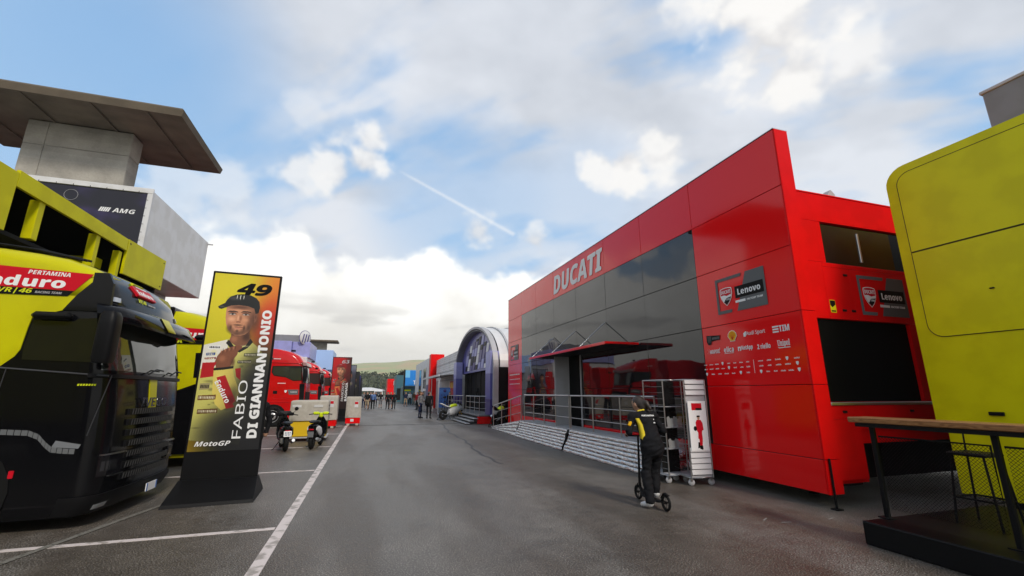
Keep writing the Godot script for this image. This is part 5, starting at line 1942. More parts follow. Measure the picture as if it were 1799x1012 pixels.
# ---------------------------------------------------------------- dark bar deck on the right
func build_bar_deck() -> void:
	var t := thing("bar_deck", "low black deck with wooden bar rail and wire mesh sides beside lime trailer", "deck", Vector3(5.6, 0, -4.1))
	var s := new_shape()
	span(s, Vector3(0, 0.0, 0), Vector3(2.45, 0.25, 7.0), 0.012)
	put(s, "platform", M.black_satin, t)
	s = new_shape()
	span(s, Vector3(0.28, 1.335, -0.17), Vector3(0.62, 1.40, 7.0), 0.008)
	put(s, "bar_top", M.wood, t)
	s = new_shape()
	span(s, Vector3(0.3, 1.285, -0.1), Vector3(0.6, 1.33, 7.0))
	put(s, "bar_frame", M.black_satin, t)
	for z in [0.03, 1.18, 2.4, 3.6, 4.8]:
		s = new_shape()
		bx(s, Vector3(0.40, 0.77, z), Vector3(0.05, 1.04, 0.05), 0.006)
		bx(s, Vector3(0.40, 0.256, z), Vector3(0.14, 0.012, 0.14), 0.003)
		put(s, "post", M.black_satin, t)
	for z in [0.03, 1.18, 2.4]:
		s = new_shape()
		tube(s, [Vector3(0.40, 1.18, z + 0.06), Vector3(0.40, 1.18, z + 1.1), Vector3(0.40, 0.36, z + 1.1), Vector3(0.40, 0.36, z + 0.06), Vector3(0.40, 1.16, z + 0.06)], 0.012, 6)
		put(s, "mesh_frame", M.black_satin, t)
		s = new_shape()
		var step := 0.035
		for sg in [-1.0, 1.0]:
			for k in range(-24, 60):
				# diagonal wires clipped to the frame
				var z0: float = z + 0.06
				var cut := Geometry2D.intersect_polyline_with_polygon(PackedVector2Array([Vector2(k * step, 0.36), Vector2(k * step + sg * 0.82, 1.18)]), PackedVector2Array([Vector2(0, 0.36), Vector2(1.04, 0.36), Vector2(1.04, 1.18), Vector2(0, 1.18)]))
				var q := cut[0] if not cut.is_empty() else PackedVector2Array()
				if q.size() >= 2 and q[0].distance_to(q[q.size() - 1]) > 0.02:
					tube(s, [Vector3(0.40, q[0].y, z0 + q[0].x), Vector3(0.40, q[q.size() - 1].y, z0 + q[q.size() - 1].x)], 0.0022, 3, false)
		put(s, "wire_mesh", M.black_satin, t).set_meta("kind", "stuff")
	# stools
	for k in 3:
		var st := thing("bar_stool", ["black bar stool at the deck's far end", "black bar stool in the middle of the deck", "black bar stool nearest the camera on the deck"][k], "stool", Vector3(6.75, 0.25, -3.5 + k * 1.05), 0.2 * k, "bar stools on the deck")
		for q in [[-1, -1], [1, -1], [1, 1], [-1, 1]]:
			s = new_shape()
			tube(s, [Vector3(q[0] * 0.20, 0, q[1] * 0.20), Vector3(q[0] * 0.15, 0.74, q[1] * 0.15)], 0.013, 6)
			put(s, "leg", M.black_satin, st)
		s = new_shape()
		tube(s, [Vector3(-0.18, 0.28, -0.18), Vector3(0.18, 0.28, -0.18), Vector3(0.18, 0.28, 0.18), Vector3(-0.18, 0.28, 0.18), Vector3(-0.18, 0.28, -0.18)], 0.011, 5)
		put(s, "footrest", M.black_satin, st)
		s = new_shape()
		bx(s, Vector3(0, 0.76, 0), Vector3(0.36, 0.04, 0.36), 0.015)
		put(s, "seat", M.black_satin, st)
		s = new_shape()
		tube(s, [Vector3(0.16, 0.76, -0.16), Vector3(0.18, 0.98, -0.16), Vector3(0.18, 0.98, 0.16), Vector3(0.16, 0.76, 0.16)], 0.012, 6)
		put(s, "backrest", M.black_satin, st)
	# round table behind
	var tb := thing("bar_table", "round pale topped high table on the black deck", "table", Vector3(7.35, 0.25, -2.0))
	s = new_shape()
	lathe(s, [Vector2(0.0, 0.0), Vector2(0.24, 0.0), Vector2(0.24, 0.015), Vector2(0.0, 0.03)], 20)
	put(s, "base", M.aluminium, tb)
	s = new_shape()
	tube(s, [Vector3(0, 0.02, 0), Vector3(0, 1.05, 0)], 0.03, 10)
	put(s, "column", M.black_satin, tb)
	s = new_shape()
	lathe(s, [Vector2(0.0, 1.05), Vector2(0.33, 1.05), Vector2(0.34, 1.065), Vector2(0.33, 1.08), Vector2(0.0, 1.08)], 26)
	put(s, "top", M.black_satin, tb)

# ---------------------------------------------------------------- printed rider banners
func fill(im: Image, pts: Array, c: Color) -> void:   # polygon in 0..1 of the picture
	var w := im.get_width()
	var h := im.get_height()
	var lo := 1e9
	var hi := -1e9
	for p in pts:
		lo = minf(lo, p.y * h); hi = maxf(hi, p.y * h)
	for y in range(maxi(0, int(lo)), mini(h, int(hi) + 1)):
		var cuts := []
		for i in pts.size():
			var a := Vector2(pts[i].x * w, pts[i].y * h)
			var b := Vector2(pts[(i + 1) % pts.size()].x * w, pts[(i + 1) % pts.size()].y * h)
			if (a.y <= y + 0.5) != (b.y <= y + 0.5):
				cuts.append(a.x + (y + 0.5 - a.y) / (b.y - a.y) * (b.x - a.x))
		cuts.sort()
		for k in range(0, cuts.size() - 1, 2):
			var x0 := clampi(int(round(cuts[k])), 0, w)
			var x1 := clampi(int(round(cuts[k + 1])), 0, w)
			if x1 > x0:
				im.fill_rect(Rect2i(x0, y, x1 - x0, 1), c)

func airbrush(im: Image, cx: float, cy: float, rx: float, ry: float, c: Color, amount: float) -> void:
	var w := im.get_width()
	var h := im.get_height()
	for y in range(maxi(0, int((cy - ry) * h)), mini(h, int((cy + ry) * h) + 1)):
		for x in range(maxi(0, int((cx - rx) * w)), mini(w, int((cx + rx) * w) + 1)):
			var d := Vector2(((x + 0.5) / w - cx) / rx, ((y + 0.5) / h - cy) / ry).length()
			if d < 1.0:
				im.set_pixel(x, y, im.get_pixel(x, y).lerp(c, amount * (1.0 - d * d) * (1.0 - d * d)))

func rider_print(bg: Array, suit: Color, suit2: Color, cap: Color, big: bool) -> StandardMaterial3D:
	var w := 250 if big else 72
	var h := 736 if big else 212
	var im := Image.create(w, h, false, Image.FORMAT_RGB8)
	im.fill(bg[0])
	var skin := Color(0.78, 0.54, 0.40)
	var dark := Color(0.09, 0.07, 0.06)
	var r := RandomNumberGenerator.new()
	r.seed = 99
	# background washes
	airbrush(im, 0.25, 0.1, 0.9, 0.4, bg[1], 0.9)
	airbrush(im, 1.0, 0.05, 0.5, 0.3, bg[2], 0.8)
	airbrush(im, 0.95, 0.30, 0.55, 0.26, bg[3], 1.0)
	airbrush(im, 0.9, 0.80, 0.75, 0.62, bg[4], 1.0)
	airbrush(im, 0.9, 1.0, 0.95, 0.4, bg[4], 0.95)
	airbrush(im, 0.05, 0.9, 0.4, 0.3, bg[5], 0.9)
	# body: shoulders, chest, near sleeve
	fill(im, poly([0.0, 0.425, 0.06, 0.416, 0.16, 0.408, 0.26, 0.398, 0.34, 0.385, 0.62, 0.385, 0.70, 0.402, 0.78, 0.425, 0.86, 0.455, 0.90, 0.50, 0.92, 0.58, 0.91, 0.70, 0.88, 0.80, 0.70, 0.97, 0.0, 0.94]), suit)
	fill(im, poly([0.0, 0.425, 0.16, 0.408, 0.32, 0.39, 0.36, 0.45, 0.30, 0.52, 0.20, 0.55, 0.0, 0.56]), suit2)
	airbrush(im, 0.62, 0.46, 0.28, 0.08, suit.lerp(Color(0.95, 0.93, 0.55), 0.6), 0.8)
	for k in 26:
		var fx := r.randf_range(0.05, 0.8)
		var fy := r.randf_range(0.46, 0.88)
		airbrush(im, fx, fy, r.randf_range(0.03, 0.12), r.randf_range(0.006, 0.02), suit.lerp(dark if k % 2 == 0 else Color(0.95, 0.9, 0.6), 0.6), 0.55)
	airbrush(im, 0.85, 0.68, 0.45, 0.32, bg[4], 1.0)
	airbrush(im, 0.55, 0.88, 0.6, 0.2, bg[4], 0.85)
	# neck, collar
	fill(im, poly([0.36, 0.33, 0.64, 0.33, 0.645, 0.37, 0.67, 0.395, 0.60, 0.42, 0.52, 0.432, 0.44, 0.42, 0.35, 0.398, 0.37, 0.37]), Color(0.50, 0.32, 0.23))
	airbrush(im, 0.42, 0.385, 0.08, 0.03, Color(0.70, 0.46, 0.33), 0.8)
	airbrush(im, 0.60, 0.37, 0.10, 0.04, Color(0.22, 0.13, 0.10), 0.8)
	fill(im, poly([0.31, 0.41, 0.345, 0.39, 0.44, 0.43, 0.52, 0.442, 0.60, 0.425, 0.665, 0.38, 0.71, 0.40, 0.64, 0.435, 0.53, 0.462, 0.42, 0.45]), dark)
	airbrush(im, 0.60, 0.425, 0.12, 0.008, suit.lerp(Color.WHITE, 0.4), 0.6)
	# face: oval with the jaw, then light and shade of the portrait
	fill(im, poly([0.245, 0.195, 0.30, 0.185, 0.45, 0.18, 0.60, 0.184, 0.675, 0.20, 0.685, 0.24, 0.675, 0.28, 0.655, 0.315, 0.62, 0.34, 0.57, 0.357, 0.50, 0.366, 0.43, 0.366, 0.36, 0.352, 0.305, 0.33, 0.27, 0.30, 0.25, 0.265, 0.243, 0.23]), skin)
	airbrush(im, 0.68, 0.27, 0.16, 0.12, Color(0.36, 0.22, 0.16), 0.95)
	airbrush(im, 0.46, 0.197, 0.30, 0.022, Color(0.36, 0.22, 0.16), 0.9)
	airbrush(im, 0.34, 0.270, 0.09, 0.022, Color(0.93, 0.70, 0.55), 0.8)
	airbrush(im, 0.55, 0.272, 0.08, 0.018, Color(0.86, 0.62, 0.47), 0.7)
	airbrush(im, 0.42, 0.215, 0.10, 0.012, Color(0.86, 0.62, 0.47), 0.6)
	# short beard along jaw and chin
	for q in [[0.315, 0.322, 0.055, 0.035, 0.5], [0.36, 0.338, 0.07, 0.026, 0.5], [0.45, 0.352, 0.13, 0.022, 0.65], [0.545, 0.340, 0.08, 0.028, 0.6], [0.61, 0.320, 0.06, 0.04, 0.6]]:
		airbrush(im, q[0], q[1], q[2], q[3], Color(0.20, 0.13, 0.10), q[4])
	airbrush(im, 0.445, 0.303, 0.10, 0.007, Color(0.20, 0.13, 0.10), 0.85)
	airbrush(im, 0.345, 0.318, 0.03, 0.022, Color(0.24, 0.15, 0.11), 0.7)
	airbrush(im, 0.545, 0.318, 0.03, 0.022, Color(0.20, 0.12, 0.09), 0.8)
	airbrush(im, 0.445, 0.337, 0.035, 0.010, Color(0.20, 0.13, 0.10), 0.7)
	fill(im, poly([0.375, 0.3155, 0.43, 0.312, 0.455, 0.3135, 0.51, 0.3125, 0.535, 0.3165, 0.455, 0.3165]), Color(0.42, 0.22, 0.18))
	airbrush(im, 0.45, 0.321, 0.06, 0.006, Color(0.76, 0.48, 0.40), 0.9)
	# nose
	airbrush(im, 0.475, 0.262, 0.028, 0.026, Color(0.52, 0.33, 0.24), 0.8)
	airbrush(im, 0.435, 0.262, 0.02, 0.026, Color(0.95, 0.74, 0.60), 0.7)
	airbrush(im, 0.445, 0.284, 0.045, 0.007, Color(0.50, 0.30, 0.22), 0.85)
	airbrush(im, 0.425, 0.286, 0.010, 0.003, Color(0.20, 0.10, 0.08), 0.9)
	airbrush(im, 0.472, 0.286, 0.010, 0.003, Color(0.20, 0.10, 0.08), 0.9)
	# eyes and brows
	for q in [[0.345, 0.240, 1.0], [0.545, 0.239, 0.9]]:
		airbrush(im, q[0], q[1] - 0.004, 0.085, 0.017, Color(0.34, 0.20, 0.15), 0.85)
		fill(im, poly([q[0] - 0.055, q[1] + 0.001, q[0] - 0.02, q[1] - 0.0045, q[0] + 0.025, q[1] - 0.004, q[0] + 0.055, q[1] + 0.002, q[0] + 0.01, q[1] + 0.0055, q[0] - 0.03, q[1] + 0.005]), Color(0.74, 0.68, 0.64))
		airbrush(im, q[0], q[1], 0.024, 0.0075, Color(0.06, 0.04, 0.03), 1.0)
		fill(im, poly([q[0] - 0.06, q[1] + 0.0, q[0] - 0.02, q[1] - 0.006, q[0] + 0.03, q[1] - 0.0055, q[0] + 0.06, q[1] + 0.002, q[0] + 0.03, q[1] - 0.003, q[0] - 0.02, q[1] - 0.0035]), dark)
		fill(im, poly([q[0] - 0.085, q[1] - 0.010, q[0] - 0.05, q[1] - 0.0195, q[0] + 0.02, q[1] - 0.021, q[0] + 0.075, q[1] - 0.016, q[0] + 0.08, q[1] - 0.011, q[0] + 0.02, q[1] - 0.0145, q[0] - 0.05, q[1] - 0.0125]), Color(0.12, 0.08, 0.06))
	# ear
	fill(im, poly([0.675, 0.228, 0.715, 0.228, 0.725, 0.245, 0.712, 0.275, 0.685, 0.288]), Color(0.50, 0.31, 0.23))
	airbrush(im, 0.70, 0.25, 0.02, 0.018, Color(0.30, 0.17, 0.12), 0.7)
	# cap
	fill(im, poly([0.115, 0.199, 0.15, 0.190, 0.21, 0.176, 0.235, 0.155, 0.28, 0.136, 0.36, 0.122, 0.46, 0.117, 0.58, 0.121, 0.67, 0.136, 0.725, 0.158, 0.745, 0.19, 0.735, 0.226, 0.69, 0.232, 0.66, 0.200, 0.56, 0.188, 0.42, 0.184, 0.30, 0.190, 0.22, 0.204, 0.17, 0.213, 0.13, 0.21]), cap)
	airbrush(im, 0.34, 0.145, 0.14, 0.02, cap.lerp(Color.WHITE, 0.35), 0.55)
	airbrush(im, 0.17, 0.198, 0.07, 0.008, cap.lerp(Color.WHITE, 0.35), 0.7)
	airbrush(im, 0.52, 0.176, 0.22, 0.008, cap.lerp(Color.BLACK, 0.6), 0.8)
	for k in 3:
		fill(im, poly([0.37 + k * 0.05, 0.126, 0.385 + k * 0.05, 0.125, 0.38 + k * 0.05, 0.15 + 0.004 * (k % 2), 0.372 + k * 0.05, 0.146]), Color(0.85, 0.85, 0.8))
	# hand laid on the chest: back of the hand, fingers, thumb
	fill(im, poly([0.19, 0.52, 0.215, 0.485, 0.26, 0.458, 0.34, 0.440, 0.42, 0.428, 0.50, 0.420, 0.555, 0.424, 0.56, 0.437, 0.51, 0.452, 0.50, 0.475, 0.46, 0.50, 0.42, 0.55, 0.23, 0.56]), Color(0.50, 0.30, 0.21))
	airbrush(im, 0.29, 0.50, 0.08, 0.03, Color(0.66, 0.42, 0.30), 0.8)
	for k in 4:
		airbrush(im, 0.285 + k * 0.058, 0.456 - k * 0.007, 0.009, 0.022, Color(0.30, 0.17, 0.12), 0.9)
		airbrush(im, 0.26 + k * 0.058, 0.458 - k * 0.007, 0.014, 0.014, Color(0.80, 0.55, 0.42), 0.7)
	airbrush(im, 0.45, 0.52, 0.05, 0.04, Color(0.34, 0.20, 0.14), 0.8)
	# forearm
	fill(im, poly([0.19, 0.56, 0.30, 0.556, 0.46, 0.548, 0.50, 0.60, 0.56, 0.645, 0.605, 0.69, 0.58, 0.73, 0.50, 0.765, 0.38, 0.785, 0.28, 0.75, 0.22, 0.69]), suit.lerp(Color(0.92, 0.78, 0.36), 0.5))
	airbrush(im, 0.52, 0.70, 0.14, 0.07, suit.lerp(dark, 0.55), 0.8)
	airbrush(im, 0.30, 0.62, 0.08, 0.05, Color(0.95, 0.88, 0.55), 0.6)
	fill(im, poly([0.19, 0.553, 0.32, 0.549, 0.47, 0.54, 0.475, 0.553, 0.33, 0.562, 0.19, 0.567]), dark)
	# badges on the suit
	var badge := Color(0.70, 0.06, 0.10)
	fill(im, poly([0.25, 0.605, 0.37, 0.592, 0.57, 0.735, 0.53, 0.75, 0.57, 0.768, 0.45, 0.778]), badge)
	airbrush(im, 0.50, 0.73, 0.10, 0.04, Color(0.40, 0.03, 0.05), 0.7)
	fill(im, poly([0.02, 0.525, 0.22, 0.52, 0.19, 0.55, 0.20, 0.60, 0.02, 0.61]), badge)
	fill(im, poly([0.50, 0.555, 0.58, 0.55, 0.60, 0.62, 0.53, 0.60]), badge)
	for q in [[0.07, 0.425, 0.17, 0.022, Color(0.92, 0.92, 0.92)], [0.05, 0.466, 0.13, 0.018, Color(0.16, 0.28, 0.55)], [0.04, 0.492, 0.16, 0.014, Color(0.5, 0.15, 0.2)], [0.60, 0.462, 0.20, 0.022, Color(0.30, 0.30, 0.16)], [0.52, 0.505, 0.20, 0.020, dark], [0.03, 0.635, 0.14, 0.040, Color(0.62, 0.58, 0.40)], [0.03, 0.70, 0.25, 0.030, Color(0.42, 0.28, 0.12)], [0.05, 0.775, 0.28, 0.028, Color(0.36, 0.22, 0.09)]]:
		fill(im, poly([q[0], q[1] + 0.004, q[0] + q[2], q[1], q[0] + q[2], q[1] + q[3] - 0.004, q[0], q[1] + q[3]]), q[4])
		var bx0: float = q[0] + 0.012
		while bx0 < q[0] + q[2] - 0.02:   # strokes that read as lettering
			var bw := r.randf_range(0.008, 0.02)
			var ink: Color = dark if q[4].get_luminance() > 0.3 else Color(0.85, 0.82, 0.7)
			fill(im, poly([bx0, q[1] + q[3] * 0.3, bx0 + bw, q[1] + q[3] * 0.28, bx0 + bw, q[1] + q[3] * 0.72, bx0, q[1] + q[3] * 0.75]), ink)
			bx0 += bw + 0.008
	airbrush(im, 0.9, 0.72, 0.62, 0.42, bg[4], 0.75)
	airbrush(im, 0.6, 0.95, 0.9, 0.22, bg[4], 0.85)
	# print grain
	for y in h:
		for x in w:
			var c := im.get_pixel(x, y)
			var g := r.randf_range(-0.022, 0.022)
			im.set_pixel(x, y, Color(c.r + g, c.g + g, c.b + g))
	im.resize(w * 9 / 10, h * 9 / 10, Image.INTERPOLATE_LANCZOS)
	im.resize(w, h, Image.INTERPOLATE_CUBIC)
	var m := StandardMaterial3D.new()
	m.resource_name = "rider_print"
	m.albedo_texture = ImageTexture.create_from_image(im)
	m.roughness = 0.35
	m.texture_repeat = false
	return m

func banner_stand(label: String, at: Vector3, turn: float, tex: Material, number: String, name1: String, name2: String, numc: Material, letters: bool) -> Node3D:
	var t := thing("rider_banner", label, "banner", at, turn, "rider banners along the lane")
	var w := 1.12
	var s := new_shape()
	span(s, Vector3(-w / 2, 0.24, -0.06), Vector3(w / 2, 3.87, 0.0), 0.01)
	put(s, "board", M.black_satin, t)
	printed("print", tex, w - 0.07, 3.09, Transform3D(Basis(), Vector3(0, 2.285, 0.004)), t)
	# foot: folded plate sloping forwards
	s = new_shape()
	loft(s, [[Vector3(-0.62, 0.0, 0.62), Vector3(0.62, 0.0, 0.62), Vector3(0.62, 0.0, -0.5), Vector3(-0.62, 0.0, -0.5)], [Vector3(-0.61, 0.05, 0.6), Vector3(0.61, 0.05, 0.6), Vector3(0.61, 0.05, -0.48), Vector3(-0.61, 0.05, -0.48)], [Vector3(-0.57, 0.30, 0.04), Vector3(0.57, 0.30, 0.04), Vector3(0.57, 0.30, -0.12), Vector3(-0.57, 0.30, -0.12)]], true, true, true, -1)
	put(s, "foot", M.black_satin, t)
	if letters:
		var up := Basis(Vector3.BACK, PI / 2)
		lettering(number, 0.20, Transform3D(Basis(), Vector3(0.14, 3.57, 0.006)), numc, t, 0.52, 0.35, "bold", "lettering", 0.002, 0.008)
		lettering(name2, 0.14, Transform3D(up, Vector3(0.39, 2.06, 0.006)), M.white_print, t, 2.25, 0.0, "bold", "lettering", 0.002, 0.007)
		lettering(name1, 0.135, Transform3D(up, Vector3(0.16, 1.42, 0.006)), M.white_print, t, 0.98, 0.0, "thin", "lettering", 0.002)
		lettering("MotoGP", 0.075, Transform3D(Basis(), Vector3(-0.17, 0.86, 0.006)), M.white_print, t, 0.5, 0.35, "bold", "lettering", 0.002)
		lettering("Enduro", 0.085, Transform3D(Basis(Vector3.BACK, -1.05), Vector3(-0.14, 1.72, 0.006)), M.white_print, t, 0.42, 0.0, "bold", "lettering", 0.002)
	else:
		var up := Basis(Vector3.BACK, PI / 2)
		lettering(number, 0.20, Transform3D(Basis(), Vector3(0.2, 3.58, 0.006)), numc, t, 0.42, 0.25, "bold", "lettering", 0.002)
		lettering(name2, 0.13, Transform3D(up, Vector3(0.36, 1.75, 0.006)), M.white_print, t, 1.1, 0.0, "bold", "lettering", 0.002)
		lettering(name1, 0.13, Transform3D(up, Vector3(0.16, 1.75, 0.006)), M.white_print, t, 1.1, 0.0, "thin", "lettering", 0.002)
	return t

func build_banners() -> void:
	var main := rider_print([Color(0.78, 0.74, 0.10), Color(0.86, 0.80, 0.10), Color(0.90, 0.45, 0.12), Color(0.78, 0.13, 0.08), Color(0.09, 0.09, 0.10), Color(0.62, 0.47, 0.06)], Color(0.78, 0.76, 0.40), Color(0.88, 0.87, 0.82), Color(0.07, 0.07, 0.07), true)
	banner_stand("tall yellow rider banner numbered 49 on a black foot beside the black lorry", Vector3(-2.27, 0, -9.05), deg_to_rad(4), main, "49", "FABIO", "DI GIANNANTONIO", M.black_print, true)
	var red := rider_print([Color(0.62, 0.05, 0.07), Color(0.75, 0.06, 0.08), Color(0.2, 0.06, 0.06), Color(0.35, 0.04, 0.05), Color(0.12, 0.05, 0.05), Color(0.5, 0.04, 0.05)], Color(0.68, 0.07, 0.09), Color(0.75, 0.1, 0.1), Color(0.55, 0.05, 0.07), false)
	banner_stand("red rider banner numbered 63 behind the grey covered crates", Vector3(-1.62, 0, -29.6), 0.0, red, "63", "FRANCESCO", "BAGNAIA", M.light_grey, false)
	var grey := rider_print([Color(0.3, 0.33, 0.40), Color(0.42, 0.46, 0.55), Color(0.5, 0.5, 0.55), Color(0.2, 0.2, 0.25), Color(0.1, 0.1, 0.12), Color(0.3, 0.3, 0.32)], Color(0.36, 0.30, 0.42), Color(0.5, 0.45, 0.55), Color(0.1, 0.1, 0.12), false)
	var black := rider_print([Color(0.06, 0.06, 0.07), Color(0.10, 0.10, 0.11), Color(0.12, 0.12, 0.12), Color(0.08, 0.08, 0.08), Color(0.05, 0.05, 0.05), Color(0.1, 0.1, 0.1)], Color(0.16, 0.16, 0.17), Color(0.6, 0.6, 0.6), Color(0.07, 0.07, 0.07), false)
	var blue := rider_print([Color(0.16, 0.16, 0.36), Color(0.24, 0.24, 0.5), Color(0.2, 0.2, 0.4), Color(0.1, 0.1, 0.25), Color(0.06, 0.06, 0.1), Color(0.2, 0.2, 0.4)], Color(0.2, 0.2, 0.45), Color(0.7, 0.7, 0.75), Color(0.1, 0.1, 0.2), false)
	var k := 0
	for q in [[-1.52, -38.0, grey, "blue grey rider banner just behind the red one"], [-1.45, -50.0, black, "black rider banner, third along the lane after the yellow one"], [-1.45, -61.0, blue, "dark blue rider banner between two black ones far along the lane"], [-1.45, -72.0, black, "black rider banner beyond the dark blue one"], [-1.5, -84.0, grey, "farthest rider banner by the walking group"]]:
		var t := thing("rider_banner", q[3], "banner", Vector3(q[0], 0, q[1]), 0, "rider banners along the lane")
		var s := new_shape()
		span(s, Vector3(-0.56, 0.24, -0.06), Vector3(0.56, 3.87, 0.0), 0.01)
		put(s, "board", M.black_satin, t)
		printed("print", q[2], 1.05, 3.1, Transform3D(Basis(), Vector3(0, 2.28, 0.004)), t)
		s = new_shape()
		loft(s, [[Vector3(-0.62, 0.0, 0.62), Vector3(0.62, 0.0, 0.62), Vector3(0.62, 0.0, -0.5), Vector3(-0.62, 0.0, -0.5)], [Vector3(-0.57, 0.30, 0.04), Vector3(0.57, 0.30, 0.04), Vector3(0.57, 0.30, -0.12), Vector3(-0.57, 0.30, -0.12)]], true, true, true, -1)
		put(s, "foot", M.black_satin, t)
		k += 1

# ---------------------------------------------------------------- roll cages and crates
func build_cages() -> void:
	for c in 2:
		var t := thing("roll_cage", ["wire roll cage with grey shelves and clear film, behind the poster cage", "wire roll cage with white slats and standing rider poster on its end"][c], "roll cage", [Vector3(5.86, 0, -8.02), Vector3(6.16, 0, -7.66)][c], [0.06, -0.10][c], "roll cages beside the red unit")
		var w := 0.46
		var d := 0.62
		var s: SurfaceTool
		for q in [[-1, -1], [1, -1], [1, 1], [-1, 1]]:
			s = new_shape()
			tube(s, [Vector3(q[0] * w / 2, 0.14, q[1] * d / 2), Vector3(q[0] * w / 2, 1.95, q[1] * d / 2)], 0.013, 6)
			put(s, "upright", M.steel, t)
			var wh := bare("castor", t, Vector3(q[0] * (w / 2 - 0.02), 0.06, q[1] * (d / 2 - 0.05)))
			s = new_shape()
			lathe(s, [Vector2(0.0, -0.017), Vector2(0.055, -0.017), Vector2(0.06, -0.01), Vector2(0.06, 0.01), Vector2(0.055, 0.017), Vector2(0.0, 0.017)], 16, Transform3D(Basis(Vector3.RIGHT, PI / 2) * Basis(Vector3.BACK, 0.3), Vector3.ZERO))
			put(s, "wheel", M.light_grey, wh)
			s = new_shape()
			bx(s, Vector3(0, 0.045, 0.0), Vector3(0.05, 0.06, 0.06), 0.005)
			put(s, "fork", M.steel, wh)
		for y in [0.14, 1.95]:
			s = new_shape()
			tube(s, [Vector3(-w / 2, y, -d / 2), Vector3(w / 2, y, -d / 2), Vector3(w / 2, y, d / 2), Vector3(-w / 2, y, d / 2), Vector3(-w / 2, y, -d / 2)], 0.012, 6)
			put(s, "frame_ring", M.steel, t)
		s = new_shape()
		span(s, Vector3(-w / 2 + 0.01, 0.15, -d / 2 + 0.01), Vector3(w / 2 - 0.01, 0.17, d / 2 - 0.01))
		put(s, "base_board", M.light_grey, t)
		# wires
		for k in 15:
			s = new_shape()
			var y := 0.26 + k * 0.12
			tube(s, [Vector3(-w / 2, y, d / 2), Vector3(-w / 2, y, -d / 2), Vector3(w / 2, y, -d / 2), Vector3(w / 2, y, d / 2)], 0.003, 4)
			put(s, "wire", M.steel, t)
		if c == 0:
			for y in [0.62, 1.02, 1.42]:
				s = new_shape()
				span(s, Vector3(-w / 2 + 0.01, y, -d / 2 + 0.01), Vector3(w / 2 - 0.01, y + 0.012, d / 2 - 0.01))
				put(s, "shelf", M.light_grey, t)
			var film := mat("clear_film", lin(0.5, 0.5, 0.5), 0.15)
			film.transparency = BaseMaterial3D.TRANSPARENCY_ALPHA
			film.albedo_color.a = 0.45
			for k in 2:
				s = new_shape()
				var rings := []
				for i in 9:
					var u := i / 8.0
					rings.append([Vector3(-w / 2 + 0.03 + u * 0.38, 0.80 + k * 0.42 + 0.03 * sin(u * 15.0), d / 2 + 0.008 + 0.012 * sin(u * 22.0)), Vector3(-w / 2 + 0.03 + u * 0.38, 0.64 + k * 0.40, d / 2 + 0.012 + 0.012 * cos(u * 17.0))])
				loft(s, rings, false, false, false)
				put(s, "film", film, t)
			s = new_shape()
			span(s, Vector3(-w / 2 + 0.02, 0.17, 0.1), Vector3(w / 2 - 0.01, 1.93, 0.11))
			put(s, "back_board", M.black_matt, t)
			s = new_shape()
			span(s, Vector3(w / 2 - 0.03, 0.17, -d / 2 + 0.02), Vector3(w / 2 - 0.015, 1.93, 0.09))
			put(s, "side_board", M.black_matt, t)
		else:
			for k in 12:
				var y := 0.24 + k * 0.10 if k < 5 else 1.28 + (k - 1) * 0.0 + (k - 5) * 0.105
				if k >= 5 and y < 1.6:
					continue
				s = new_shape()
				bx(s, Vector3(0, y, d / 2 + 0.004), Vector3(w - 0.04, 0.085, 0.012), 0.003, Basis(Vector3.RIGHT, -0.12))
				put(s, "slat", M.white_panel, t)
			s = new_shape()
			span(s, Vector3(-w / 2 + 0.01, 0.17, d / 2 - 0.03), Vector3(w / 2 - 0.01, 1.93, d / 2 - 0.02))
			put(s, "inner_board", M.light_grey, t)
			var p := bare("poster", t)
			s = new_shape()
			bx(s, Vector3(0, 1.08, d / 2 + 0.018), Vector3(w - 0.07, 0.92, 0.012), 0.003)
			put(s, "sheet", M.white_print, p)
			var pz := d / 2 + 0.0245
			s = new_shape()
			plate(s, poly([-0.12, 1.50, 0.10, 1.50, 0.10, 1.37, -0.12, 1.37]), pz, pz + 0.001)
			put(s, "red_mark", M.red_print, p)
			s = new_shape()
			plate(s, poly([-0.035, 1.41, 0.10, 1.41, 0.10, 1.37, -0.035, 1.37]), pz, pz + 0.002)
			put(s, "black_mark", M.black_print, p)
			# standing figure in red leathers, printed
			s = new_shape()
			plate(s, poly([-0.06, 1.14, -0.03, 1.19, 0.05, 1.19, 0.09, 1.13, 0.10, 1.0, 0.07, 0.99, 0.06, 0.95, 0.065, 0.84, 0.05, 0.72, 0.0, 0.72, -0.01, 0.84, -0.03, 0.84, -0.02, 0.95, -0.05, 1.0]), pz, pz + 0.001)
			put(s, "printed_leathers", M.red_print, p)
			s = new_shape()
			plate(s, poly([0.0, 0.72, 0.055, 0.72, 0.06, 0.66, 0.05, 0.64, -0.01, 0.66]), pz, pz + 0.002)
			plate(s, poly([-0.035, 0.78, 0.0, 0.78, -0.005, 0.68, -0.05, 0.67]), pz, pz + 0.0015)
			plate(s, ellipse(0.035, 0.045, 12, -0.075, 1.03), pz, pz + 0.002)
			plate(s, poly([-0.02, 1.27, 0.04, 1.27, 0.045, 1.24, -0.03, 1.24]), pz, pz + 0.002)
			put(s, "printed_black", M.black_print, p)
			s = new_shape()
			plate(s, ellipse(0.026, 0.036, 12, 0.01, 1.225), pz, pz + 0.0012)
			put(s, "printed_face", M.skin, p)

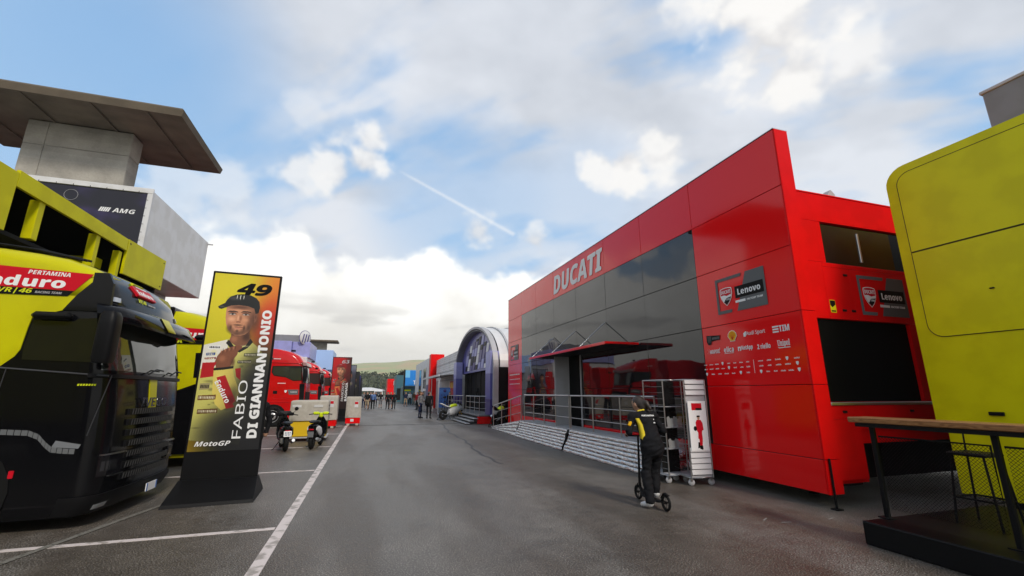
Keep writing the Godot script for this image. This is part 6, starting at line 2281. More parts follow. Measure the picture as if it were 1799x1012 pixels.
func cover(w: float, h: float, d: float, y0: float, sag: float, seed_: int) -> SurfaceTool:   # cloth cover over a box: soft edges and shallow folds
	var r := RandomNumberGenerator.new()
	r.seed = seed_
	var s := new_shape()
	var rings := []
	var per := rounded(w, d, 0.07, 4)
	var n := 56
	for lev in [[0.0, 1.015], [0.2, 1.012], [0.45, 1.008], [0.7, 1.004], [0.9, 1.0], [0.97, 0.985], [1.0, 0.93]]:
		var ring := []
		for i in n:
			var f := float(i) / n * per.size()
			var a: Vector2 = per[int(f) % per.size()]
			var b: Vector2 = per[(int(f) + 1) % per.size()]
			var p: Vector2 = a.lerp(b, f - int(f)) * lev[1]
			var wave := 0.010 * sin(i * 1.31 + seed_) + 0.008 * sin(i * 2.7 + lev[0] * 9.0)
			p += p.normalized() * wave * (1.2 - lev[0])
			ring.append(Vector3(p.x, y0 + lev[0] * h + (sag * sin(i * 0.9 + seed_) if lev[0] == 0.0 else 0.0), p.y))
		rings.append(ring)
	loft(s, rings, true, false, true)
	return s

func build_crates() -> void:
	var s: SurfaceTool
	var t := thing("covered_crate", "low yellow crate under a grey canvas cover behind the motor scooters", "crate", Vector3(-2.0, 0, -18.85), 0.03, "covered crates in the bays")
	s = new_shape()
	span(s, Vector3(-0.62, 0.16, -0.7), Vector3(0.62, 0.75, 0.7), 0.015)
	put(s, "box", M.yellow_crate, t)
	s = new_shape()
	bx(s, Vector3(0, 0.12, 0), Vector3(1.34, 0.05, 1.5), 0.01)
	put(s, "bumper_frame", M.light_grey, t)
	put(cover(1.28, 0.72, 1.46, 0.70, 0.012, 3), "cover", M.canvas, t)
	for q in [[-0.5, -0.55], [0.5, -0.55], [0.5, 0.55], [-0.5, 0.55]]:
		s = new_shape()
		lathe(s, [Vector2(0.0, -0.02), Vector2(0.05, -0.02), Vector2(0.05, 0.02), Vector2(0.0, 0.02)], 12, Transform3D(Basis(Vector3.BACK, PI / 2), Vector3(q[0], 0.05, q[1])))
		put(s, "castor", M.rubber, t)
	for k in [-0.42, 0.3]:
		s = new_shape()
		bx(s, Vector3(k, 1.22, 0.742), Vector3(0.30, 0.09, 0.012), 0.004)
		put(s, "cover_label", M.white_panel, t)
	s = new_shape()
	for k in 3:
		bx(s, Vector3(0.645, 0.95 + k * 0.14, 0.3 - k * 0.1), Vector3(0.01, 0.06, 0.3), 0.003)
	put(s, "side_print", M.black_satin, t)
	for z in [0.55, 0.1, -0.4]:
		s = new_shape()
		bx(s, Vector3(0.625, 0.45, z), Vector3(0.012, 0.55, 0.12), 0.003)
		put(s, "side_strip", M.black_satin, t)
	for q in [["tall grey covered crate between yellow crate and red banner", -1.80, -24.9, 0.80, 1.56, 1.5, 5, true], ["small grey covered crate tucked below the red rider banner", -1.78, -31.0, 0.55, 1.2, 0.8, 7, false], ["grey covered crate with red band standing on the lane edge line", -0.66, -26.4, 0.74, 1.49, 1.1, 9, true]]:
		t = thing("covered_crate", q[0], "crate", Vector3(q[1], 0, q[2]), 0.02, "covered crates in the bays")
		var w: float = q[3]
		var h: float = q[4]
		var d: float = q[5]
		s = new_shape()
		span(s, Vector3(-w / 2, 0.1, -d / 2), Vector3(w / 2, 0.5, d / 2), 0.01)
		put(s, "box", M.red_paint if q[7] else M.light_grey, t)
		put(cover(w + 0.03, h - 0.4, d + 0.03, 0.40, 0.01, q[6]), "cover", M.canvas, t)
		for x in [-1, 1]:
			s = new_shape()
			bx(s, Vector3(x * w * 0.3, 0.05, 0), Vector3(0.14, 0.1, d), 0.01)
			put(s, "skid", M.canvas, t)
		if q[7]:
			s = new_shape()
			bx(s, Vector3(w * 0.18, h - 0.4, d / 2 + 0.03), Vector3(0.20, 0.32, 0.008), 0.002)
			put(s, "label_sheet", M.white_panel, t)
			s = new_shape()
			bx(s, Vector3(w * 0.18, h - 0.33, d / 2 + 0.036), Vector3(0.17, 0.13, 0.006), 0.002)
			put(s, "label_print", M.red_print, t)
			s = new_shape()
			bx(s, Vector3(-w * 0.05, 0.27, d / 2 + 0.006), Vector3(0.16, 0.13, 0.008), 0.002)
			put(s, "white_tag", M.white_panel, t)
			s = new_shape()
			for k in 9:
				bx(s, Vector3(-w * 0.3 + (k % 3) * 0.12, h - 0.16 - (k / 3) * 0.07, -d / 2 - 0.02), Vector3(0.08, 0.03, 0.004))
			put(s, "back_print", M.black_satin, t)

# ---------------------------------------------------------------- two-wheelers
func bike_wheel(parent: Node3D, at: Vector3, r: float, wd: float, rim: Material, spokes: int) -> void:
	var w := bare("wheel", parent, at)
	var turn := Transform3D(Basis(Vector3.BACK, PI / 2), Vector3.ZERO)
	var s := new_shape()
	var prof := []
	for k in 9:
		var a := TAU * k / 8.0
		prof.append(Vector2(r - wd * 0.5 + cos(a) * wd * 0.5, sin(a) * wd * 0.5))
	lathe(s, prof, 24, turn)
	put(s, "tyre", M.rubber, w)
	s = new_shape()
	lathe(s, [Vector2(r - wd * 0.85, -wd * 0.35), Vector2(r - wd, 0), Vector2(r - wd * 0.85, wd * 0.35)], 24, turn)
	for k in spokes:
		var a := TAU * k / spokes
		tube(s, [Vector3(0, cos(a) * 0.02, sin(a) * 0.02), Vector3(0, cos(a) * (r - wd * 0.9), sin(a) * (r - wd * 0.9))], wd * 0.09, 5)
	tube(s, [Vector3(-wd * 0.4, 0, 0), Vector3(wd * 0.4, 0, 0)], r * 0.16, 10)
	put(s, "rim", rim, w)

func oval(c: Vector3, rx: float, ry: float, n := 12) -> Array:   # ring across local z
	var o := []
	for i in n:
		o.append(c + Vector3(cos(TAU * i / n) * rx, sin(TAU * i / n) * ry, 0))
	return o

func motor_scooter(label: String, at: Vector3, turn: float, body: Material, side: Material, bars: Material, seat_h: float, plated: bool) -> void:
	var t := thing("motor_scooter", label, "motor scooter", at, turn, "motor scooters parked in the bay")
	var s: SurfaceTool
	bike_wheel(t, Vector3(0, 0.25, -0.60), 0.25, 0.13, M.black_satin, 5)
	bike_wheel(t, Vector3(0, 0.25, 0.62), 0.25, 0.12, M.black_satin, 5)
	s = new_shape()
	loft(s, [oval(Vector3(0, 0.68, -0.80), 0.05, 0.05), oval(Vector3(0, 0.66, -0.72), 0.12, 0.11), oval(Vector3(0, 0.60, -0.5), 0.17, 0.16), oval(Vector3(0, 0.54, -0.2), 0.17, 0.18), oval(Vector3(0, 0.45, 0.0), 0.13, 0.14)], true, true, true)
	put(s, "tail_body", body, t)
	for sg in [-1.0, 1.0]:
		s = new_shape()
		loft(s, [oval(Vector3(sg * 0.13, 0.62, -0.70), 0.02, 0.05), oval(Vector3(sg * 0.16, 0.56, -0.5), 0.035, 0.13), oval(Vector3(sg * 0.165, 0.50, -0.25), 0.03, 0.13), oval(Vector3(sg * 0.14, 0.45, -0.02), 0.02, 0.06)], true, true, true)
		put(s, "side_panel", side, t)
	s = new_shape()
	loft(s, [oval(Vector3(0, seat_h - 0.02, -0.78), 0.07, 0.02), oval(Vector3(0, seat_h, -0.6), 0.14, 0.05), oval(Vector3(0, seat_h - 0.03, -0.3), 0.14, 0.05), oval(Vector3(0, seat_h - 0.02, 0.02), 0.09, 0.035)], true, true, true)
	put(s, "seat", M.black_satin, t)
	s = new_shape()
	bx(s, Vector3(0, 0.30, 0.18), Vector3(0.32, 0.06, 0.50), 0.025)
	put(s, "footboard", M.black_satin, t)
	s = new_shape()
	loft(s, [oval(Vector3(0, 0.32, 0.40), 0.16, 0.03), oval(Vector3(0, 0.45, 0.46), 0.20, 0.04), oval(Vector3(0, 0.75, 0.44), 0.19, 0.045), oval(Vector3(0, 0.92, 0.38), 0.09, 0.04)], true, true, true)
	put(s, "leg_shield", body, t)
	s = new_shape()
	tube(s, [Vector3(0, 0.25, 0.62), Vector3(0, 0.55, 0.52), Vector3(0, 0.98, 0.36)], [0.03, 0.035, 0.03], 8)
	put(s, "steering_column", M.black_satin, t)
	s = new_shape()
	tube(s, [Vector3(-0.36, 1.00, 0.26), Vector3(-0.14, 1.03, 0.34), Vector3(0.14, 1.03, 0.34), Vector3(0.36, 1.00, 0.26)], 0.016, 6)
	put(s, "handlebar", M.black_satin, t)
	s = new_shape()
	bx(s, Vector3(-0.15, 1.035, 0.34), Vector3(0.20, 0.10, 0.10), 0.03)
	bx(s, Vector3(0.15, 1.035, 0.34), Vector3(0.20, 0.10, 0.10), 0.03)
	bx(s, Vector3(0, 0.98, 0.36), Vector3(0.12, 0.16, 0.10), 0.03)
	put(s, "bar_cover", bars, t)
	s = new_shape()
	loft(s, [oval(Vector3(0, 0.52, -0.84), 0.05, 0.03), oval(Vector3(0, 0.50, -0.78), 0.08, 0.07), oval(Vector3(0, 0.40, -0.72), 0.07, 0.05)], true, true, true)
	put(s, "mudguard", M.black_satin, t)
	s = new_shape()
	bx(s, Vector3(0, 0.60, -0.815), Vector3(0.14, 0.035, 0.02), 0.006)
	put(s, "tail_lamp", M.red_print, t)
	if plated:
		s = new_shape()
		bx(s, Vector3(0, 0.52, -0.87), Vector3(0.21, 0.16, 0.006), 0.002, Basis(Vector3.RIGHT, 0.25))
		var pl := put(s, "number_plate", M.white_print, t)
		s = new_shape()
		for r in 2:
			for k in 4:
				bx(s, Vector3(-0.06 + k * 0.042, 0.55 - r * 0.06, -0.875 - r * 0.004), Vector3(0.024, 0.04, 0.004), 0.0, Basis(Vector3.RIGHT, 0.25))
		put(s, "plate_print", mat("plate_ink", lin(0.05, 0.07, 0.16), 0.5), pl)
	else:
		s = new_shape()
		bx(s, Vector3(0, 0.46, -0.86), Vector3(0.17, 0.17, 0.01), 0.01, Basis(Vector3.RIGHT, 0.25))
		put(s, "rear_flap", M.grey_print, t)
	s = new_shape()
	tube(s, [Vector3(-0.16, 0.26, -0.25), Vector3(-0.18, 0.27, -0.55), Vector3(-0.18, 0.33, -0.78)], [0.04, 0.055, 0.045], 10)
	put(s, "exhaust", M.steel, t)
	s = new_shape()
	bx(s, Vector3(0.10, 0.30, -0.45), Vector3(0.10, 0.16, 0.40), 0.03)
	put(s, "engine_case", M.mid_grey, t)
	s = new_shape()
	tube(s, [Vector3(0.12, 0.26, 0.0), Vector3(0.26, 0.02, 0.06), Vector3(0.30, 0.01, 0.02)], 0.012, 5)
	put(s, "kick_stand", M.black_satin, t)
	s = new_shape()
	for q in [[-0.3, 1.20], [0.3, 1.20]]:
		if plated:
			tube(s, [Vector3(q[0] * 0.6, 1.03, 0.3), Vector3(q[0], q[1] - 0.04, 0.26)], 0.007, 5)
			lathe(s, [Vector2(0.0, -0.012), Vector2(0.06, -0.01), Vector2(0.06, 0.01), Vector2(0.0, 0.012)], 12, Transform3D(Basis(Vector3.RIGHT, PI / 2), Vector3(q[0], q[1], 0.26)))
	if plated:
		bx(s, Vector3(0.0, 1.06, 0.40), Vector3(0.40, 0.14, 0.16), 0.06, Basis(Vector3.RIGHT, -0.3))
		put(s, "mirror_and_screen", M.black_satin, t)

func motorcycle(label: String, at: Vector3, turn: float, main: Material, second: Material) -> void:
	var t := thing("motorcycle", label, "motorcycle", at, turn, "race motorcycles on show")
	var s: SurfaceTool
	bike_wheel(t, Vector3(0, 0.31, -0.68), 0.31, 0.17, M.black_satin, 6)
	bike_wheel(t, Vector3(0, 0.31, 0.72), 0.31, 0.12, M.black_satin, 6)
	s = new_shape()
	loft(s, [oval(Vector3(0, 0.62, 0.86), 0.05, 0.05), oval(Vector3(0, 0.72, 0.72), 0.17, 0.16), oval(Vector3(0, 0.68, 0.45), 0.22, 0.28), oval(Vector3(0, 0.55, 0.1), 0.2, 0.30), oval(Vector3(0, 0.45, -0.25), 0.14, 0.2)], true, true, true)
	put(s, "fairing", main, t)
	s = new_shape()
	loft(s, [oval(Vector3(0, 0.86, 0.42), 0.10, 0.06), oval(Vector3(0, 0.90, 0.25), 0.16, 0.12), oval(Vector3(0, 0.86, -0.05), 0.13, 0.10), oval(Vector3(0, 0.80, -0.2), 0.09, 0.05)], true, true, true)
	put(s, "tank", second, t)
	s = new_shape()
	loft(s, [oval(Vector3(0, 0.80, -0.15), 0.10, 0.04), oval(Vector3(0, 0.84, -0.45), 0.13, 0.05), oval(Vector3(0, 0.98, -0.78), 0.09, 0.05), oval(Vector3(0, 1.03, -0.95), 0.03, 0.02)], true, true, true)
	put(s, "tail", main, t)
	s = new_shape()
	loft(s, [oval(Vector3(0, 0.88, 0.78), 0.06, 0.03), oval(Vector3(0, 1.0, 0.64), 0.12, 0.05), oval(Vector3(0, 1.06, 0.5), 0.12, 0.03)], true, true, true)
	put(s, "screen", M.windscreen, t)
	for sg in [-1.0, 1.0]:
		s = new_shape()
		tube(s, [Vector3(sg * 0.1, 0.31, 0.72), Vector3(sg * 0.1, 0.88, 0.5)], 0.026, 8)
		put(s, "fork_leg", M.gold_print, t)
		s = new_shape()
		tube(s, [Vector3(sg * 0.1, 0.42, -0.1), Vector3(sg * 0.12, 0.31, -0.68)], 0.035, 6)
		put(s, "swing_arm", M.aluminium, t)
		s = new_shape()
		tube(s, [Vector3(sg * 0.1, 0.90, 0.48), Vector3(sg * 0.33, 0.86, 0.40)], 0.016, 6)
		put(s, "handlebar", M.black_satin, t)
	s = new_shape()
	tube(s, [Vector3(0.16, 0.3, 0.0), Vector3(0.18, 0.36, -0.4), Vector3(0.17, 0.55, -0.72)], [0.03, 0.05, 0.055], 10)
	put(s, "exhaust", M.steel, t)
	s = new_shape()
	tube(s, [Vector3(-0.18, 0.31, -0.68), Vector3(-0.22, 0.02, -1.0)], 0.016, 6)
	tube(s, [Vector3(0.18, 0.31, -0.68), Vector3(0.22, 0.02, -1.0)], 0.016, 6)
	tube(s, [Vector3(-0.22, 0.02, -1.0), Vector3(0.22, 0.02, -1.0)], 0.016, 6)
	put(s, "paddock_stand", M.black_satin, t)

func build_two_wheelers() -> void:
	motor_scooter("black motor scooter with white number plate parked behind the banner", Vector3(-2.36, 0, -15.75), PI + 0.25, M.black_paint, M.black_paint, M.black_satin, 0.82, true)
	motor_scooter("white and black motor scooter with lime handlebar covers", Vector3(-1.46, 0, -16.1), PI - 0.12, M.black_paint, M.white_panel, M.lime_fluor, 0.82, false)
	motorcycle("lime and white race motorcycle in front of the terrace steps", Vector3(5.35, 0, -29.6), PI / 2 + 0.45, M.white_panel, M.lime_fluor)
	motorcycle("dark race motorcycle with lime flash between red unit and arched hall", Vector3(6.75, 0, -23.2), PI / 2 + 0.9, M.black_satin, M.lime_fluor)
	# kick scooter under the rider
	var t := thing("kick_scooter", "black kick scooter under the rider in black and yellow", "kick scooter", Vector3(4.34, 0, -6.40), PI - 0.06)
	for z in [-0.39, 0.40]:
		bike_wheel(t, Vector3(0, 0.115, z), 0.115, 0.04, M.black_satin, 6)
	var s := new_shape()
	loft(s, [oval(Vector3(0, 0.12, -0.30), 0.03, 0.02), oval(Vector3(0, 0.10, -0.22), 0.065, 0.018), oval(Vector3(0, 0.10, 0.20), 0.065, 0.018), oval(Vector3(0, 0.18, 0.30), 0.025, 0.03)], true, true, true)
	put(s, "deck", M.black_satin, t)
	s = new_shape()
	tube(s, [Vector3(0, 0.16, 0.31), Vector3(0, 0.26, 0.34), Vector3(0, 1.0, 0.30)], [0.022, 0.022, 0.016], 8)
	put(s, "stem", M.black_satin, t)
	s = new_shape()
	tube(s, [Vector3(-0.23, 1.01, 0.28), Vector3(0, 1.0, 0.30), Vector3(0.23, 1.01, 0.28)], 0.014, 8)
	put(s, "handlebar", M.black_satin, t)
	for sg in [-1.0, 1.0]:
		s = new_shape()
		tube(s, [Vector3(sg * 0.03, 0.115, 0.40), Vector3(sg * 0.03, 0.26, 0.35)], 0.009, 6)
		put(s, "fork_leg", M.black_satin, t)
		s = new_shape()
		tube(s, [Vector3(sg * 0.03, 0.115, -0.39), Vector3(sg * 0.035, 0.115, -0.22)], 0.009, 6)
		put(s, "rear_stay", M.black_satin, t)
	s = new_shape()
	loft(s, [oval(Vector3(0, 0.16, -0.28), 0.025, 0.006), oval(Vector3(0, 0.245, -0.36), 0.028, 0.006), oval(Vector3(0, 0.225, -0.46), 0.026, 0.006)], true, true, true)
	put(s, "brake_mudguard", M.black_satin, t)

# ---------------------------------------------------------------- people: one smooth field per figure, meshed as surface nets
# bones: [a, b, radius at a, radius at b, region]; regions: 0 skin, 1 top, 2 trousers, 3 shoes, 4 hair or cap, 5 extra
func figure_surfaces(bones: Array, cell: float, k: float, into: Dictionary) -> void:
	var lo := Vector3(1e9, 1e9, 1e9)
	var hi := -lo
	for b in bones:
		var r: float = maxf(b[2], b[3]) + 3.0 * cell
		lo = lo.min(b[0] - Vector3.ONE * r).min(b[1] - Vector3.ONE * r)
		hi = hi.max(b[0] + Vector3.ONE * r).max(b[1] + Vector3.ONE * r)
	var nx := int((hi.x - lo.x) / cell) + 2
	var ny := int((hi.y - lo.y) / cell) + 2
	var nz := int((hi.z - lo.z) / cell) + 2
	var sx := ny * nz
	var f := PackedFloat32Array()
	f.resize(nx * ny * nz)
	f.fill(1.0)
	var near := PackedFloat32Array()
	near.resize(nx * ny * nz)
	near.fill(1.0)
	var reg := PackedByteArray()
	reg.resize(nx * ny * nz)
	for b in bones:
		var a: Vector3 = b[0]
		var ab: Vector3 = b[1] - a
		var ra: float = b[2]
		var rb: float = b[3]
		var rg: int = b[4]
		var l2 := maxf(ab.length_squared(), 1e-9)
		var m := maxf(ra, rb) + k + 2.0 * cell
		var p0 := (a.min(b[1]) - Vector3.ONE * m - lo) / cell
		var p1 := (a.max(b[1]) + Vector3.ONE * m - lo) / cell
		for x in range(maxi(0, int(p0.x)), mini(nx, int(p1.x) + 1)):
			for y in range(maxi(0, int(p0.y)), mini(ny, int(p1.y) + 1)):
				var base := x * sx + y * nz
				for z in range(maxi(0, int(p0.z)), mini(nz, int(p1.z) + 1)):
					var p := lo + Vector3(x, y, z) * cell - a
					var t := clampf(p.dot(ab) / l2, 0.0, 1.0)
					var d := (p - ab * t).length() - lerpf(ra, rb, t)
					var i := base + z
					if d < near[i]:
						near[i] = d
						reg[i] = rg
					var c := f[i]
					var h := clampf(0.5 + 0.5 * (c - d) / k, 0.0, 1.0)
					f[i] = lerpf(c, d, h) - k * h * (1.0 - h)
	# folds in the cloth
	var cloth := FastNoiseLite.new()
	cloth.seed = 6; cloth.frequency = 7.0; cloth.fractal_octaves = 2
	if cell < 0.027:
		for i in f.size():
			if absf(f[i]) < cell * 3.0 and (reg[i] == 1 or reg[i] == 2):
				var z := i % nz
				var y := (i / nz) % ny
				var x := i / sx
				var q := lo + Vector3(x, y, z) * cell
				f[i] += cloth.get_noise_3d(q.x * 0.8, q.y * 2.2 + q.x * 0.8, q.z * 0.8) * 0.016
	var vert := {}
	var lim := cell * 2.0
	for x in nx - 1:
		for y in ny - 1:
			for z in nz - 1:
				var i := x * sx + y * nz + z
				if absf(f[i]) > lim:
					continue
				var acc := Vector3.ZERO
				var n := 0
				for e in [[0, 0, 0, 0], [0, 0, 1, 0], [0, 1, 0, 0], [0, 1, 1, 0], [0, 0, 0, 1], [0, 0, 1, 1], [1, 0, 0, 1], [1, 0, 1, 1], [0, 0, 0, 2], [0, 1, 0, 2], [1, 0, 0, 2], [1, 1, 0, 2]]:
					var ia: int = i + e[0] * sx + e[1] * nz + e[2]
					var ib: int = ia + (sx if e[3] == 0 else (nz if e[3] == 1 else 1))
					var fa := f[ia]
					var fb := f[ib]
					if (fa < 0.0) != (fb < 0.0):
						var q := Vector3(x + e[0], y + e[1], z + e[2])
						q[e[3]] += fa / (fa - fb)
						acc += q
						n += 1
				if n > 0:
					vert[i] = lo + acc / n * cell
	for i in vert:
		var inside: bool = f[i] < 0.0
		for ax in 3:
			var st: int = sx if ax == 0 else (nz if ax == 1 else 1)
			var u: int = nz if ax == 0 else (1 if ax == 1 else sx)
			var v: int = 1 if ax == 0 else (sx if ax == 1 else nz)
			if i + st >= f.size() or (f[i + st] < 0.0) == inside:
				continue
			if not (vert.has(i - u) and vert.has(i - v) and vert.has(i - u - v)):
				continue
			var rg := reg[i] if inside else reg[i + st]
			if not into.has(rg):
				into[rg] = new_shape()
				into[rg].set_smooth_group(1)
			if inside:
				quad(into[rg], vert[i - u - v], vert[i - v], vert[i], vert[i - u])
			else:
				quad(into[rg], vert[i - u - v], vert[i - u], vert[i], vert[i - v])

func default_pose() -> Dictionary:   # facing local +z, 1.76 m
	return {"pel": Vector3(0, 0.95, 0), "che": Vector3(0, 1.30, 0.0), "nec": Vector3(0, 1.48, -0.01), "hea": Vector3(0, 1.64, 0.02),
		"hl": Vector3(0.10, 0.90, 0), "hr": Vector3(-0.10, 0.90, 0), "kl": Vector3(0.11, 0.50, 0.03), "kr": Vector3(-0.11, 0.50, 0.03), "al": Vector3(0.11, 0.09, -0.01), "ar": Vector3(-0.11, 0.09, -0.01),
		"tl": Vector3(0.14, 0.035, 0.15), "tr": Vector3(-0.14, 0.035, 0.15),
		"sl": Vector3(0.19, 1.42, 0), "sr": Vector3(-0.19, 1.42, 0), "el": Vector3(0.26, 1.13, -0.03), "er": Vector3(-0.26, 1.13, -0.03), "wl": Vector3(0.25, 0.88, 0.06), "wr": Vector3(-0.25, 0.88, 0.06),
		"fl": Vector3(0.24, 0.78, 0.09), "fr": Vector3(-0.24, 0.78, 0.09), "look": Vector3(0, 0, 1)}

func figure_bones(p: Dictionary, shorts: bool, sleeves: bool, build := 1.0) -> Array:
	var b := []
	var up: Vector3 = (p.hea - p.nec).normalized()
	var lk: Vector3 = p.look
	b.append([p.pel, p.che, 0.135 * build, 0.14 * build, 1])
	b.append([p.pel + Vector3(0.04, -0.02, 0), p.pel + Vector3(-0.04, -0.02, 0), 0.14 * build, 0.14 * build, 2])
	b.append([p.sl, p.sr, 0.085, 0.085, 1])
	b.append([p.che, (p.sl + p.sr) * 0.5, 0.15 * build, 0.10, 1])
	b.append([(p.sl + p.sr) * 0.5 + up * 0.02, p.nec + up * 0.06, 0.06, 0.052, 0])
	b.append([p.hea + up * 0.03 - lk * 0.01, p.hea - up * 0.01 + lk * 0.01, 0.095, 0.088, 0])
	b.append([p.hea - up * 0.05 + lk * 0.04, p.hea - up * 0.09 + lk * 0.05, 0.058, 0.042, 0])
	b.append([p.hea - up * 0.015 + lk * 0.10, p.hea - up * 0.035 + lk * 0.115, 0.012, 0.016, 0])
	var side := up.cross(lk).normalized()
	for sg in [-1.0, 1.0]:
		b.append([p.hea + side * 0.092 * sg - up * 0.005, p.hea + side * 0.095 * sg - up * 0.035, 0.016, 0.012, 0])
	b.append([p.hea + up * 0.055 - lk * 0.02, p.hea + up * 0.01 - lk * 0.05, 0.092, 0.085, 4])
	for s in ["l", "r"]:
		b.append([p["h" + s], p["k" + s], 0.092 * build, 0.062, 2])
		b.append([p["k" + s], p["a" + s], 0.060 if not shorts else 0.052, 0.046 if not shorts else 0.035, 0 if shorts else 2])
		if shorts:
			b.append([p["k" + s].lerp(p["h" + s], 0.2), p["k" + s].lerp(p["h" + s], 0.3), 0.085, 0.09, 2])
		b.append([p["a" + s] - Vector3(0, 0.02, 0), p["t" + s], 0.048, 0.036, 3])
		b.append([p["s" + s], p["e" + s], 0.062, 0.050, 1])
		b.append([p["e" + s], p["w" + s], 0.048, 0.036, 1 if sleeves else 0])
		b.append([p["w" + s], p["w" + s].lerp(p["f" + s], 0.55), 0.034, 0.036, 0])
	return b

func hand_bones(w: Vector3, f: Vector3, across: Vector3, palm: Vector3) -> Array:   # five fingers that bend towards palm
	var b := []
	var d := (f - w).normalized()
	b.append([w, w + d * 0.05, 0.026, 0.028, 0])
	for k in 4:
		var o := across * (0.030 - k * 0.020)
		var ln: float = [0.036, 0.042, 0.040, 0.032][k]
		b.append([w + d * 0.04 + o * 0.6, w + d * 0.085 + o, 0.013, 0.011, 0])
		var k1 := w + d * 0.085 + o
		var k2 := k1 + (d * 0.7 + palm * 0.7).normalized() * ln
		b.append([k1, k2, 0.0105, 0.0095, 0])
		b.append([k2, k2 + (palm - d * 0.35).normalized() * ln * 0.8, 0.0095, 0.008, 0])
	var t1 := w + d * 0.03 + across * 0.034
	b.append([w + d * 0.015 + across * 0.02, t1, 0.015, 0.013, 0])
	b.append([t1, t1 + (d * 0.6 + across * 0.5 + palm * 0.7).normalized() * 0.04, 0.012, 0.009, 0])
	return b

func person(label: String, at: Vector3, turn: float, p: Dictionary, wear: Dictionary, cell: float, extra := [], scale := 1.0) -> Node3D:
	var t := thing("person", label, "person", at, turn)
	var into := {}
	var bones := figure_bones(p, wear.get("shorts", false), wear.get("sleeves", true), wear.get("build", 1.0))
	bones.append_array(extra)
	if scale != 1.0:
		for b in bones:
			b[0] *= scale; b[1] *= scale; b[2] *= scale; b[3] *= scale
	figure_surfaces(bones, cell, 0.035, into)
	if cell < 0.02:
		for s in [["l", 1.0], ["r", -1.0]]:
			var w: Vector3 = p["w" + s[0]]
			var f: Vector3 = p["f" + s[0]]
			figure_surfaces(hand_bones(w, f, Vector3(-s[1], 0.1, 0).normalized(), Vector3(0, -1, 0.1).normalized()), 0.006, 0.008, into)
	var names := ["body", "jacket", "trousers", "shoes", "hair", "bag"]
	var mats := [M.skin, wear.get("top", M.cloth_black), wear.get("legs", M.cloth_black), wear.get("shoes", M.black_matt), wear.get("hair", M.hair), wear.get("bag", M.cloth_black)]
	for r in into:
		put(into[r], names[r], mats[r], t)
	return t

func walking(ph: float, bend := 0.0) -> Dictionary:   # ph -1..1: which leg leads
	var p := default_pose()
	var a := ph
	p.kl += Vector3(0, 0.01, 0.14 * a); p.al += Vector3(0, 0.02 + maxf(0, -a) * 0.08, 0.24 * a); p.tl += Vector3(0, maxf(0, a) * 0.06 + maxf(0, -a) * 0.02, 0.24 * a)
	p.kr += Vector3(0, 0.01, -0.14 * a); p.ar += Vector3(0, 0.02 + maxf(0, a) * 0.08, -0.24 * a); p.tr += Vector3(0, maxf(0, -a) * 0.06 + maxf(0, a) * 0.02, -0.24 * a)
	for k in ["l", "r"]:
		var s := -a if k == "l" else a
		p["e" + k] += Vector3(0, 0, 0.10 * s); p["w" + k] += Vector3(0, 0.03, 0.20 * s); p["f" + k] += Vector3(0, 0.04, 0.24 * s)
	if bend != 0.0:
		p.wl = Vector3(0.12, 1.10, 0.22); p.fl = Vector3(0.04, 1.13, 0.27)
	return p

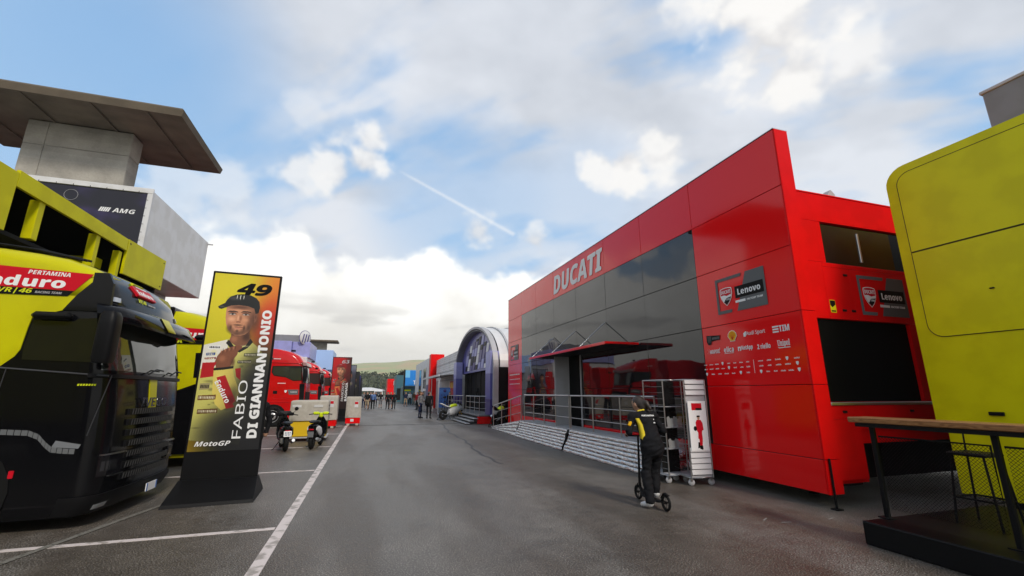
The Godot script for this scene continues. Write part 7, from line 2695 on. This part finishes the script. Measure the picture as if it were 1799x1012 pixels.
func build_people() -> void:
	# rider of the kick scooter, seen from behind, leaning on the bar
	var p := default_pose()
	p.pel = Vector3(0.03, 0.90, -0.16); p.che = Vector3(0.0, 1.20, 0.03); p.nec = Vector3(-0.01, 1.37, 0.13); p.hea = Vector3(0.0, 1.505, 0.22)
	p.look = Vector3(0.35, -0.12, 0.93).normalized()
	p.sl = Vector3(0.19, 1.315, 0.10); p.sr = Vector3(-0.19, 1.315, 0.10)
	p.el = Vector3(0.31, 1.10, 0.02); p.er = Vector3(-0.31, 1.10, 0.02)
	p.wl = Vector3(0.205, 1.045, 0.21); p.wr = Vector3(-0.205, 1.045, 0.21); p.fl = Vector3(0.195, 1.045, 0.31); p.fr = Vector3(-0.195, 1.045, 0.31)
	p.hl = Vector3(0.11, 0.86, -0.17); p.hr = Vector3(-0.08, 0.86, -0.16)
	p.kr = Vector3(-0.06, 0.50, -0.04); p.ar = Vector3(-0.01, 0.205, -0.12); p.tr = Vector3(-0.01, 0.155, 0.07)
	p.kl = Vector3(0.14, 0.48, -0.12); p.al = Vector3(0.16, 0.10, -0.22); p.tl = Vector3(0.19, 0.036, -0.05)
	var up: Vector3 = (p.hea - p.nec).normalized()
	var knot: Vector3 = p.hea - p.look * 0.10 + up * 0.02
	var extra := [[knot, knot - p.look * 0.07 - up * 0.01, 0.045, 0.04, 4], [knot - p.look * 0.07, knot - p.look * 0.10 - up * 0.12, 0.032, 0.02, 4], [p.hea + up * 0.035 - p.look * 0.03, p.hea - up * 0.05 - p.look * 0.07, 0.10, 0.065, 4], [knot + Vector3(-0.03, 0, 0), knot + Vector3(-0.07, -0.06, -0.05), 0.035, 0.018, 4], [knot - p.look * 0.03, knot - p.look * 0.06 + Vector3(-0.05, -0.13, 0), 0.035, 0.014, 4],
		[p.pel + Vector3(0, 0.04, 0), p.pel + Vector3(0, -0.04, -0.01), 0.15, 0.16, 2], [p.che - Vector3(0, 0.12, 0.06), p.pel + Vector3(0, 0.06, 0), 0.15, 0.145, 1],
		[p.al + Vector3(0, 0.04, 0), p.kl, 0.066, 0.075, 2], [p.ar + Vector3(0, 0.05, 0), p.kr, 0.066, 0.075, 2]]
	var t := person("person in black and yellow team jacket riding a kick scooter away", Vector3(4.34, 0, -6.40), PI - 0.06, p, {"top": M.cloth_black, "legs": M.cloth_black, "shoes": M.white_panel, "hair": M.hair}, 0.013, extra)
	# yellow flank of the jacket, back print, sole stripes: thin pieces on the cloth
	var s := new_shape()
	var strip := []
	for q in [[0.195, 1.30, -0.035, 0.02], [0.165, 1.20, -0.075, 0.05], [0.165, 1.10, -0.12, 0.065], [0.175, 1.00, -0.16, 0.075], [0.17, 0.95, -0.19, 0.07]]:
		strip.append([Vector3(q[0] + 0.012, q[1], q[2] + q[3]), Vector3(q[0] + 0.016, q[1], q[2]), Vector3(q[0] - 0.025, q[1], q[2] - q[3] * 0.6), Vector3(q[0] - 0.05, q[1], q[2] - 0.0), Vector3(q[0] - 0.02, q[1], q[2] + q[3])])
	loft(s, strip, true, true, true)
	put(s, "yellow_flank", mat("cloth_yellow", lin(0.62, 0.47, 0.01), 0.8), t)
	var back := Transform3D(Basis(Vector3(-1, 0, 0), Vector3(0, 0.87, 0.5).normalized(), Vector3(0, 0.5, -0.87).normalized()), Vector3(0.0, 1.30, -0.060))
	lettering("PERTAMINA", 0.026, back * Transform3D(Basis(), Vector3(0, 0.04, 0.012)), M.white_print, t, 0.22)
	s = new_shape()
	for row in 2:   # two short lines of print, too small to read
		for k in 6:
			plate(s, poly([k * 0.018, 0, k * 0.018 + 0.012, 0, k * 0.018 + 0.012, 0.018, k * 0.018, 0.018]), 0.0, 0.003, back * Transform3D(Basis(), Vector3(-0.02, -0.04 - row * 0.055, 0.015)))
	put(s, "back_print", M.white_print, t)
	s = new_shape()
	tube(s, [Vector3(0.07, 1.40, 0.13), Vector3(0.0, 1.42, 0.07), Vector3(-0.07, 1.40, 0.13)], 0.022, 6)
	put(s, "yellow_collar", M.cloth_yellow, t)
	s = new_shape()
	bx(s, Vector3(0.285, 1.21, 0.035), Vector3(0.05, 0.09, 0.08), 0.02, Basis(Vector3.BACK, 0.5))
	put(s, "sleeve_badge", M.gold_print, t)
	# two people talking on the lane
	var q := default_pose()
	q.wl = Vector3(0.10, 1.12, 0.24); q.fl = Vector3(0.02, 1.16, 0.28); q.el = Vector3(0.27, 1.13, 0.06)
	q.look = Vector3(0.5, 0, 0.85).normalized()
	person("person in grey top and dark jeans talking beside a black jacketed person", Vector3(3.52, 0, -31.7), 0.9, q, {"top": M.cloth_grey, "legs": M.cloth_navy, "hair": M.cloth_brown}, 0.024, [])
	q = default_pose()
	q.look = Vector3(-0.6, 0, 0.8).normalized()
	person("person in black with a black backpack, back turned, on the lane", Vector3(4.02, 0, -30.9), 2.7, q, {"top": M.cloth_black, "legs": M.cloth_black, "bag": M.black_matt, "hair": M.hair}, 0.024, [[Vector3(0, 1.34, -0.20), Vector3(0, 1.06, -0.22), 0.13, 0.14, 5]])
	# walking group
	var people := [
		[0.02, -48.4, 0.1, 0.7, {"top": M.cloth_black, "legs": M.cloth_khaki, "shorts": true, "sleeves": false}, "walking person in black top and khaki shorts, at the group's end by the banners"],
		[0.62, -49.4, 0.0, -0.6, {"top": M.cloth_blue, "legs": M.cloth_black, "bag": M.cloth_navy}, "walking person in light blue shirt with dark bag over the shoulder"],
		[0.36, -50.6, 0.0, 0.5, {"top": M.cloth_navy, "legs": M.cloth_black}, "walking person in navy half hidden behind khaki shorts walker"],
		[1.42, -51.5, 0.0, -0.8, {"top": M.cloth_black, "legs": M.cloth_grey, "shorts": true}, "walking person in black top and grey shorts alone at the group's middle"],
		[2.06, -48.6, 0.05, 0.6, {"top": M.cloth_black, "legs": M.cloth_black}, "walking person all in black, left of the close trio"],
		[2.66, -48.2, -0.05, -0.6, {"top": M.cloth_black, "legs": M.cloth_black, "build": 1.08}, "broad walking person all in black, right of the close trio"],
		[2.42, -49.8, 0.0, 0.7, {"top": M.cloth_black, "legs": M.cloth_grey, "shorts": true}, "walking person in black and grey shorts, behind the middle of the trio"],
		[6.25, -64.4, 0.6, 0.3, {"top": M.cloth_brown, "legs": M.cloth_khaki}, "person in brown top and khaki trousers before the blue sign"],
		[6.9, -62.5, -0.4, -0.3, {"top": M.cloth_navy, "legs": M.cloth_navy}, "person in dark blue beside the brown clad one"],
		[5.9, -67.0, 0.2, 0.2, {"top": M.cloth_white, "legs": M.cloth_black}, "person in white top under the blue sign"],
		[-0.05, -62.0, 2.9, 0.6, {"top": M.cloth_black, "legs": M.cloth_navy}, "person walking away far down the banner row"],
		[-0.35, -54.0, 0.1, -0.5, {"top": M.cloth_grey, "legs": M.cloth_navy}, "person in grey walking close to the black rider banner"],
		[1.0, -57.5, 0.0, 0.6, {"top": M.cloth_black, "legs": M.cloth_black}, "person in black walking behind the light blue shirt"],
		[4.9, -47.0, -0.9, 0.1, {"top": M.cloth_red, "legs": M.cloth_black}, "person in dark red top standing by the crowd barriers"],
		[6.1, -52.5, -1.2, 0.2, {"top": M.cloth_black, "legs": M.cloth_black}, "person in black standing before the white and red unit"],
		[4.6, -58.0, 0.4, 0.5, {"top": M.cloth_navy, "legs": M.cloth_khaki, "shorts": true}, "person in navy top and khaki shorts crossing the far lane"],
		[0.5, -70.0, 0.2, 0.5, {"top": M.cloth_white, "legs": M.cloth_navy}, "small far figure in white top by the banner row"],
		[3.3, -76.0, 0.3, 0.5, {"top": M.cloth_grey, "legs": M.cloth_black}, "small far figure in grey on the lane before the van"]]
	for w in people:
		var ex := [[Vector3(-0.24, 1.15, -0.08), Vector3(-0.24, 0.98, -0.08), 0.09, 0.10, 5]] if w[4].has("bag") else []
		person(w[5], Vector3(w[0], 0, w[1]), w[2], walking(w[3], 1.0 if w[0] > 2.0 and w[0] < 2.3 else 0.0), w[4], 0.03, ex)
	# on the terrace of the arched hall
	q = default_pose()
	person("bald person in black standing on the terrace by the dark glazing", Vector3(7.45, 0.5, -30.5), 2.4, q, {"top": M.cloth_black, "legs": M.cloth_black, "hair": M.skin}, 0.028)
	q = default_pose()
	q.look = Vector3(0.4, 0, 0.9).normalized()
	person("dark haired person in black on the terrace near the lilac pilaster", Vector3(7.5, 0.5, -26.9), -1.2, q, {"top": M.cloth_black, "legs": M.cloth_black}, 0.028)
	q = default_pose()
	person("person in black beside the blue display board by the terrace", Vector3(6.3, 0.0, -35.8), -0.5, q, {"top": M.cloth_black, "legs": M.cloth_navy}, 0.028)
	q = default_pose()
	person("person in a dark jacket under the pale awning", Vector3(6.6, 0.0, -40.5), -0.9, q, {"top": M.cloth_navy, "legs": M.cloth_black}, 0.03)
	# behind the yellow banner: only a leg and a boot show
	q = walking(0.4)
	person("person in black mostly hidden behind the yellow rider banner", Vector3(-2.12, 0, -10.55), -0.6, q, {"top": M.cloth_black, "legs": M.cloth_black, "shoes": M.black_satin}, 0.02)

func build_small_things() -> void:
	# blue display board
	var t := thing("display_board", "blue upright display board with small icons by the terrace", "sign", Vector3(6.17, 0, -37.7), 0.0)
	var s := new_shape()
	span(s, Vector3(-0.46, 0.05, -0.25), Vector3(0.46, 2.12, 0.0), 0.02)
	put(s, "board", M.display_blue, t)
	s = new_shape()
	span(s, Vector3(-0.5, 0.0, -0.3), Vector3(0.5, 0.5, 0.03), 0.02)
	put(s, "plinth", M.mid_grey, t)
	s = new_shape()
	lathe(s, [Vector2(0.0, 0.012), Vector2(0.13, 0.012), Vector2(0.13, 0.0)], 18, Transform3D(Basis(Vector3.RIGHT, PI / 2), Vector3(0.0, 1.86, 0.002)))
	put(s, "round_icon", M.purple, t)
	for r in 4:
		for k in 3:
			s = new_shape()
			plate(s, poly([-0.05, -0.035, 0.05, -0.035, 0.0, 0.05]), 0.0, 0.008, Transform3D(Basis(), Vector3(-0.26 + k * 0.26, 1.52 - r * 0.26, 0.001)))
			put(s, "icon", M.purple, t)
	s = new_shape()
	lathe(s, [Vector2(0.0, 0.0), Vector2(0.55, 0.0), Vector2(0.55, 0.03), Vector2(0.0, 0.03)], 20, Transform3D(Basis(), Vector3(0, 0.0, 0.3)))
	put(s, "foot_plate", M.white_panel, t)
	# camera on a tripod in front of the lime motorcycle
	t = thing("tripod", "thin black tripod with camera before the lime motorcycle", "tripod", Vector3(5.05, 0, -30.7), 0.3)
	for k in 3:
		var a := TAU * k / 3.0
		s = new_shape()
		tube(s, [Vector3(cos(a) * 0.42, 0.0, sin(a) * 0.42), Vector3(cos(a) * 0.05, 1.15, sin(a) * 0.05)], [0.012, 0.02], 6)
		put(s, "leg", M.black_satin, t)
	s = new_shape()
	tube(s, [Vector3(0, 1.1, 0), Vector3(0, 1.32, 0)], 0.02, 6)
	put(s, "column", M.black_satin, t)
	s = new_shape()
	bx(s, Vector3(0, 1.40, 0), Vector3(0.14, 0.14, 0.12), 0.02)
	tube(s, [Vector3(0, 1.40, -0.06), Vector3(0, 1.40, -0.24)], 0.05, 10)
	put(s, "camera_body", M.black_satin, t)
